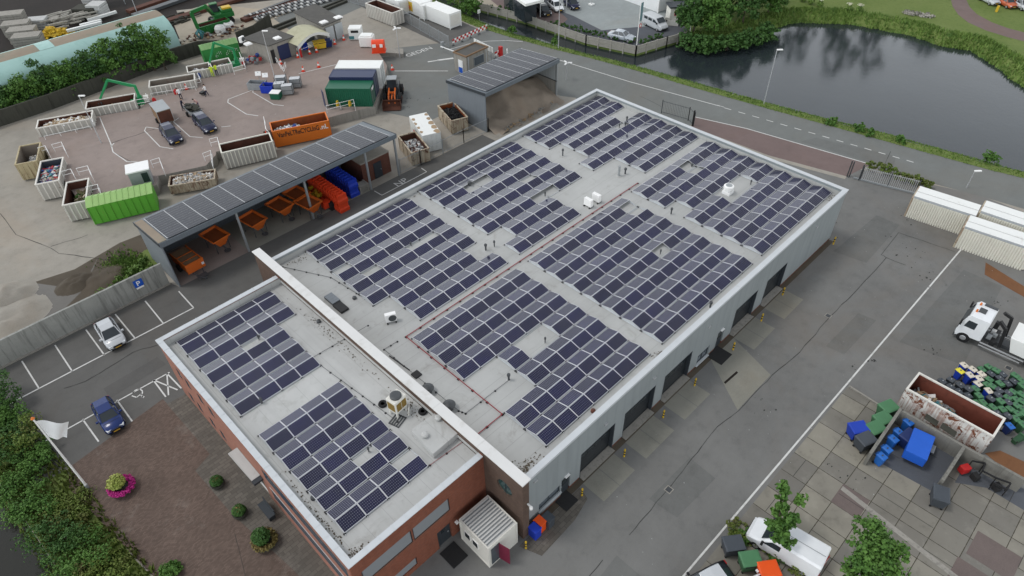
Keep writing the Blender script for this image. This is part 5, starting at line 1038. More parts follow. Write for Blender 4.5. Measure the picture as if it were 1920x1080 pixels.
def cells2():
    t = NT('striped solar cells'); sp = t.n('ShaderNodeSeparateXYZ'); t.l(t.tc.outputs['UV'], sp.inputs[0])
    f = t.math('FRACT', t.math('MULTIPLY', sp.outputs[1], 2)); e = t.math('MINIMUM', f, t.math('SUBTRACT', 1, f)); c = t.mix(t.noise(.7,2), (.010,.011,.018), (.022,.024,.036)); c = t.mix(t.math('LESS_THAN', e, .06), c, (.09,.095,.11))
    g = t.math('FRACT', t.math('MULTIPLY', sp.outputs[0], 10)); c = t.mix(t.math('MULTIPLY', t.math('LESS_THAN', g, .05), .4), c, (.09,.095,.11))
    return t.done(c, .14, 0, .10)
M['cells2'] = cells2()
def openshed(name, label, x0, x1, y0, y1, zf, zb, posts, wallm, roofm, left_wall=True, right_wall=False, back=True, fasc=.45):
    t = T(name, label, 'shed', (0,0,0)); g = MB(); sl = (zb-zf)/(y1-y0)
    g.add([(x0-.1,y0-.15,zf-.0),(x1+.1,y0-.15,zf),(x1+.1,y1+.1,zb),(x0-.1,y1+.1,zb),(x0-.1,y0-.15,zf-.16),(x1+.1,y0-.15,zf-.16),(x1+.1,y1+.1,zb-.16),(x0-.1,y1+.1,zb-.16)], [(0,1,2,3),(7,6,5,4),(0,4,5,1),(1,5,6,2),(2,6,7,3),(3,7,4,0)]); g.build('roof', M[roofm], t)
    MB().box(x0-.12,x1+.12,y0-.22,y0-.152,zf-fasc-.05,zf+.03).build('fascia', M['clad_dark'], t)
    e = MB()
    for x in (x0-.16,x1+.102): e.add([(x,y0-.2,zf-.35),(x+.058,y0-.2,zf-.35),(x+.058,y0-.2,zf+.05),(x,y0-.2,zf+.05),(x,y1+.1,zb-.35),(x+.058,y1+.1,zb-.35),(x+.058,y1+.1,zb+.05),(x,y1+.1,zb+.05)], [(0,1,2,3),(7,6,5,4),(0,4,5,1),(1,5,6,2),(2,6,7,3),(3,7,4,0)])
    e.each('roof_edge', M['anthracite'], t); w = MB()
    def side(x):
        w.add([(x,y0,0),(x+.12,y0,0),(x+.12,y1,0),(x,y1,0),(x,y0,zf-.17),(x+.12,y0,zf-.17),(x+.12,y1,zb-.17),(x,y1,zb-.17)], [(3,2,1,0),(4,5,6,7),(0,1,5,4),(1,2,6,5),(2,3,7,6),(3,0,4,7)])
    if left_wall: side(x0)
    if right_wall: side(x1-.12)
    if left_wall or right_wall: w.build('side_wall', M[wallm], t)
    if back: MB().box(x0+.121,x1-.121,y1-.12,y1,0,zb-.2).build('back_wall', M['clad_dark'], t)
    for x in posts: MB().box(x-.1,x+.1,y0,y0+.2,0,zf-.2).build('post', M['steel'], t)
    MB().box(x0+.13,x1-.13,y0+.02,y0+.18,zf-.5,zf-.18).build('front_beam', M['darksteel'], t)
    return t
CX0, CX1, CY0, CY1, CZF, CZB = -5.55, 22.15, 42.75, 49.2, 5.6, 4.7
cpt = openshed('carport', 'long open carport with a solar roof beside the hall', CX0, CX1, CY0, CY1, CZF, CZB, (2.13,10.04,17.92,22.05), 'clad_grey', 'clad_dark')
MB().box(CX0-.1,CX0+.85,CY0-.14,CY1+.05,CZB-.0,CZB+.05).build('x', M['tealtop'], cpt) if False else None
sl = Vector((0, CY1-CY0, CZB-CZF)).normalized(); nn = Vector((1,0,0)).cross(sl)
g = MB(); o_ = Vector((CX0-.1, CY0-.1, CZF+.05)); g.add([o_, o_+Vector((.8,0,0)), o_+Vector((.8,0,0))+sl*6.5, o_+sl*6.5], [(0,1,2,3)]); g.build('mossy_roof_strip', M['tealtop'], cpt)
flat_array('solar array covering the long carport roof', Vector((CX0+.85, CY0-.05, CZF+.02)), Vector((1,0,0)), sl, nn, 13, 6, 1.98, 1.0)
# brick store room under the right end
rm = T('store_room', 'brick store room with a dark door at the right end of the carport', 'store room', (0,0,0)); MB().box(18.0,22.0,44.3,49.0,0,2.7).build('wall', M['brickroom'], rm); MB().box(17.9,22.0,44.2,49.0,2.702,2.85).build('roof', M['sandcon'], rm); d = MB().box(19.6,20.7,44.22,44.298,.05,2.1).build('door', M['anthracite'], rm); MB().cbox((20.55,44.2,1.05),(.06,.05,.15)).build('handle', M['steel'], d)
struct('carport_floor', MB().sheet([(-5.4,42.8),(2.1,42.8),(2.1,49),(-5.4,49)], .012), M['brickred']); struct('carport_floor', MB().sheet([(2.1,42.8),(17.9,42.8),(17.9,49),(2.1,49)], .012), M['patchcon'])
# road salt spreaders parked under the roof
def spreader(label, px, py, rz, z=1.7, trailer=False):
    v = G(px,py,z); t = T('salt_spreader', label, 'salt spreader', (v.x,v.y,0), rz, 'orange salt spreaders under the carport'); zz = .75
    g = MB(); g.add([(-.35,-1.0,zz),(.35,-1.0,zz),(.35,1.0,zz),(-.35,1.0,zz),(-.95,-1.25,zz+1.0),(.95,-1.25,zz+1.0),(.95,1.25,zz+1.0),(-.95,1.25,zz+1.0)], [(3,2,1,0),(0,1,5,4),(1,2,6,5),(2,3,7,6),(3,0,4,7)], 0)
    g.add([(-.85,-1.15,zz+.8),(.85,-1.15,zz+.8),(.85,1.15,zz+.8),(-.85,1.15,zz+.8)], [(0,1,2,3)], 1); g.build('hopper', [M['spread'],M['orangein']], t)
    MB().box(-1.0,1.0,-1.32,-1.24,zz+.9,zz+1.06).box(-1.0,1.0,1.24,1.32,zz+.9,zz+1.06).box(-1.02,-.94,-1.239,1.239,zz+.9,zz+1.06).box(.94,1.02,-1.239,1.239,zz+.9,zz+1.06).build('rim', M['spread'], t)
    for x in (-.75,.75):
        for y in (-.9,.9): MB().tube((x,y,0),(x,y,zz+.9),.05,n=6).build('leg', M['darksteel'], t)
    MB().lathe((0,-1.6,.35),[(.35,0),(.35,.06)],14).bar((0,-1.6,.4),(0,-1.0,zz),.12).build('spinner', M['darksteel'], t); return t
spreader('orange salt spreader, second from the left under the carport', 402,440, .15); spreader('orange salt spreader, third from the left beside the second post', 473,410,.15); spreader('large orange salt spreader in the middle of the carport', 524,383,.15)
spreader('orange salt spreader in the shade deep behind the middle', 556,362,.15); spreader('orange salt spreader beside the third post', 577,378,.15)
v = G(350,485,1.2); t = T('spreader_trailer', 'orange spreader body on a trailer frame, leftmost under the carport', 'trailer', (v.x,v.y,0), radians(4)); MB().box(-.85,.85,-1.6,1.6,.55,1.5).build('body', M['spread'], t); MB().box(-.8,.8,-1.55,1.55,1.501,1.52).build('load_floor', M['woodbrown'], t)
MB().box(-.95,.95,-1.7,-1.602,.6,1.7).box(-.92,-.86,-1.6,1.6,1.3,1.65).box(.86,.92,-1.6,1.6,1.3,1.65).bar((-.9,.2,1.62),(.9,.2,1.62),.06).bar((-.9,-.8,1.62),(.9,-.8,1.62),.06).build('frame', M['spread'], t); MB().bar((-.5,-1.7,.5),(0,-3.4,.45),.12).bar((.5,-1.7,.5),(0,-3.4,.45),.12).box(-.5,.5,-3.0,-2.3,.4,.48).build('drawbar', M['darksteel'], t)
for x in (-.95,.95): MB().lathe((x,.3,.4),[(.4,-.12),(.4,.12)],14,axis='x').build('wheel', M['tyre'], t)
MB().cbox((.75,-1.75,1.1),(.25,.06,.25)).build('warning_light', M['lampglass'], t)
# plastic barrier blocks in two long stacks
def block_stack(m, x, y0, y1, ny, lab, gp, dx=0):
    src = None
    for j in range(ny):
        for k in range(2):
            lb = f'{lab}, ' + ('upper' if k else 'lower') + ' layer'; yy = y0+(y1-y0)*j/(ny-1); loc = (x+dx*j, yy, k*1.15)
            if src: dup(src, loc, 0, lb, gp); continue
            src = T('barrier_block', lb, 'barrier', loc, 0, gp); g = MB(); g.loft([[(-.62,-.25,.0),(.62,-.25,.0),(.62,.25,.0),(-.62,.25,.0)],[(-.62,-.25,.4),(.62,-.25,.4),(.62,.25,.4),(-.62,.25,.4)],[(-.58,-.15,.6),(.58,-.15,.6),(.58,.15,.6),(-.58,.15,.6)],[(-.58,-.13,1.08),(.58,-.13,1.08),(.58,.13,1.08),(-.58,.13,1.08)]]); g.build('body', M[m], src, bevel=.04)
            MB().box(-.45,-.25,-.2,.2,1.081,1.14).box(.25,.45,-.2,.2,1.081,1.14).build('lugs', M[m], src)
block_stack('redblock', 13.3, 41.6, 47.6, 12, 'red orange plastic barrier block in the long double stack under the carport', 'red orange barrier blocks under the carport')
block_stack('blueblock', 15.8, 43.2, 47.8, 9, 'blue plastic barrier block in the double stack left of the brick room', 'blue barrier blocks under the carport')
tag(MB().cbox((0,0,.4),(.8,.7,.8)).cbox((.65,.1,.35),(.5,.5,.7)).build('red_tub', M['redblock'], loc=G(612,388,.3)), 'small red orange tubs in front of the third carport post', 'tub'); tag(MB().cbox((0,0,.45),(.9,.8,.9)).build('dark_crate', M['dark'], loc=G(625,390,.0)), 'dark crate between red tubs and barrier stack', 'crate')
g = MB(); r_ = random.Random(1)
for k in range(12): g.cbox((r_.gauss(0,.5),r_.gauss(0,.5),r_.uniform(.2,.9)),(.5,.3,.3),0,r_.random()*3)
tag(g.build('yellow_equipment', M['yellow'], loc=G(594,372,.3)), 'yellow equipment heaped behind the third carport post', 'equipment', kind='stuff')
g = MB()
for k in range(6): g.box(-.6,.6,-.5,.5,k*.15,k*.15+.05).box(-.6,-.5,-.5,.5,k*.15+.051,k*.15+.149).box(.5,.6,-.5,.5,k*.15+.051,k*.15+.149)
tag(g.build('pallet_stack', M['wood'], loc=(17.2,43.6,.0)), 'stack of pale pallets beside the brick room', 'pallets')
# sand shed
SX0, SX1, SY0, SY1 = 36.3, 49.9, 42.6, 49.9
ss = openshed('sand_shed', 'open grey sand shed with solar roof and a sand heap', SX0, SX1, SY0, SY1, 5.55, 4.9, (49.85,), 'clad_grey', 'clad_dark', True, False)
w = MB().box(SX1-.14,SX1-.02,SY0+.25,SY1-.2,2.4,4.85).build('end_cladding', M['ribwhite'], ss); MB().box(SX1-.16,SX1-.0,SY0+.25,SY1-.15,0,2.39).build('end_base', M['conc'], ss); MB().bar((SX1-.1,SY0,2.4),(SX1-.1,SY1,2.4),.14).bar((SX1-.1,SY0,4.9),(SX1-.1,SY1,4.5),.14).build('end_rail', M['darksteel'], ss)
s2 = Vector((0,SY1-SY0,4.9-5.55)).normalized(); flat_array('solar array covering the sand shed roof', Vector((SX0+.35,SY0+.1,5.57)), Vector((1,0,0)), s2, Vector((1,0,0)).cross(s2), 8, 7, 1.62, .98)
g = MB(); nx, ny = 44, 26; r_ = random.Random(12); vs = []
from mathutils import noise as mnoise
for i in range(nx+1):
    for j in range(ny+1):
        x, y = SX0+.3+(SX1-.5-SX0)*i/nx, 40.6+9.1*j/ny; u, w_ = i/nx, j/ny
        h = 2.9*max(0,min(1,(w_-.10)*2.0))*(.55+.45*sin(pi*min(1,max(0,(u+.08)))*.95)) - 1.1*math.exp(-((u-.22)**2/.02+(w_-.5)**2/.05)); h += .35*mnoise.noise(Vector((x*.7,y*.7,1)))+.12*mnoise.noise(Vector((x*2.2,y*2.2,5))); vs.append((x,y,max(.015*(1 if w_>.08 else .2),h)))
g.add(vs, [(i*(ny+1)+j,(i+1)*(ny+1)+j,(i+1)*(ny+1)+j+1,i*(ny+1)+j+1) for i in range(nx) for j in range(ny)]); tag(g.build('sand_heap', M['sand'], smooth=True), 'brown sand heap spilling out of the open sand shed', 'sand', kind='stuff')
g = MB(); r_ = random.Random(5)
for _ in range(60):
    u = r_.random(); c = Vector((38+11*u+r_.gauss(0,.3), 41.4+.6*u+r_.gauss(0,.35), .1)); g.cbox(c,(r_.uniform(.2,.6),r_.uniform(.1,.3),r_.uniform(.05,.2)),r_.randrange(2),r_.random()*3)
tag(g.build('debris_line', [M['conc'],M['woodwaste']]), 'pale debris lying along the foot of the sand heap', 'debris', kind='stuff')
# weighbridge kiosk
kx, ky = 46.0, 57.1; t = T('gate_kiosk', 'small grey concrete kiosk with a blue white door behind the sand shed', 'kiosk', (48.2,58.5,0), radians(3)); MB().box(-2.3,2.3,-1.3,1.3,0,2.75).build('wall', M['conc'], t); MB().box(-2.4,2.4,-1.4,-1.2,2.752,2.95).box(-2.4,2.4,1.2,1.4,2.752,2.95).box(-2.4,-2.2,-1.199,1.199,2.752,2.95).box(2.2,2.4,-1.199,1.199,2.752,2.95).build('roof_edge', M['woodbrown'], t); MB().box(-2.19,2.19,-1.19,1.19,2.752,2.80).build('roof', M['felt'], t)
d = MB().box(-2.36,-2.301,-.5,.4,.02,2.0).build('door', M['whitered'], t); MB().box(-2.37,-2.361,-.45,.35,.05,.9).build('blue_panel', M['signblue'], d); f = MB().box(-.8,1.4,-1.36,-1.301,.8,2.2).build('window', M['steel'], t); MB().box(-.7,1.3,-1.375,-1.361,.9,2.1).build('pane', M['winglass'], f)
for x in (-1.9,1.9): MB().box(x-.05,x+.05,-1.34,-1.301,.05,2.7).build('corner_strip', M['trim'], t)
t = T('sign_board', 'long pale sign board on two posts beside the kiosk', 'sign', (0,0,0)); a, b = G(890,97,.0), G(925,115,.0); 
for q in (a.lerp(b,.15), a.lerp(b,.9)): MB().tube((q.x,q.y,0),(q.x,q.y,2.2),.06).build('post', M['steel'], t)
a2, b2 = Vector((a.x,a.y,0)), Vector((b.x,b.y,0)); MB().bar(a2+Vector((0,0,1.75)), b2+Vector((0,0,1.75)), .08, .8).build('board', M['cont_white'], t)
# parking wall with its sign
pw = T('concrete_wall', 'stained grey concrete wall along the head of the parking bays', 'wall', (0,0,0)); xs = [-24.0,-20.6,-17.9,-15.0,-12.1,-9.2,-6.0]
for a, b in zip(xs, xs[1:]): MB().box(a+.006,b-.006,44.0,44.22,0,2.6).build('wall_panel', M['concwall'], pw)
MB().box(-24,-6,43.82,43.998,0,.12).build('kerb', M['conc'], pw)
t = T('parking_sign', 'blue square parking sign on the concrete wall', 'sign', (-8.55,43.94,1.75)); MB().box(-.42,.42,-.04,.0,-.4,.4).build('board', M['signblue'], t); lettering('P', t, -.21, -.045, -.26, .74, M['whitered']); MB().box(-.36,.36,-.035,0,-.62,-.44).build('sub_plate', M['whitered'], t)
r_ = random.Random(44)
for px, py, w_, h_, lb in ((143,532,1.6,.7,'low grassy soil mound between puddle and weeds'),(15,600,3.0,.9,'pale soil bank at the left edge above the concrete wall'),(8,560,2.4,1.1,'pale soil bank at the left edge behind the puddle'),(200,520,2.2,.5,'soil ridge running beside the weeds')):
    v = G(px,py,0); g = MB(); vs = []; n = 14
    for i in range(n+1):
        for j in range(n+1): x, y = (i/n*2-1), (j/n*2-1); d = max(0,1-hypot(x,y)); vs.append((x*w_*1.3, y*w_, h_*min(1,d*1.6)*(.8+.5*mnoise.noise(Vector((x*3+px,y*3,2))))-.02))
    g.add(vs, [(i*(n+1)+j,(i+1)*(n+1)+j,(i+1)*(n+1)+j+1,i*(n+1)+j+1) for i in range(n) for j in range(n)]); tag(g.build('soil_mound', M['mud'] if px > 100 else M['sandcon'], smooth=True, loc=(v.x,v.y,0)), lb, 'soil', kind='stuff')
# retaining wall behind the far skips and scrap wall
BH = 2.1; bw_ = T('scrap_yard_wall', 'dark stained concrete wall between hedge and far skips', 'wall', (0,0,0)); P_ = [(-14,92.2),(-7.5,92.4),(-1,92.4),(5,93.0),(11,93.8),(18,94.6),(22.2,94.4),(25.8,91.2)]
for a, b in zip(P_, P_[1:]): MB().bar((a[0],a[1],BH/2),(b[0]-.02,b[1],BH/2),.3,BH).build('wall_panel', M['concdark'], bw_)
g2 = T('scrap_bay_panel', 'dark blue grey panel fence at the scrap yard above the green container', 'fence', (0,0,0)); A, B, C_ = G(449,88,0), G(482,74,0), G(511,52,0)
for a, b in ((A,B),(B,C_)): MB().bar(a+Vector((0,0,1.2)), b+Vector((0,0,1.2)), .15, 2.4).build('panel', M['concdark'], g2)
# long teal barrel roof shed behind the hedge
sh = T('teal_shed', 'long shed with arched teal side and weathered brown roof strip', 'shed', (0,0,0)); x0, x1 = -16, 20.6; pr = [(97.6,0),(97.7,2.4),(98.2,3.6),(99.2,4.5),(100.7,5.0)]; pt = [(100.7,5.0),(101.7,5.15),(102.6,5.2),(103.6,5.15)]; pb = [(103.6,5.15),(105.2,4.7),(106.3,3.6),(106.6,0)]
def strip(pp, m, nm):
    g = MB(); n = 30
    for i in range(n+1): x = x0+(x1-x0)*i/n; g.v += [(x,y,z) for y,z in pp]
    k = len(pp)
    for i in range(n):
        for j in range(k-1): g.f.append([i*k+j,(i+1)*k+j,(i+1)*k+j+1,i*k+j+1]); g.m.append(0)
    return g.build(nm, M[m], sh, smooth=True)
strip(pr,'teal','arched_side'); strip(pt,'tealtop','roof_strip'); strip(pb,'teal','rear_side'); g = MB(); al = pr+pt[1:]+pb[1:]
for x in (x0,x1): g.add([(x,y,z) for y,z in al], [tuple(range(len(al)))])
g.build('gable', M['teal'], sh); MB().add([(2.1,100.7,5.03),(4.2,100.7,5.03),(4.2,101.7,5.18),(2.1,101.7,5.18),(2.1,102.6,5.23),(4.2,102.6,5.23),(2.1,103.6,5.18),(4.2,103.6,5.18)], [(0,1,2,3),(3,2,5,4),(4,5,7,6)]).build('new_panel', M['teal'], sh)
# scrap yard goods
def pile(nm, label, px, py, z, boxes, ms, cat, gp=None):
    g = MB(); v = G(px,py,z)
    for b in boxes: g.cbox(*b)
    return tag(g.build(nm, [M[m] for m in ms], loc=v), label, cat, gp)
r_ = random.Random(31)
def slabstack(label, px, py, rz, n, L, W, m='conc'):
    v = G(px,py,0); g = MB()
    for k in range(n): g.cbox((r_.uniform(-.06,.06),r_.uniform(-.06,.06),.2+k*.42),(L,W,.36),0,r_.uniform(-.03,.03))
    return tag(g.build('slab_stack', M[m], loc=v, rot=(0,0,rz)), label, 'slabs', 'stacks of grey slabs in the scrap yard')
for k, (px,py,lb) in enumerate(((28,38,'rearmost of the four grey slab stacks at the left edge'),(40,56,'second rear grey slab stack at the left edge'),(50,68,'third grey slab stack at the left edge'),(60,80,'nearest grey slab stack by the teal roof'))): slabstack(lb, px, py+8, radians(60), 5, 2.4, 4.2)
slabstack('pale slab stack right of the left edge stacks', 76,52,radians(55),4,2.2,3.0,'roofoff'); slabstack('pale stack behind the yellow heap', 90,46,radians(55),3,1.4,4.5); slabstack('white wrapped stack near the green roof', 188,28,radians(40),5,2.6,2.6,'roofoff'); slabstack('smaller wrapped stack behind the white one', 175,12,radians(40),4,1.8,2.4,'roofoff'); slabstack('dark stack of frames left of the white wrapped stack',168,30,radians(40),4,2.6,4,'concdark')
g = MB()
for _ in range(130): a = r_.gauss(0,1.5); b = r_.gauss(0,1.0); g.cbox((a,b,max(.1,1.6-abs(a)*.5-abs(b)*.6+r_.uniform(-.2,.1))),(r_.uniform(.4,1.1),r_.uniform(.2,.5),r_.uniform(.1,.4)),0,r_.random()*3,r_.random())
tag(g.build('yellow_heap', M['yellow'], loc=G(101,68,0)), 'heap of bright yellow plastic parts behind the teal roof', 'heap', kind='stuff')
g = MB()
for _ in range(70): g.cbox((r_.gauss(0,2.2),r_.gauss(0,1.5),r_.uniform(.1,1.5)),(r_.uniform(1,3),.25,.2),0,r_.uniform(-.3,.3))
tag(g.build('timber_heap', M['wood'], loc=G(136,40,0)), 'heap of grey timber beams in the scrap yard', 'timber', kind='stuff')
for i, (a, b) in enumerate((((125,58),(190,42)),((150,48),(190,38)),((165,38),(218,22)))): tag(MB().bar(G(*a,.6),G(*b,.6),.5,.4).build('beam', M['cont_white'], ), ('longest white beam lying along the rear of the teal roof','short white beam above the longest one','white beam reaching to the green roof')[i], 'beam', 'white beams behind the teal shed')
t = T('green_shelter', 'small bright green roof on thin posts at the top edge', 'shelter', G(205,8,0), radians(-15)); MB().cbox((0,0,3),(6,4,.25),0,0,.15).build('roof', M['limegreen'], t)
for x in (-2.6,2.6): MB().tube((x,-1.6,0),(x,-1.6,2.7),.08).build('post', M['steel'], t)
# rails, sleepers and excavator
g = MB()
for k in range(9): a, b = G(150+k*3,78-k*6,.15), G(520+k*12,-62-k*6,.15)
for k, (a, b) in enumerate((((455,38),(640,-28)),((462,34),(640,-34)),((300,44),(520,-25)),((250,30),(400,-22)),((240,22),(380,-26)))): g.bar(G(*a,.3),G(*b,.3),1.4,.5,k%2)
tag(g.build('rail_pile', [M['skipin'],M['darksteel']]), 'brown rusty rails lying in long rows at the top of the scrap yard', 'rails', kind='stuff')
g = MB(); a, b = G(478,36,.2), G(640,-8,.2); w_ = (b-a).normalized(); n_ = Vector((-w_.y,w_.x,0))
for k in range(46):
    for j in range(3): g.cbox(a+w_*(k*.62)+n_*(j*1.15-.6)+Vector((0,0,.1+.1*j)),(.38,.9,.28),(k+j)%2,atan2(w_.y,w_.x))
tag(g.build('sleeper_row', [M['roofoff'],M['darksteel']]), 'rows of pale concrete sleepers with dark gaps beside the scrap yard fence', 'sleepers', kind='stuff')
t = T('rail_kerb', 'dark double kerb running below the sleeper rows', 'kerb', (0,0,0)); MB().bar(G(450,84,.2),G(650,2,.2),.5,.4).build('near_kerb', M['concdark'], t); MB().bar(G(500,56,.2),G(655,-5,.2),.35,.4).build('far_kerb', M['concdark'], t)
ex = T('excavator', 'green wheeled excavator with raised boom and a blue grey grab', 'excavator', G(417,44,0), radians(-12)); D = 'deere'
MB().box(-1.6,1.6,-.7,.7,.6,1.1).build('chassis', M['darksteel'], ex)
for x in (-1.4,1.4):
    for y in (-.95,.95): MB().lathe((x,y,.6),[(.35,-.28),(.6,-.24),(.6,.24),(.35,.28)],14,axis='y').build('wheel', M['tyre'], ex)
MB().box(-1.2,2.2,-1.2,1.2,1.2,2.0).box(.2,2.1,-1.1,1.1,2.001,2.5).build('upper_body', M[D], ex, bevel=.08); MB().box(.5,2.0,-1.0,.2,2.505,2.8).build('engine_cover', M['yellow'], ex, bevel=.06)
cb = MB().loft([[(-1.3,.15,2.0),(.15,.15,2.0),(.15,1.15,2.0),(-1.3,1.15,2.0)],[(-1.1,.2,3.3),(.1,.2,3.3),(.1,1.1,3.3),(-1.1,1.1,3.3)]]).build('cab', M['glass'], ex, bevel=.05); MB().box(-1.15,.15,.15,1.15,3.302,3.4).build('cab_roof', M[D], cb)
inv = Matrix.Rotation(radians(12),4,'Z') @ Matrix.Translation(-ex.location); P = lambda px,py,z: inv @ G(px,py,z)
k0, k1, k2, k3 = Vector((-1.2,-.3,2.1)), P(385,12,5.2), P(358,23,4.6), P(371,53,1.9); MB().bar(k0,k1,.45,.6).bar(k1,k2,.4,.5).build('boom', M[D], ex); MB().bar(k2,k3,.38,.45).build('stick', M[D], ex); MB().bar(k0+Vector((0,.3,-.2)),k0.lerp(k1,.7)+Vector((0,.3,-.3)),.16).build('cylinder', M['steel'], ex)
g = MB(); q = k3
for k in range(5): a_ = k*2*pi/5; g.bar(q+Vector((0,0,-.2)), q+Vector((.7*cos(a_),.7*sin(a_),-.8)), .3,.14).bar(q+Vector((.7*cos(a_),.7*sin(a_),-.8)), q+Vector((.2*cos(a_),.2*sin(a_),-1.7)), .26,.12)
g.build('grab', M['tealw'], ex)
skip('green open skip under the excavator boom', (375,52),(430,36),1.5,1.5,1.8,out='deere',inn='skipin',ribs=6,group=None)
for px, py, lb in ((415,62,'white big bag beside the scrap wall, left one'),(430,54,'white big bag beside the scrap wall, right one')):
    t = tag(MB().lathe((0,0,0),[(.8,0),(.95,.3),(.95,.9),(.7,1.25),(.3,1.1)],9).build('big_bag', M['plasticw'], loc=G(px,py,0)), lb, 'big bag', 'white big bags'); t.rotation_euler = (0,0,1)
g = MB()
for _ in range(90): g.cbox((r_.gauss(0,3.0),r_.gauss(0,.8),r_.uniform(.0,.6)),(r_.uniform(.2,.8),r_.uniform(.1,.5),r_.uniform(.05,.3)),r_.randrange(4),r_.random()*3,r_.random())
tag(g.build('scrap_heap', [M['woodwaste'],M['greyw'],M['rubble'],M['skipin']], loc=G(405,66,0), rot=(0,0,radians(-20))), 'loose scrap lying along the wall under the excavator', 'scrap', kind='stuff')
g = MB()
for _ in range(60): g.cbox((r_.gauss(0,3.5),r_.gauss(0,1.0),r_.uniform(.0,.5)),(r_.uniform(.5,2),r_.uniform(.1,.4),r_.uniform(.1,.4)),0,r_.uniform(-.5,.5))
tag(g.build('dark_scrap', M['deere'] if False else M['concdark'], loc=G(330,38,0), rot=(0,0,radians(5))), 'dark green tarpaulin covered scrap between shed and excavator', 'scrap', kind='stuff')
# ================================================================== VEHICLES
CARS = {  # stations x (front = +): (x, half width, z low, z belt) and cabin profile
 'hatch': dict(L=4.0, W=1.72, H=1.5, belt=.92, hood=.86, cab=(1.02,.28,-1.15,-1.80), tail=.95),
 'box':   dict(L=3.75,W=1.60,H=1.42,belt=.88, hood=.86, cab=(.80,.22,-1.30,-1.70), tail=.92),
 'wagon': dict(L=4.7, W=1.78, H=1.5, belt=.93, hood=.86, cab=(1.15,.30,-1.75,-2.20), tail=.95),
 'sedan': dict(L=4.5, W=1.70, H=1.42,belt=.90, hood=.86, cab=(.95,.30,-.95,-1.55), tail=.90)}
def car(label, px, py, rz, kind, col, z=0., zc=.5, cat='car', name='car', group=None, roof=None):
    p_ = CARS[kind]; L, W, H, bt = p_['L'], p_['W'], p_['H'], p_['belt']; v = G(px,py,z+zc); t = T(name, label, cat, (v.x,v.y,z), rz, group); h = L/2; w = W/2
    def ring(x, hw, z0, z1, z2, tw): return [(x,-hw*.86,z0),(x,hw*.86,z0),(x,hw,z0+.18),(x,hw,z1),(x,tw,z2),(x,-tw,z2),(x,-hw,z1),(x,-hw,z0+.18)]
    hd = p_['hood']; tl = p_['tail']; c0, c1, c2, c3 = p_['cab']
    st = [(-h,w*.80,.34,tl-.28,tl-.2,w*.70),(-h+.10,w*.93,.24,tl-.12,tl-.02,w*.84),(-h+.6,w,.2,bt-.06,bt+.01,w*.90),(c2,w,.2,bt-.06,bt+.02,w*.90),(0,w,.2,bt-.08,bt,w*.90),(c0,w,.2,bt-.1,bt-.02,w*.88),(c0+.35,w*.99,.2,hd-.10,hd+.0,w*.84),(h-.45,w*.95,.22,hd-.18,hd-.07,w*.78),(h-.12,w*.85,.25,hd-.32,hd-.2,w*.68),(h,w*.70,.34,hd-.45,hd-.36,w*.58)]
    b = MB().loft([ring(*s) for s in st]); b.build('body', M[col], t, smooth=True, bevel=.0)
    rw = w*.66
    cab = [(c0,w*.84,bt-.03),(c1,rw,H-.02),((c1+c2)/2,rw,H+.02),(c2,rw*.97,H-.04),(c3,w*.80,bt+.0)]
    g = MB(); k = [ [(x,-hw,z_) , (x,hw,z_)] for x,hw,z_ in cab]
    base = [(c0,w*.85,bt-.05),(c1,w*.89,bt-.03),((c1+c2)/2,w*.89,bt-.02),(c2,w*.89,bt-.02),(c3,w*.82,bt-.02)]
    vs = []
    for (x,hw,z_),(bx,bw,bz) in zip(cab,base): vs += [(x,-hw,z_),(x,hw,z_),(bx,-bw,bz),(bx,bw,bz)]
    fs = []
    for i in range(4): a, c = i*4, (i+1)*4; fs += [(a,c,c+1,a+1),(a+2,c+2,c,a),(a+1,c+1,c+3,a+3)]
    g.add(vs, fs); g.build('window', M['glass'], t)
    r = MB(); rr = .03
    rp = [(c1+.06,rw+.0,H-.045),((c1+c2)/2,rw+.0,H+.03),(c2-.04,rw*.98,H-.04)]; ring2 = []
    for x,hw,z_ in rp: ring2.append([(x,-hw-.02,z_-.05),(x,hw+.02,z_-.05),(x,hw-.03,z_+.03),(x,-hw+.03,z_+.03)])
    r.loft(ring2); r.build('roof', M[roof or col], t, smooth=False, bevel=.02)
    pl = MB()
    for s in (-1,1):
        for (xa,ha,za),(xb,hb,zb_),ww in ((cab[0],cab[1],.07),(cab[2],(base[2]),.07),(cab[3],cab[4],.10)): pl.bar((xa,s*ha,za+.01),(xb,s*(hb),zb_+.01),ww,.05)
    pl.each('pillar', M[col], t)
    for s in (-1,1):
        MB().cbox((h-.22,s*w*.62,hd-.26),(.26,.34,.15),0,-s*.35).build('headlight', M['lampglass'], t); MB().cbox((-h+.06,s*w*.70,tl-.18),(.12,.30,.22)).build('tail_light', M['taillight'], t)
        MB().cbox((c0-.25,s*(w+.10),bt+.06),(.14,.2,.13)).build('mirror', M[col], t)
        for x in (h-.82,-h+.80):
            wl = MB().lathe((x,s*(w-.11),.31),[(.20,-.11),(.31,-.10),(.31,.10),(.20,.11)],16,axis='y').build('wheel', M['tyre'], t); MB().lathe((x,s*(w+.0),.31),[(.19,-.012),(.16,.012)],12,axis='y').build('rim', M['rim'], wl)
    for s in (-1,1):
        for x in (c0-.12,(c1+c2)/2-.1,c2+.1): MB().cbox((x,s*(w+.001),.56),(.022,.02,.62)).build('door_seam', M['dark'], t)
    MB().cbox((c0+.30,0,hd+.005),(.022,w*1.5,.02)).build('bonnet_seam', M['dark'], t); MB().cbox((h-.01,0,.60),(.05,.8,.14)).build('grille', M['black'], t)
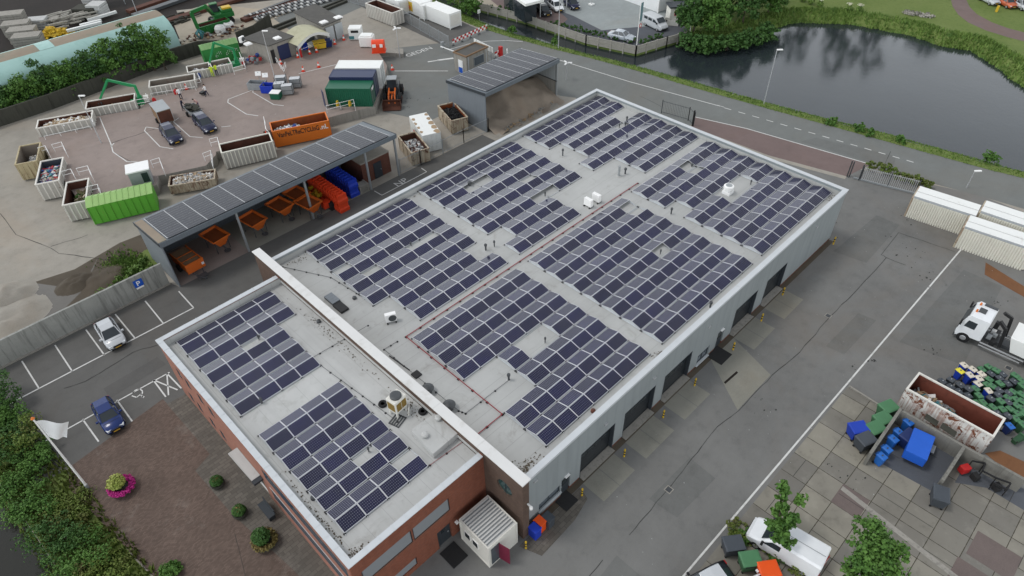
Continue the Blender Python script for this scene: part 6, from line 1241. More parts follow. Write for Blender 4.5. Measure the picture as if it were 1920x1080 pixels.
    MB().cbox((h+.005,0,.45),(.02,.5,.11)).build('number_plate', M['plate'], t); MB().cbox((h-.03,0,.33),(.1,W*.7,.16)).build('bumper', M['black'], t)
    return t
car('silver hatchback parked against the stained concrete wall', 206,624,radians(-93),'hatch','carsilver',zc=.7)
car('dark blue boxy hatchback in the bay beside the clinker forecourt', 202,777,radians(-93),'box','carblue',zc=.7)
car('navy saloon towing a tall box trailer on the recycling platform', 320,250,radians(-97),'wagon','carnavy',1.3,.7)
car('navy estate car towing a loaded flat trailer, right of the saloon', 383,230,radians(-95),'wagon','carnavy',1.3,.7)
car('pale blue grey old saloon parked by the canal fence', 1166,66,radians(-76),'sedan','cargrey',0,.7)
car('white car parked between two dark ones at the showroom', 1042,10,radians(-112),'hatch','carwhite',0,.7); car('black car under the showroom roof edge', 1020,18,radians(-115),'hatch','carblack',0,.7); car('dark blue car right of the white one at the showroom', 1072,6,radians(-112),'hatch','carnavy',0,.7)
car('orange red car at the upper right car park', 1888,3,radians(-125),'hatch','carorange',0,.7); car('white car at the upper right corner of the photo', 1916,7,radians(-125),'hatch','carsilver',0,.7); car('silver car partly cut by the top edge at the right car park', 1856,-3,radians(-125),'hatch','carsilver',0,.7)
car('dark car half cut by the bottom edge next to the yard line', 1325,1092,radians(160),'hatch','carblack',0,.9,roof='carsilver'); car('white car cut by the bottom edge in front of the orange bin', 1420,1106,radians(-20),'hatch','carwhite',0,.9)
# trailers
t = T('box_trailer', 'tall dark box trailer with a pale roof behind the navy saloon', 'trailer', (*G2(304,212,2.4),1.3), radians(-97)); MB().box(-1.6,1.6,-.85,.85,.4,2.1).build('box', M['woodbrown'], t); MB().box(-1.65,1.65,-.9,.9,2.101,2.16).build('roof', M['steel'], t); MB().box(1.602,1.64,-.8,.8,.5,2.0).build('front_panel', M['skipin'], t); e = MB()
for x in (-1.65,1.6):
    for y in (-.9,.85): e.box(x,x+.05,y,y+.05,.4,2.1)
e.build('edge_trim', M['alu'], t)
for s in (-1,1): MB().lathe((0,s*.98,.33),[(.32,-.1),(.32,.1)],14,axis='y').build('wheel', M['tyre'], t)
MB().bar((1.6,-.4,.42),(2.6,0,.45),.08).bar((1.6,.4,.42),(2.6,0,.45),.08).build('drawbar', M['steel'], t)
t = T('flat_trailer', 'flat trailer with folded dark load behind the navy estate', 'trailer', (*G2(362,206,2.0),1.3), radians(-95)); MB().box(-1.4,1.4,-.75,.75,.5,.62).build('deck', M['steel'], t); MB().box(-1.4,1.4,-.78,-.74,.62,.95).box(-1.4,1.4,.74,.78,.62,.95).box(-1.44,-1.40,-.78,.78,.62,.95).build('side_boards', M['steel'], t)
for s in (-1,1): MB().lathe((-.1,s*.88,.33),[(.32,-.1),(.32,.1)],14,axis='y').build('wheel', M['tyre'], t)
MB().bar((1.4,-.4,.5),(2.3,0,.45),.08).bar((1.4,.4,.5),(2.3,0,.45),.08).build('drawbar', M['steel'], t)
g = MB(); r_ = random.Random(4)
for _ in range(18): g.cbox((r_.uniform(-1.1,1.1),r_.uniform(-.5,.5),r_.uniform(.7,1.2)),(.7,.5,.12),0,r_.random(),r_.uniform(-.4,.4))
tag(g.build('trailer_load', M['concdark'], loc=t.location, rot=t.rotation_euler), 'folded dark items lying on the flat trailer', 'load', kind='stuff')
def van(label, px, py, rz, col, L=5.0, W=1.95, H=2.0, nose=.9, z=0., windows=True, zc=1.0, high=False):
    v = G(px,py,z+zc); t = T('van', label, 'van', (v.x,v.y,z), rz); h = L/2; w = W/2; hz = 1.12
    def rg(x, hw, z0, z1, z2, tw): return [(x,-hw*.92,z0),(x,hw*.92,z0),(x,hw,z0+.2),(x,hw,z1),(x,tw,z2),(x,-tw,z2),(x,-hw,z1),(x,-hw,z0+.2)]
    f0 = h-nose; f1 = f0-.75
    st = [(-h,w*.95,.35,H-.2,H-.07,w*.82),(-h+.06,w,.28,H-.16,H-.03,w*.86),(f1-.2,w,.25,H-.14,H+.0,w*.86),(f1,w,.25,H-.16,H-.03,w*.84),(f0,w,.25,hz+.05,hz+.12,w*.86),(f0+.1,w,.25,hz-.05,hz+.03,w*.86),(h-.2,w*.92,.28,hz-.3,hz-.15,w*.74),(h,w*.75,.38,hz-.55,hz-.42,w*.6)]
    MB().loft([rg(*s) for s in st]).build('body', M[col], t, smooth=False, bevel=.05)
    e = .012
    MB().add([(f0-.02,-w*.80,hz+.16),(f0-.02,w*.80,hz+.16),(f1+.06,w*.76,H-.09),(f1+.06,-w*.76,H-.09)], [(0,1,2,3)]).tr(Matrix.Translation((.045,0,.03))).build('windscreen', M['glass'], t)
    for s in (-1,1):
        MB().add([(f0-.12,s*(w+e),hz+.10),(f1-.55,s*(w+e),hz+.10),(f1-.55,s*(w+e),H-.28),(f1+.02,s*(w+e),H-.28)], [(0,1,2,3) if s < 0 else (3,2,1,0)]).build('side_window', M['glass'], t)
        if windows:
            for k in range(2): x = f1-.75-k*1.05; MB().add([(x,s*(w+e),hz+.12),(x-.9,s*(w+e),hz+.12),(x-.9,s*(w+e),H-.28),(x,s*(w+e),H-.28)], [(0,1,2,3) if s < 0 else (3,2,1,0)]).build('side_window', M['glass'], t)
        MB().cbox((h-.2,s*w*.68,hz-.42),(.3,.3,.2),0,-s*.4).build('headlight', M['lampglass'], t); MB().cbox((-h-.01,s*w*.85,1.0),(.06,.16,.6)).build('tail_light', M['taillight'], t); MB().cbox((f0-.15,s*(w+.14),hz+.2),(.16,.22,.26)).build('mirror', M['black'], t)
        for x in (h-.85,-h+.95):
            wl = MB().lathe((x,s*(w-.12),.34),[(.22,-.12),(.34,-.11),(.34,.11),(.22,.125)],16,axis='y').build('wheel', M['tyre'], t); MB().lathe((x,s*(w+.012),.34),[(.2,-.01),(.17,.01)],12,axis='y').build('rim', M['rim'], wl)
    MB().cbox((h-.02,0,.42),(.14,W*.72,.22)).build('bumper', M['black'], t); g = MB()
    if not windows: g.box(-h+.1,f1-.4,-.02,.02,H-.0,H+.006); g.build('roof_groove', M['steel'], t)
    return t
van('silver passenger van parked beside the small white hut', 1229,40,radians(-103),'carsilver',4.7,1.85,1.95,.75)
van('large white panel van parked under the street tree', 1476,1016,radians(97),'carwhite',4.9,1.95,2.1,1.0,windows=False,zc=1.3)
# wheel loader between platform and gate
wl_ = T('wheel_loader', 'black and orange wheel loader with its bucket towards the camera', 'wheel loader', G(738,178,.5).to_2d().to_3d(), radians(-132)); MB().box(-2.1,.2,-.85,.85,.6,1.7).build('engine_body', M['darksteel'], wl_, bevel=.06); c = MB().loft([[(-.9,-.7,1.702),(.5,-.7,1.702),(.5,.7,1.702),(-.9,.7,1.702)],[(-.8,-.62,2.9),(.3,-.62,2.9),(.3,.62,2.9),(-.8,.62,2.9)]]).build('cab', M['glass'], wl_); MB().box(-.9,.4,-.7,.7,2.902,3.0).build('cab_roof', M['bluegrey'] if False else M['steel'], c)
MB().box(.3,1.8,-.5,.5,.7,1.2).build('front_frame', M['darksteel'], wl_); g = MB()
for s in (-.42,.42): g.bar((.5,s,1.7),(2.0,s,1.4),.18,.3).bar((2.0,s,1.4),(2.7,s,.5),.18,.28)
g.bar((1.4,-.42,1.55),(1.4,.42,1.55),.2).bar((.9,0,1.3),(2.5,0,1.1),.16); g.build('lift_arms', M['spread'], wl_)
bk = MB(); pr = [(2.6,.1),(3.9,.1),(3.9,.16),(2.9,.25),(2.65,.7),(2.9,1.15),(2.8,1.2),(2.5,.8)]; bk.loft([[(x,-1.25,z) for x,z in pr],[(x,1.25,z) for x,z in pr]]); bk.box(2.6,3.6,-1.27,-1.2,.1,.9).box(2.6,3.6,1.2,1.27,.1,.9); bk.build('bucket', M['skipin'], wl_)
for x in (-1.4,1.3):
    for s in (-1,1): w_ = MB().lathe((x,s*1.05,.7),[(.45,-.26),(.7,-.22),(.7,.22),(.45,.26)],16,axis='y').build('wheel', M['tyre'], wl_); MB().lathe((x,s*1.28,.7),[(.35,-.02),(.3,.03)],12,axis='y').build('rim', M['spread'], w_)
# white lorry at the right edge
A = G(1812,618,.0); B = G(1925,668,.0); rz = radians(92); t = T('lorry', 'white skip lorry cut by the right edge of the photo', 'lorry', (41.0,-17.0,0), radians(92)); lx = 2.55
# local x forward (towards the hall): front face at x = 3.1
fx = 3.0
cabm = MB(); w = 1.22
def rgc(x, z0, z1, tw=1.0): return [(x,-w*tw,z0),(x,w*tw,z0),(x,w*tw,z1),(x,-w*tw,z1)]
cabm.loft([rgc(fx-2.0,.9,2.95,.97),rgc(fx-1.9,.85,3.05),rgc(fx-.55,.75,3.05),rgc(fx-.30,.6,2.75),rgc(fx-.02,.5,1.75),rgc(fx,.5,.75)]); cabm.build('cab', M['carwhite'], t, bevel=.05)
MB().add([(fx-.005,-w*.88,1.72),(fx-.005,w*.88,1.72),(fx-.36,w*.86,2.85),(fx-.36,-w*.86,2.85)], [(0,1,2,3)]).tr(Matrix.Translation((.04,0,.0))).build('windscreen', M['glass'], t)
for s in (-1,1): MB().add([(fx-.35,s*(w+.012),1.75),(fx-1.2,s*(w+.012),1.75),(fx-1.2,s*(w+.012),2.5),(fx-.5,s*(w+.012),2.5)], [(0,1,2,3) if s < 0 else (3,2,1,0)]).build('side_window', M['glass'], t); MB().cbox((fx-.05,s*(w+.2),2.2),(.15,.22,.6)).build('mirror', M['black'], t); MB().cbox((fx+.0,s*w*.75,.85),(.08,.4,.2)).build('headlight', M['lampglass'], t)
MB().box(fx-1.3,fx-.75,-.35,.35,3.055,3.1).build('roof_hatch', M['darksteel'], t); MB().box(fx-.7,fx-.55,-.8,-.6,3.055,3.25).box(fx-.7,fx-.55,.3,.5,3.055,3.25).build('beacon', M['orange'], t); MB().box(fx-1.95,fx-.9,-1.0,-.8,3.055,3.2).build('air_horn_rail', M['darksteel'], t)
MB().box(fx-.05,fx+.06,-w,w,.35,.68).build('bumper', M['darksteel'], t); MB().box(-7.0,fx-.6,-.45,.45,.6,.95).build('chassis', M['darksteel'], t)
sk = MB(); sk.add([(-6.5,-1.2,1.1),(-1.2,-1.2,1.1),(-1.2,1.2,1.1),(-6.5,1.2,1.1),(-6.5,-1.25,2.6),(-.7,-1.25,2.6),(-.7,1.25,2.6),(-6.5,1.25,2.6)], [(3,2,1,0),(0,1,5,4),(1,2,6,5),(2,3,7,6),(3,0,4,7),(4,5,6,7)]); sk.build('load_body', M['cont_white'], t, bevel=.04)
c = MB().bar((-.4,-.9,.95),(-.1,-.9,2.9),.25).bar((-.1,-.9,2.9),(.55,-.6,3.3),.25).bar((-.4,.9,.95),(-.1,.9,2.9),.25).bar((-.1,.9,2.9),(.55,.7,3.3),.25).bar((.2,-1,1.0),(.2,1,1.0),.4).bar((.55,-.6,1.0),(.55,-.6,2.2),.35); c.build('lifting_gear', M['black'], t)
for k, (x, y, m) in enumerate(((.3,.2,'steel'),(.5,-.3,'whitered'),(.6,.6,'steel'))): MB().cbox((x,y,1.3),(.35,.3,.4)).build('tank', M[m], t)
for x in (fx-.75,-3.2,-4.5):
    for s in (-1,1): w_ = MB().lathe((x,s*1.08,.52),[(.3,-.16),(.52,-.14),(.52,.14),(.3,.16)],18,axis='y').build('wheel', M['tyre'], t); MB().lathe((x,s*1.24,.52),[(.28,-.02),(.2,.03)],14,axis='y').build('rim', M['rim'], w_)
for s in (-1,1): MB().box(-2.4,1.0,s*1.2-.03,s*1.2+.03,.75,.87).box(-2.2,1.0,s*1.2-.03,s*1.2+.03,.45,.55).build('side_guard', M['alu'], t)
# blue covered trailer in the bay
v = G(1720,842,.8); t = T('covered_trailer', 'small trailer with a blue tarpaulin cover in the concrete bay', 'trailer', (v.x,v.y,0), radians(98+90)); 
MB().box(-1.35,1.2,-.75,.75,.5,1.45).build('cover', M['tarpblue'], t, bevel=.06); MB().add([(-1.352,-.75,.5),(-1.352,.75,.5),(-1.9,.6,.6),(-1.9,-.6,.6),(-1.352,-.75,1.42),(-1.352,.75,1.42)], [(0,3,4),(1,5,2),(4,3,2,5),(0,1,2,3)]).build('nose_cover', M['tarpdark'], t)
MB().add([(-1.55,-.25,1.15),(-1.55,.25,1.15),(-1.78,.22,.82),(-1.78,-.22,.82)], [(3,2,1,0)]).tr(Matrix.Translation((-.05,0,.04))).build('white_mark', M['whitered'], t)
for s in (-1,1): w_ = MB().lathe((-.9,s*.92,.32),[(.18,-.1),(.32,-.1),(.32,.1),(.18,.1)],14,axis='y').build('wheel', M['tyre'], t); MB().lathe((-.9,s*1.02,.32),[(.18,-.01),(.15,.01)],12,axis='y').build('rim', M['rim'], w_); MB().box(-1.2,-.4,s*.95-.14,s*.95+.14,.66,.7).build('mudguard', M['steel'], t)
MB().bar((-1.4,-.5,.42),(-2.6,0,.42),.08).bar((-1.4,.5,.42),(-2.6,0,.42),.08).tube((-2.5,.05,.0),(-2.5,.05,.6),.05).build('drawbar', M['steel'], t)
# red and black attachment frame
v = G(1845,893,.5); t = T('mower_frame', 'red and black mower frame standing in the second bay', 'machine', (v.x,v.y,0), radians(60)); MB().cbox((.9,.9,.5),(.5,.7,.6)).build('red_housing', M['red'], t, bevel=.05); MB().cbox((.2,.5,.35),(.5,.4,.5)).cbox((-.9,-.4,.3),(.5,.5,.5)).build('roller', M['dark'], t)
g = MB(); pts = [(1.1,.3,1.0),(.6,-.3,1.15),(.2,.2,1.0),(-.6,-.2,1.1),(-1.2,-.9,1.05),(-1.5,-.4,.9),(-.8,.1,.9)]
for a, b in zip(pts, pts[1:]): g.bar(a,b,.1)
for a in pts: g.tube((a[0],a[1],.1),a,.04,n=6)
g.build('frame', M['black'], t)
# ================================================================== BINS AND BAYS AT THE RIGHT
Z2 = lambda x, y: (1560+x/4.153, 640+y/4.153)
DK = [(865,305),(930,295),(930,345),(1000,340),(993,383),(1065,370),(1068,415),(1245,245),(1312,278),(1305,378),(1295,418),(1240,445),(1375,320),(1425,303),(1335,252),(1295,550),(1375,578),(1380,395),(1375,473)]
GN = [(1175,210),(1225,190),(1280,225),(1232,288),(1215,330),(1310,325),(1430,262),(1483,300),(1125,360),(1145,420),(1180,470),(1415,385),(1372,430),(1440,445),(1315,465),(1257,507),(1335,520),(1392,517),(1440,493),(1450,552),(1437,597),(1487,515),(1483,460),(1485,340),(1490,640),(1125,480),(1195,520),(1480,410),(1250,345),(1500,560)]
WH = [(1035,180),(1100,215),(1168,250),(1078,260),(1150,285),(1145,322),(1225,382)]
r_ = random.Random(77); bas = radians(-22)
def binz(x, y, body, lid, lb, gp): v = G(*Z2(x,y),1.05); b = wheelie(lb, (v.x,v.y,0), bas+r_.uniform(-.2,.2)+(pi if r_.random()<.3 else 0), body, lid, gp); b.scale = (.86,.86,r_.uniform(.9,1.05)); return b
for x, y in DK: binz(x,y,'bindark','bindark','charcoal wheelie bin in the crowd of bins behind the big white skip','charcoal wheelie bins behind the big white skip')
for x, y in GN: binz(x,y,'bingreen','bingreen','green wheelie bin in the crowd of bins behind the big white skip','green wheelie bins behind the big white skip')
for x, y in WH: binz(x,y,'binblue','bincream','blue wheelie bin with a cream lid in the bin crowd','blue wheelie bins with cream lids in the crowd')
binz(1005,225,'binblue','binyellow','blue wheelie bin with a bright yellow lid, only one in the crowd',None); binz(1395,650,'binnavy','binlblue','dark bin with a bright blue lid at the end of the big white skip',None)
v = G(*Z2(1405,790),.3); b = wheelie('green wheelie bin lying on its side on the rust stained floor', (v.x,v.y,.35), radians(60), 'bingreen','bingreen',None); b.rotation_euler = (radians(80),0,radians(70))
for px, py, body, lid, rz, lb in (((445,505),0,'bingreen','bingreen',-22,'green waste container with lid, farthest in the row along the bay wall'),((402,595),0,'bingreen','bingreen',-22,'green waste container in the middle of the row along the bay wall'),((343,668),0,'bingreen','bingreen',-22,'green waste container next to the charcoal one along the bay wall'),((270,755),0,'bindark','bindark',-22,'charcoal waste container with white labels, nearest in the row'),((212,668),0,'binblue','binblue',-35,'pair of blue bins standing left of the green containers'),((610,735),0,'binnavy','binnavy',-10,'navy waste container behind the blue covered trailer')):
    v = G(*Z2(*px),1.2); wheelie(lb, (v.x,v.y,0), radians(rz), body, lid, None, big=True)
for px, py, lb in ((600,625,'bright blue bin in the bay, rearmost of the line'),(525,703,'bright blue bin in the bay, second of the line'),(482,757,'bright blue bin in the bay, third of the line'),(432,835,'bright blue bin in the bay, fourth of the line'),(392,892,'bright blue bin in the bay, nearest of the line')): v = G(*Z2(px,py),1.05); wheelie(lb, (v.x,v.y,0), radians(-15), 'binlblue','binlblue','bright blue bins in the concrete bay')
v = G(1766,925,1.2); wheelie('dark waste container at the foot of the second bay wall', (v.x,v.y,0), radians(20), 'bindark','bindark',None, big=True)
for px, py, c, lb in ((1376,1018,'bindark','dark blue grey waste container beside the hedge near the yard line'),(1408,1047,'bingreen','green waste container between the dark and orange ones'),(1442,1066,'orangebin','orange waste container at the bottom edge beside the hedge')): v = G(px,py,1.2); wheelie(lb, (v.x,v.y,0), radians(-38), c, c, None, big=True)
for px, py, b_, lb in ((998,985,'blueblock','blue box bin at the corner of the hall'),(1007,973,'orangebin','orange box bin beside the blue one at the hall corner'),(1023,965,'bindark','dark bin behind the orange one at the hall corner')): v = G(px,py,1.0); t = T('box_bin', lb, 'bin', (v.x,v.y-.25,0), 0, 'coloured bins at the hall corner'); MB().box(-.3,.3,-.35,.35,0,1.0).build('body', M[b_], t, bevel=.03); MB().box(-.33,.33,-.38,.38,1.002,1.08).build('lid', M[b_], t, bevel=.02)
# concrete bays
def baywall(lb, pts, h=1.5, th=.22):
    t = T('bay_wall', lb, 'wall', (0,0,0), 0, 'concrete bay walls'); P_ = [G(*p,h) for p in pts]
    for a, b in zip(P_, P_[1:]): MB().bar((a.x,a.y,h/2),(b.x,b.y,h/2),th,h).build('wall_panel', M['concbay'], t)
    return t
baywall('bay wall between green containers and the blue bins', [(1690,765),(1632,850)]); baywall('bay wall between the blue trailer and the mower frame', [(1808,838),(1768,900)]); baywall('long rear bay wall along the foot of the big white skip', [(1693,770),(1808,836),(1925,900)])
area('bay_floor', [G2(1695,790),G2(1640,862),G2(1672,880),G2(1745,920),G2(1800,860)], .014, 'bluegrey'); area('bay_floor', [G2(1815,860),G2(1925,920),G2(1925,960),G2(1850,915),G2(1790,905)], .014, 'bluegrey')
kb = T('kerb_line', 'low concrete kerb running from the yard line to the green containers', 'kerb', (0,0,0)); MB().bar(G(1592,724,.08),G(1652,762,.08),.14,.14).build('kerb', M['conc'], kb)
area('grey_floor', [(1740,920),(1808,900),(1772,930),(1800,890)], .018, 'conc', True) if False else None
# wooden rack of planks leaning on the big skip, dark boards
t = tag(MB().bar(G(1735,780,1.7),G(1758,795,1.5),.6,.05).bar(G(1765,797,1.7),G(1792,815,1.5),.6,.05).build('grey_boards', M['concdark']), 'two dark grey boards leaning on the white side of the big skip', 'boards')
# ================================================================== VEGETATION
def shrub(name, label, c, ells, n, size, leafm, cat='shrub', group=None, seed=0, trunk=None, stems=3):
    t = T(name, label, cat, c, 0, group); r = random.Random(seed+1); g = MB()
    if trunk:
        h, rad, limbs = trunk; g.tube((0,0,-.2),(0,0,h*.55),rad,rad*.7,8).tube((0,0,h*.55),(r.uniform(-.1,.1),r.uniform(-.1,.1),h),rad*.7,rad*.35,8)
        for e in ells[:limbs]:
            s_ = Vector((0,0,h*r.uniform(.5,.85))); m_ = s_.lerp(Vector(e[:3]),.55)+Vector((r.uniform(-.2,.2),r.uniform(-.2,.2),.1)); g.tube(s_, m_, rad*.45, rad*.3, 6).tube(m_, Vector(e[:3])+Vector((0,0,e[5]*.3)), rad*.3, rad*.1, 6)
    else:
        for k in range(stems): e = ells[k % len(ells)]; g.tube((r.uniform(-.2,.2),r.uniform(-.2,.2),-.1),(e[0],e[1],e[2]),.05,.02,6)
    g.build('trunk' if trunk else 'stems', M['trunk'], t); f = MB().clumps(ells, n, size, r, 0, max(.16, min(.6, .30*max(e[3] for e in ells)))); f.build('crown' if trunk else 'foliage', M[leafm], t); return t
# hedge row of tall shrubs in front of the teal shed
hb = [(12,178,3.2),(45,172,3.6),(78,165,4.4),(98,158,5.2),(128,152,4.4),(155,146,4.6),(182,138,5.2),(208,128,5.6),(236,118,6.2),(264,112,6.8),(290,106,7.0),(312,104,6.2)]
for i, (px, py, h) in enumerate(hb):
    v = G(px, py+27, 0); r = random.Random(50+i); ells = [(r.uniform(-.8,.8),r.uniform(-.6,.6),h*f_,r.uniform(1.3,2.0)*(1.35-f_*.75),r.uniform(1.1,1.7)*(1.35-f_*.75),h*.20) for f_ in (.25,.45,.62,.8,.9)] + [(r.uniform(-1.3,1.3),r.uniform(-1,.8),h*r.uniform(.3,.8),.8,.8,.9) for _ in range(4)]
    shrub('tall_shrub', ['first','second','third','fourth','fifth','sixth','seventh','eighth','ninth','tenth','eleventh','twelfth'][i]+' shrub from the left in the hedge before the teal shed', (v.x,v.y,0), ells, 3000, .27, 'leaf' if i%3 else 'leafdark', 'shrub', 'hedge of tall shrubs before the teal shed', i)
# shrubs by the ditch at the lower left
for i, (px, py, h, w_, lm, lb) in enumerate(((0,772,2.6,1.7,'leafdark','dark shrub at the far end of the ditch, nearest the parking bays'),(22,800,2.4,1.5,'leaf','round shrub second along the ditch from the parking bays'),(52,838,2.0,1.4,'leafyel','bright yellow green shrub closest to the flagpole'),(12,850,2.2,1.9,'leafdark','dark broad shrub behind the yellow green one'),(75,868,1.4,1.3,'leaf','low shrub touching the edge of the asphalt'),(60,960,1.0,1.6,'leaf','nettle clump on the ditch slope below the flagpole'),(110,1010,1.1,1.9,'leafdark','dark nettle clump leaning over the ditch water'),(150,1050,1.0,1.9,'leaf','nettle clump lowest on the ditch slope'),(30,915,1.0,1.7,'leaf','reed clump between dark shrub and water'),(200,1065,.7,1.5,'leafyel','grass clump at the bottom edge beside the forecourt'),(130,960,.6,1.5,'leafyel','yellowed grass clump near the foot of the flagpole'),(325,1075,.6,.6,'leaf','small bright plant at the bottom edge of the forecourt'))):
    v = G(px,py,0); r = random.Random(80+i); ells = [(0,0,h*.45,w_,w_,h*.5)]+[(r.uniform(-w_,w_)*.8,r.uniform(-w_,w_)*.8,h*r.uniform(.4,.85),w_*.5,w_*.5,h*.3) for _ in range(6)]
    shrub('shrub', lb, (v.x,v.y,0 if v.x > -24.6 else -.6), ells, 4200 if h > 1.5 else 2600, .15 if h > 1.5 else .13, lm, 'shrub', 'shrubs along the ditch', 20+i)
# street trees in the lower right
for (px, py, z, lb, pts, n, sd_) in ((1462,985,3.6,'slender street tree leaning over the white van',[(0,0,0,.75,.75,.6),(-.4,-.4,-.3,.6,.6,.5),(.8,.5,.5,.5,.5,.4),(1.5,.8,.9,.5,.42,.35),(1.9,1.1,1.2,.4,.36,.3),(1.9,-.2,.9,.4,.36,.25),(-.2,-1.0,-.8,.35,.35,.3),(.5,-.35,.6,.5,.5,.4)],2100,3),
                                  (1638,1052,3.6,'broader street tree at the bottom edge right of the van',[(0,0,0,1.4,1.3,1.0),(1.0,.3,.4,1.0,.9,.8),(1.6,1.1,.5,.8,.8,.6),(-1.1,.3,-.1,1.0,.9,.7),(-.5,-1.0,-.2,1.1,1.0,.8),(.8,-.9,.2,.9,.9,.7),(-1.8,-.2,-.4,.7,.7,.5)],4600,4)):
    v = G(px,py,z); ells = [(a,b,z+c,d,e,f) for a,b,c,d,e,f in pts]; shrub('street_tree', lb, (v.x,v.y,0), ells, int(n*1.5), .20, 'leaf', 'tree', 'street trees by the slab yard', sd_, (z+.3,.11,6))
for i, (px, py) in enumerate(((1372,1000),(1400,1012),(1430,1030),(1455,1050),(1490,1070))):
    v = G(px,py,0); r = random.Random(i); shrub('hedge_plant', ['first','second','third','fourth','fifth'][i]+' plant of the low hedge between van and waste containers', (v.x,v.y,0), [(r.uniform(-.3,.3),r.uniform(-.3,.3),.3,.8,.7,.35),(.4,-.4,.3,.7,.6,.35)], 700, .15, ('leafyel','leaf')[i%2], 'hedge plant', 'low hedge beside the white van', 40+i)
# trees between showroom and pond, and beyond
big = [(1300,60,5.8,3.0,'leafdark','dark tree left of the clump, next to the small white hut'),(1338,62,6.6,3.2,'leaf','leafy tree in the middle of the clump above the pond'),(1392,44,8.2,3.8,'leafdark','large dark tree right of the clump above the pond'),(1440,26,6.5,3.2,'leaf','bushy tree at the right end of the clump'),(1345,20,8,3.8,'leafdark','dark tree at the rear of the clump by the top edge'),(1405,4,8,3.6,'leaf','rear tree of the clump at the top edge'),(1278,22,3.2,2.0,'leaf','small tree beside the pale wall')]
for i, (px, py, h, w_, lm, lb) in enumerate(big):
    v = G(px,py,0); r = random.Random(200+i); ells = [(0,0,h*.55,w_*.75,w_*.75,h*.35)]+[(r.uniform(-w_,w_)*.7,r.uniform(-w_,w_)*.7,h*r.uniform(.3,.95),w_*.42,w_*.42,h*.18) for _ in range(10)]
    shrub('broadleaf_tree', lb, (v.x,v.y,0), ells, 5200, .36, lm, 'tree', 'trees between showroom and pond', 60+i, (h*.6,.16,6))
wb = [(1290,88),(1310,92),(1335,96),(1362,92),(1388,86),(1412,78),(1435,70)]
for i, (px, py) in enumerate(wb):
    v = G(px,py,-.6); r = random.Random(i+9); shrub('willow_shrub', ['first','second','third','fourth','fifth','sixth','seventh'][i]+' grey green bank shrub from the left under the trees', (v.x,v.y,-.7), [(0,0,.9,1.8,1.8,1.0),(r.uniform(-1,1),.5,1.4,1.2,1.2,.8)], 1100, .36, 'leafdark', 'shrub', 'bank shrubs at the pond corner', 90+i)
for i, (px, py, w_, lb) in enumerate(((1852,302,1.1,'round green shrub on the road side bank at the right'),(1560,234,.7,'low shrub on the road side bank near the lamp post'),(1610,245,.8,'second low shrub on the road side bank'),(1630,256,.6,'small dark shrub on the road side bank'),(1688,268,.6,'small shrub on the road side bank farther right'),(1040,80,.6,'small pale herb clump on the canal verge'),(960,60,.7,'tall herb clump on the canal verge by the road bend'))):
    v = G(px,py,-.1); shrub('bank_shrub', lb, (v.x,v.y,-.3), [(0,0,.5,w_,w_,.6),(.3,.2,.7,w_*.7,w_*.7,.5)], 700, .22, 'leaf', 'shrub', 'shrubs on the road side bank', 120+i)
for i, (px, py, h, lb) in enumerate(((1020,-2,0,''),)): pass
for i, (px, py, lb) in enumerate(((862,12,'dense shrub beside the white containers at the canal, left part'),(880,22,'dense shrub beside the white containers at the canal, right part'))): v = G(px,py,0); shrub('canal_shrub', lb, (v.x,v.y,0), [(0,0,1.0,1.8,2.2,1.3),(.6,-.8,1.2,1.2,1.2,1.0)], 1500, .32, 'leaf', 'shrub', 'shrubs beside the white containers', 140+i)
r = random.Random(8)
for k, (a, b, n) in enumerate((((1030,48),(1190,84),16),((1200,86),(1245,70),5),((915,16),(985,34),5))):
    for i in range(n):
        u = (i+.5)/n; v = G(a[0]+(b[0]-a[0])*u, a[1]+(b[1]-a[1])*u-2, 0); shrub('hedge_plant', 'low dark hedge plant behind the wooden canal fence', (v.x,v.y,0), [(0,0,.35,.7,.7,.4)], 170, .22, 'leafdark', 'hedge plant', 'hedge plants behind the canal fence', 300+k*30+i, stems=1)
for i in range(9): v = G(1628+i*13, 322+i*4.4, 0); shrub('hedge_plant', 'green hedge plant behind the grey road gate', (v.x+.6,v.y,0), [(0,0,.6,.65,.65,.6)], 420, .18, 'leafyel', 'hedge plant', 'hedge behind the road gate', 360+i, stems=1)
for i, (px, py) in enumerate(((1520,8),(1536,12),(1505,3),(1590,20),(1610,22))):
    v = G(px,py,0); t = T('flowering_herb', 'tall herb with cream blossom heads on the pond lawn', 'plant', v, 0, 'cream flowering herbs by the pond'); MB().leaves([(0,0,.5,.6,.6,.5)],160,.25,random.Random(i),0).build('foliage', M['reed'], t); MB().leaves([(0,0,1.2,.5,.5,.12)],60,.2,random.Random(i+4),0).build('blossom', M['cream'], t)
for px, py, lb in ((1708,26,'patch of bare twigs on the pond lawn, left one'),(1734,30,'patch of bare twigs on the pond lawn, right one')): v = G(px,py,0); tag(MB().leaves([(0,0,.2,1.0,1.6,.2)],120,.4,random.Random(px),0).build('twig_patch', M['wood'], loc=v), lb, 'twigs', 'twig patches on the lawn')
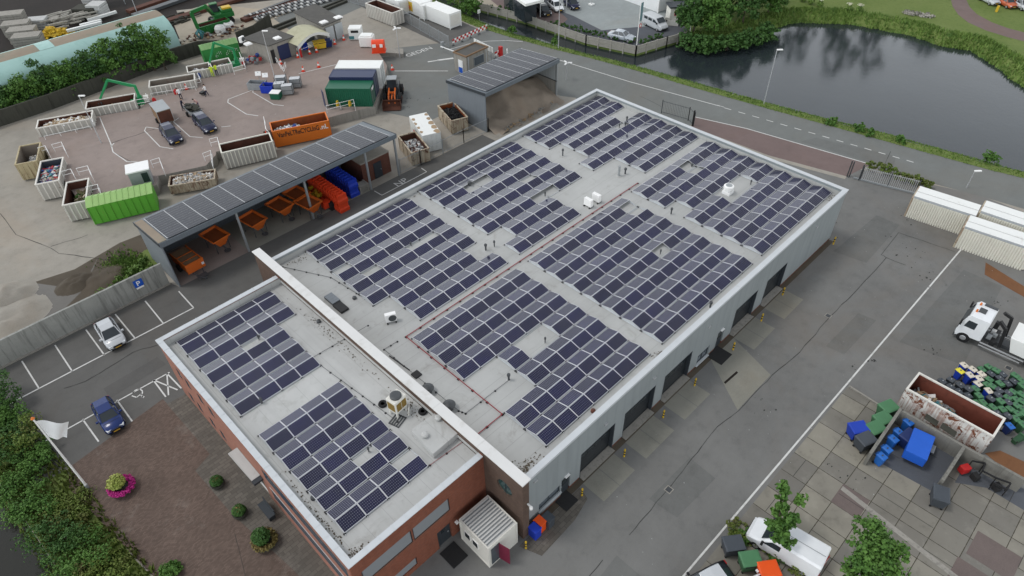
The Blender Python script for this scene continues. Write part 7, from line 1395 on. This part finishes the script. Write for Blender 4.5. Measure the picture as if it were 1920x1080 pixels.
# planters on the forecourt
def planter(label, px, py, r_, fol, lm, extra=None, rh=.5, sd=0):
    v = G(px,py,0); t = T('planter', label, 'planter', v, 0, 'round planters in front of the office'); MB().lathe((0,0,0),[(r_*.75,0),(r_*.98,rh*.5),(r_,rh),(r_*.92,rh),(r_*.9,rh-.08)],20).build('pot', M['concdark'], t)
    MB().leaves(fol, 1400, .14, random.Random(sd), 0).build('foliage', M[lm], t)
    if extra: MB().leaves(extra[0], extra[2], .13, random.Random(sd+1), 0).build('flowers', M[extra[1]], t)
    return t
planter('round planter with magenta flowers and a pale variegated bush', 232,918, .86, [(-.12,.12,1.05,.62,.62,.55),(-.4,.3,.8,.45,.45,.4),(.1,-.1,1.1,.4,.4,.4)], 'bright', ([(.75*cos(a),.75*sin(a),.52,.26,.26,.14) for a in [k*.45 for k in range(14)]],'flower',1500), .5, 1)
planter('small planter with a dark leafy plant, nearest the entrance canopy', 410,910,.52,[(0,0,.62,.45,.45,.35)],'leafdark',([(0,0,.8,.3,.3,.2)],'brownleaf',90),.45,2); planter('small planter with a dark leafy plant, middle of the three by the wall', 452,965,.54,[(0,0,.62,.47,.47,.35)],'leafdark',([(0,0,.8,.3,.3,.2)],'brownleaf',90),.45,3)
planter('large planter with a clipped green ball and brown rim leaves', 499,1018,.86,[(-.1,.1,.95,.62,.62,.60)],'leafdark',([(.7*cos(a),.7*sin(a),.5,.26,.26,.14) for a in [k*.45 for k in range(14)]],'brownleaf',900),.45,4)
v = G(500,958,.3); t = T('bench', 'dark bench standing against the office wall between the planters', 'bench', (v.x,v.y,0), 0); MB().box(-.25,.25,-.8,.8,.4,.48).build('seat', M['anthracite'], t); MB().box(.25,.31,-.8,.8,.45,.95).build('backrest', M['anthracite'], t)
for y in (-.7,.7): MB().box(-.22,.22,y-.05,y+.05,0,.399).build('leg', M['anthracite'], t)

# tall trees past the lawn, mirrored in the pond
for i, (x, y, h, w_) in enumerate(((127,43,17,4.2),(131,37,19,4.6),(136,31,18,4.2),(141,22,14,3.6),(122,50,17,4.5))):
    r = random.Random(500+i); ells = [(r.uniform(-w_,w_)*.5,r.uniform(-w_,w_)*.5,h*f_,w_*.7,w_*.7,h*.13) for f_ in (.3,.42,.55,.68,.8,.9)]
    shrub('poplar_tree', 'tall tree past the pond lawn, mirrored in the water, '+('left','second','middle','right','farthest left')[i]+' one', (x,y,0), ells, 2600, .7, 'leafdark', 'tree', 'tall trees past the pond lawn', 520+i, (h*.8,.25,4))
# ================================================================== FENCES, POSTS, PEOPLE, SHOWROOM
def fence(label, pts, h, m='steel', step=.16, bw=.035, name='bar_fence', z=0., posts=2.6, group=None, top=True):
    t = T(name, label, 'fence', (0,0,0), 0, group); g = MB(); p = MB(); P_ = [Vector((*G2(*q,z),z)) for q in pts]
    for a, b in zip(P_, P_[1:]):
        n = max(1, int((b-a).length/step)); d = (b-a).normalized()
        for i in range(n+1): q = a.lerp(b,i/n); g.add([q+d*-bw/2+Vector((0,0,.08)), q+d*bw/2+Vector((0,0,.08)), q+d*bw/2+Vector((0,0,h)), q+d*-bw/2+Vector((0,0,h))], [(0,1,2,3)])
        if top:
            for hh in (.2,h-.15): g.bar(a+Vector((0,0,hh)), b+Vector((0,0,hh)), .04)
        k = max(1, int((b-a).length/posts))
        for i in range(k+1): q = a.lerp(b,i/k); p.box(q.x-.04,q.x+.04,q.y-.04,q.y+.04,0+z,h+.05+z)
    g.build('bars', M[m], t); p.each('post', M['darksteel'] if m != 'steel' else M['steel'], t); return t
fence('grey bar fence with weeds at its foot between road and container yard', [(650,3),(740,30),(842,90)], 2.0, 'steel', .11, .05)
fence('grey mesh fence from the brick room past the white container to the sand shed', [(752,325),(790,309),(870,268),(916,247)], 2.0, 'steel', .2, .025)
fence('short mesh fence between the hall and the sand shed corner', [(880,215),(916,247)], 1.9, 'steel', .2, .025)
fence('dark mesh fence and gate posts at the road end of the hall', [(1240,212),(1290,226),(1300,236)], 1.9, 'darksteel', .22, .02)
gt = fence('sliding grey bar gate in front of a green hedge by the road', [(1612,338),(1716,364)], 1.8, 'alu', .2, .07, 'sliding_gate'); MB().bar(G(1600,333,.12),G(1716,363,.12),.12,.18).build('bottom_beam', M['steel'], gt)
t = T('gate_posts', 'steel gate portal at the road end of the sliding gate', 'gate post', (0,0,0))
for px, py in ((1588,331),(1592,332),(1610,338)): q = G(px,py,0); MB().box(q.x-.06,q.x+.06,q.y-.06,q.y+.06,0,2.1).build('post', M['darksteel'], t)
a, b = G(1588,331,2.05), G(1592,332,2.05); MB().bar(a,b,.08).build('crossbar', M['darksteel'], t)
t = T('gate_post', 'dark gate post at the road end of the hall', 'gate post', G(1298,236,0)); MB().box(-.08,.08,-.08,.08,0,2.2).build('post', M['black'], t)
def hazard(label, a, b, h=.9, rows=2, gp='red and white barrier boards'):
    t = T('hazard_barrier', label, 'barrier', (0,0,0), 0, gp); A, B = G(*a,0), G(*b,0); d = (B-A).normalized(); L = (B-A).length; n = int(L/.45); g = MB()
    for k in range(rows):
        for i in range(n): g.bar(A+d*(L*i/n)+Vector((0,0,h-k*.38)), A+d*(L*(i+1)/n-.003)+Vector((0,0,h-k*.38)), .05, .25, (i+k)%2)
    g.build('boards', [M['red'],M['whitered']], t); f = MB()
    for i in range(int(L/2)+1): q = A+d*min(L,i*2+.1); f.box(q.x-.25,q.x+.25,q.y-.08,q.y+.08,0,.12); f.box(q.x-.03,q.x+.03,q.y-.03,q.y+.03,.121,h)
    f.each('foot', M['darksteel'], t); return t
hazard('long red and white barrier across the container yard entrance', (849,86),(914,57)); hazard('short red and white barrier beside the sign board behind the kiosk', (928,110),(942,103)); hazard('red and white chevron board at the bottom edge behind the van', (1538,1068),(1548,1055),.9,3)
t = tag(MB().cbox((0,0,.8),(.5,.5,1.6)).build('red_cabinet', M['red'], loc=G(939,106,0)), 'red cabinet post behind the kiosk sign', 'cabinet')
t = tag(MB().lathe((0,0,0),[(.12,0),(.12,1.0),(.05,1.1)],10).build('marker_post', M['whitered'], loc=G(951,104,0)), 'red white marker post right of the red cabinet', 'post')
t = T('swing_barrier', 'white swing barrier arm beside the fence end at the ramp', 'barrier', (0,0,0)); MB().bar(G(826,87,.9),G(856,98,.9),.12).build('arm', M['whitered'], t); q = G(830,90,0); MB().box(q.x-.25,q.x+.25,q.y-.2,q.y+.2,0,1.0).build('pedestal', M['steel'], t)
# bollards along the facade
r0 = None; ords = ['first','second','third','fourth','fifth','sixth','seventh','eighth','ninth']
for i, (px, py) in enumerate(((986,1028),(1091,929),(1170,856),(1243,783),(1302,723),(1374,656),(1427,602),(1467,553),(1562,458))):
    v = G(px,py,0); lb = ords[i]+' yellow black bollard from the office corner along the garage doors'
    if r0: dup(r0, v, 0, lb); continue
    r0 = T('bollard', lb, 'bollard', v, 0, 'yellow bollards along the garage doors'); MB().lathe((0,0,0),[(.075,0),(.075,.9),(.04,.97)],10).build('post', M['yellow'], r0); MB().lathe((0,0,.3),[(.078,0),(.078,.13)],10).lathe((0,0,.6),[(.078,0),(.078,.13)],10).each('band', M['black'], r0)
for px, py, w_, h_, lb in ((1347,665,1.7,1.7,'black door mat in front of the middle side door'),(1064,928,.0,0,''),(851,1040,1.3,1.5,'black door mat at the office side door')):
    if w_: v = G(px,py,.03); tag(MB().cbox((0,0,0),(w_,h_,.03)).build('door_mat', M['dark'], loc=v), lb, 'mat', 'black door mats')
v = G(1060,937,.03); tag(MB().cbox((0,0,0),(1.3,1.4,.03)).build('door_mat', M['dark'], loc=v), 'black door mat at the hall corner door', 'mat', 'black door mats')
# site cabin
cb = T('site_cabin', 'white site cabin with a ribbed roof and an open burgundy door', 'cabin', (0,0,0)); Q = [Vector((*G2(*q,2.6),0)) for q in ((860,974),(915,1030),(973,978),(915,928))]; A = Q[0]; ux = (Q[1]-Q[0]).normalized(); uy = (Q[3]-Q[0]).normalized(); LX, LY = (Q[1]-Q[0]).length, (Q[3]-Q[0]).length
area('pavement_island', [(-1.2,-.3),(5.2,-.3),(4.9,-1.3),(3,-1.75),(-.6,-1.9)], .012, 'paveside'); cb.location = (A.x,A.y,0); cb.rotation_euler = (0,0,atan2(ux.y,ux.x)); LX = max(2.2,LX); MB().box(.04,LX-.04,.04,LY-.04,.1,2.5).build('wall', M['cabin'], cb); MB().box(.08,LX-.08,.08,LY-.08,2.502,2.54).build('roof_base', M['steel'], cb); g = MB()
for i in range(12): x = .12+i*(LX-.3)/11; g.box(x,x+.10,.12,LY-.12,2.541,2.63)
g.build('roof', M['cabinroof'], cb); f = MB()
for x in (0,LX-.12):
    for y in (0,LY-.12): f.box(x,x+.12,y,y+.12,0,2.6)
for y in (0,LY-.1): f.box(.121,LX-.121,y,y+.1,2.5,2.61).box(.121,LX-.121,y,y+.1,0,.12)
for x in (0,LX-.1): f.box(x,x+.1,.121,LY-.121,2.5,2.61).box(x,x+.1,.121,LY-.121,0,.12)
f.build('frame', M['cabin'], cb)
for x in (.5,1.3): w_ = MB().box(x,x+.6,-.02,.039,1.1,1.8).build('window', M['whitered'], cb); MB().box(x+.06,x+.54,-.03,-.021,1.16,1.74).build('pane', M['glass'], w_)
MB().box(LX-.039,LX+.012,.25,1.0,.15,2.15).build('doorway', M['winglass'], cb); MB().cbox((LX+.4,1.03,1.15),(.85,.05,2.0),0,.25).build('door', M['burgundy'], cb); MB().cbox((-.12,-.1,2.2),(.22,.2,.14)).build('wall_lamp', M['whitered'], cb)
# lamp posts and flags
def lamp(label, px, py, h, z=0., arm=True, heads=1, r_=.07, m='alu', gp='street lamps'):
    t = T('street_lamp', label, 'street lamp', G(px,py,z), 0, gp); MB().tube((0,0,0),(0,0,h),r_,r_*.6,8).build('pole', M[m], t); g = MB()
    for k in range(heads): a = radians(-45)+k*2*pi/max(1,heads); g.cbox((.35*cos(a),.35*sin(a),h+.03),(.75,.22,.12),0,a)
    g.build('lamp_head', M['whitered'], t); return t
lamp('tall street lamp on the verge between road and pond', 1432,195,7.6); lamp('tall street lamp on the verge beside the canal', 1047,91,8.2); lamp('low lamp post between road and cream containers', 1812,352,2.2,0,True,1,.06); lamp('short lamp with white twin heads behind the hall roof corner', 1062,150,2.6,0,True,3,.06)
lamp('lamp post standing behind the first green crane', 190,268,6.4,1.3); lamp('tall lamp post in the middle of the recycling platform', 522,172,8.6,1.3); lamp('lamp post with white heads at the ramp kerb', 750,108,4.6,0,True,3,.07); lamp('thin lamp post at the top of the scrap yard', 258,26,6,0)
t = T('flagpole', 'white flagpole with an orange tip beside the forecourt', 'flagpole', (-20.54,25.77,0)); MB().tube((0,0,0),(0,0,8.6),.09,.05,10).build('pole', M['whitered'], t); MB().lathe((0,0,8.6),[(.06,0),(.13,.08),(.05,.2)],10).build('tip', M['orange'], t); MB().tube((0,0,0),(0,0,.7),.12,.12,10).build('base', M['steel'], t)
g = MB(); nx, nz = 12, 8; vs = []
for i in range(nx+1):
    for j in range(nz+1): u, w_ = i/nx, j/nz; s_ = 2.0*u*(1-.45*w_); d = .16*sin(u*7+w_*2); vs.append((s_*.75+.06, -s_*.30+d, 8.35-w_*1.9*(1-.25*u)-u*1.0))
g.add(vs, [(i*(nz+1)+j,(i+1)*(nz+1)+j,(i+1)*(nz+1)+j+1,i*(nz+1)+j+1) for i in range(nx) for j in range(nz)]); fl = g.build('flag', M['flag'], smooth=True, loc=(-20.54,25.77,0)); tag(fl, 'white flag hanging from the flagpole by the forecourt', 'flag')
for k, (b, lb, h) in enumerate((((930,92),'',0),((1193,92),'banner pole with a teal banner and round red badge by the canal fence corner',7.2),((1293,63),'banner pole leaning tall in front of the dark trees',8.0))):
    if not h: continue
    t = T('banner_pole', lb, 'flagpole', G(*b,0), 0, 'banner poles at the showroom lot'); MB().tube((0,0,0),(0,0,h),.07,.05,8).build('pole', M['whitered'], t); MB().box(.08,.7,-.01,.01,h*.6,h-.1).build('banner', M['banner'], t)
    if k == 1: MB().lathe((.45,-.03,h*.5),[(.32,0),(.32,.03)],16,axis='y').lathe((.45,-.035,h*.5),[(.2,0),(.2,.004)],16,axis='y',mi=1).build('badge', [M['red'],M['whitered']], t)
t = T('white_sign', 'small white sign board at the canal near the container yard', 'sign', G(899,38,0)); MB().tube((0,0,0),(0,0,1.6),.04,n=6).build('post', M['steel'], t); MB().box(-.3,.3,-.03,.03,1.2,1.8).build('board', M['whitered'], t)
# wooden canal fence on the quay
cf = T('canal_fence', 'weathered wooden quay fence along the canal and its corner', 'fence', (0,0,0)); P_ = [Vector((*p,0)) for p in ((67.2,110),(66.05,78.7),(67.85,65.9),(67.95,52.6),(70.05,44.1),(76.2,42.65),(80.6,41.5))]; g = MB(); ps = MB()
for a, b in zip(P_, P_[1:]):
    for hh, h_ in ((-.5,.28),(-.2,.26),(.10,.26),(.40,.26)): g.bar(a+Vector((0,0,hh)), b+Vector((0,0,hh)), .06, h_)
    g.bar(a+Vector((0,0,.62)), b+Vector((0,0,.62)), .14,.06); n = max(1,int((b-a).length/2.0))
    for i in range(n+1): q = a.lerp(b,i/n); ps.box(q.x-.09,q.x+.09,q.y-.09,q.y+.09,-1.3,.75)
g.build('boards', M['wood'], cf); ps.each('post', M['wood'], cf)
# showroom buildings
sr = T('showroom', 'showroom corner with a white roof edge on slim posts', 'building', (0,0,0)); R_ = [G2(940,-22,4.5),G2(985,10,4.5),G2(1020,1,4.5),G2(1010,-40,4.5)]; MB().prism(R_,4.3,4.7).build('roof', M['cont_white'], sr); MB().prism([(p_[0],p_[1]) for p_ in [G2(944,-28,4.0),G2(984,-2,4.0),G2(1006,-8,4.0),G2(1000,-60,4.0)]],0,4.29).build('glass_wall', M['glass'], sr)
for px, py in ((1013,32),(1062,18),(1109,9)): v = G(px,py,0); MB().tube((v.x,v.y,0),(v.x,v.y,4.29),.1).build('post', M['alu'], sr)
v = G(1109,9,0); MB().cbox((v.x,v.y,.1),(.9,.9,.2)).build('post_base', M['cont_white'], sr)
wl_ = T('pale_hall', 'pale grey clad wall of a hall at the top edge', 'building', (0,0,0)); P4 = [G2(1165,-2,0),G2(1233,23,0),G2(1262,14,0),G2(1262,-60,0),G2(1165,-60,0)]; MB().prism(P4,0,6).build('wall', M['cladx'] if False else M['white'], wl_); MB().bar((*P4[1],3),(P4[1][0]+.01,P4[1][1],3.01),.3,6) if False else None; q = P4[1]; MB().cbox((q[0]-.1,q[1]-.1,3),(.3,.3,6)).build('corner_strip', M['whitered'], wl_)
ht = T('small_hut', 'small white hut with dark roof and two red framed windows', 'hut', (*G2(1266,38,0),0), radians(-38)); MB().box(-1.4,1.4,-1.1,1.1,0,2.5).build('wall', M['cabin'], ht); MB().box(-1.6,1.6,-1.3,1.3,2.502,2.72).build('roof', M['anthracite'], ht)
for x in (-.7,.1): w_ = MB().box(x,x+.5,-1.13,-1.101,1.2,2.0).build('window', M['red'], ht); MB().box(x+.08,x+.42,-1.14,-1.131,1.28,1.92).build('pane', M['glass'], w_)
t = openbox('small pale trailer with brown load beside the silver van', 1258,46,radians(-60),2.4,1.3,.9,'cabin','flat_trailer','trailer',0)
t = tag(MB().cbox((0,0,.5),(.35,.35,1.0)).build('yellow_post', M['yellow'], loc=G(1868,22,0)), 'yellow post on the lawn before the car park', 'post')
# people
def person(label, px, py, rz, top, trous, hair='hair', z=1.3, bend=0., arms=((.28,.1),(.28,-.1)), stride=.12, gp=None, scale=1.0):
    t = T('person', label, 'person', G(px,py,z), rz, gp); t.scale = (scale,)*3
    def tor(x, z_): return (x*cos(bend)+(z_-.95)*sin(bend), .95+(z_-.95)*cos(bend)-x*sin(bend))
    V = []; E = []; Rd = []
    def add(x, y, z_, r, par=None, up=True):
        if up and z_ > .95: x, z_ = tor(x, z_)
        V.append((x,y,z_)); Rd.append(r)
        if par is not None: E.append((par,len(V)-1))
        return len(V)-1
    p0 = add(0,0,.95,.15); ch = add(0,0,1.22,.16,p0); sh = add(0,0,1.42,.14,ch); nk = add(.01,0,1.52,.06,sh); hd = add(.03,0,1.64,.105,nk); add(.03,0,1.74,.085,hd)
    for s, st in ((1,stride),(-1,-stride)):
        h = add(0,s*.10,.88,.10,p0,False); k = add(st*.6+.03,s*.11,.50,.068,h,False); f = add(st-.02,s*.11,.09,.045,k,False); add(st+.14,s*.12,.04,.04,f,False)
    for s, (fw, up) in zip((1,-1), arms):
        a = add(0,s*.21,1.42,.062,sh); e = add(fw*.35,s*.27,1.16,.046,a); w = add(fw,s*.25,.96+up,.034,e); hnd = add(fw+.07,s*.24,.90+up,.036,w)
    me = bpy.data.meshes.new('body'); me.from_pydata(V, E, []); o = bpy.data.objects.new('tmp', me); COL.objects.link(o); sk = o.modifiers.new('skin','SKIN')
    for i, r in enumerate(Rd): me.skin_vertices[0].data[i].radius = (r, r*.9)
    me.skin_vertices[0].data[0].use_root = True; sb = o.modifiers.new('s','SUBSURF'); sb.levels = 1; sb.render_levels = 1
    dg = bpy.context.evaluated_depsgraph_get(); dg.update(); m2 = bpy.data.meshes.new_from_object(o.evaluated_get(dg)); bpy.data.objects.remove(o)
    m2.name = 'body'; m2.materials.clear()
    for m in ('skin',top,trous,'black'): m2.materials.append(M[m])
    for pl in m2.polygons:
        x, y, z_ = pl.center; rel = z_/max(.6,cos(bend)) if bend < .3 else z_
        zz = .95+(z_-.95)*cos(bend)+x*sin(bend) if z_ > .95 else z_
        pl.material_index = 3 if z_ < .10 else 2 if (z_ < .93 and abs(y) < .21) else 0 if (zz > 1.50 or (abs(y) > .2 and z_ < 1.02)) else 1
    b = bpy.data.objects.new('body', m2); COL.objects.link(b); b.parent = t
    hx, hz = tor(.01,1.70); MB().lathe((hx,0,hz-.02),[(.112,-.02),(.115,.04),(.08,.10),(.02,.125)],12).build('hair', M[hair], t); return t
person('person in a white shirt and black trousers pulling a dark cart', 389,180,radians(170),'whitecloth','navycloth',stride=.22,arms=((.1,.0),(.35,.05))); 
person('person in full yellow work clothes, left of the two workers', 400,144,radians(80),'hivis','hivis'); person('person in a yellow vest and dark trousers, right of the two workers', 408,141,radians(100),'hivis','navycloth')
person('person in a white shirt bending towards the skip with a red bag', 341,187,radians(100),'whitecloth','navycloth',bend=.5,arms=((.4,.0),(.4,.0))); person('person in a pink top leaning over the flat trailer, right side', 374,203,radians(190),'pinkcloth','purplecloth',bend=.7,arms=((.45,.1),(.45,.1))); person('person in dark clothes at the left side of the flat trailer', 344,207,radians(-10),'navycloth','navycloth',bend=.3,arms=((.4,.1),(.4,.1)))
t = T('hand_cart', 'dark hand cart pulled by the person in a white shirt', 'hand cart', G(381,178,1.3), .4); MB().box(-.35,.35,-.25,.25,.25,.5).build('tray', M['black'], t); MB().bar((.35,0,.4),(.8,0,.9),.04).build('handle', M['steel'], t)
for s in (-1,1): MB().lathe((0,s*.28,.16),[(.15,-.04),(.15,.04)],10,axis='y').build('wheel', M['tyre'], t)
for px, py, m, lb in ((331,177,'red','red bag beside the bending person'),(291,193,'red','red item near the crane rail'),(375,146,'bluew','blue item hanging on the rail left of the workers')): tag(MB().cbox((0,0,.35),(.4,.3,.6),0,.4).cbox((0,0,.7),(.2,.15,.15)).build('bag', M[m], loc=G(px,py,1.3)), lb, 'bag')
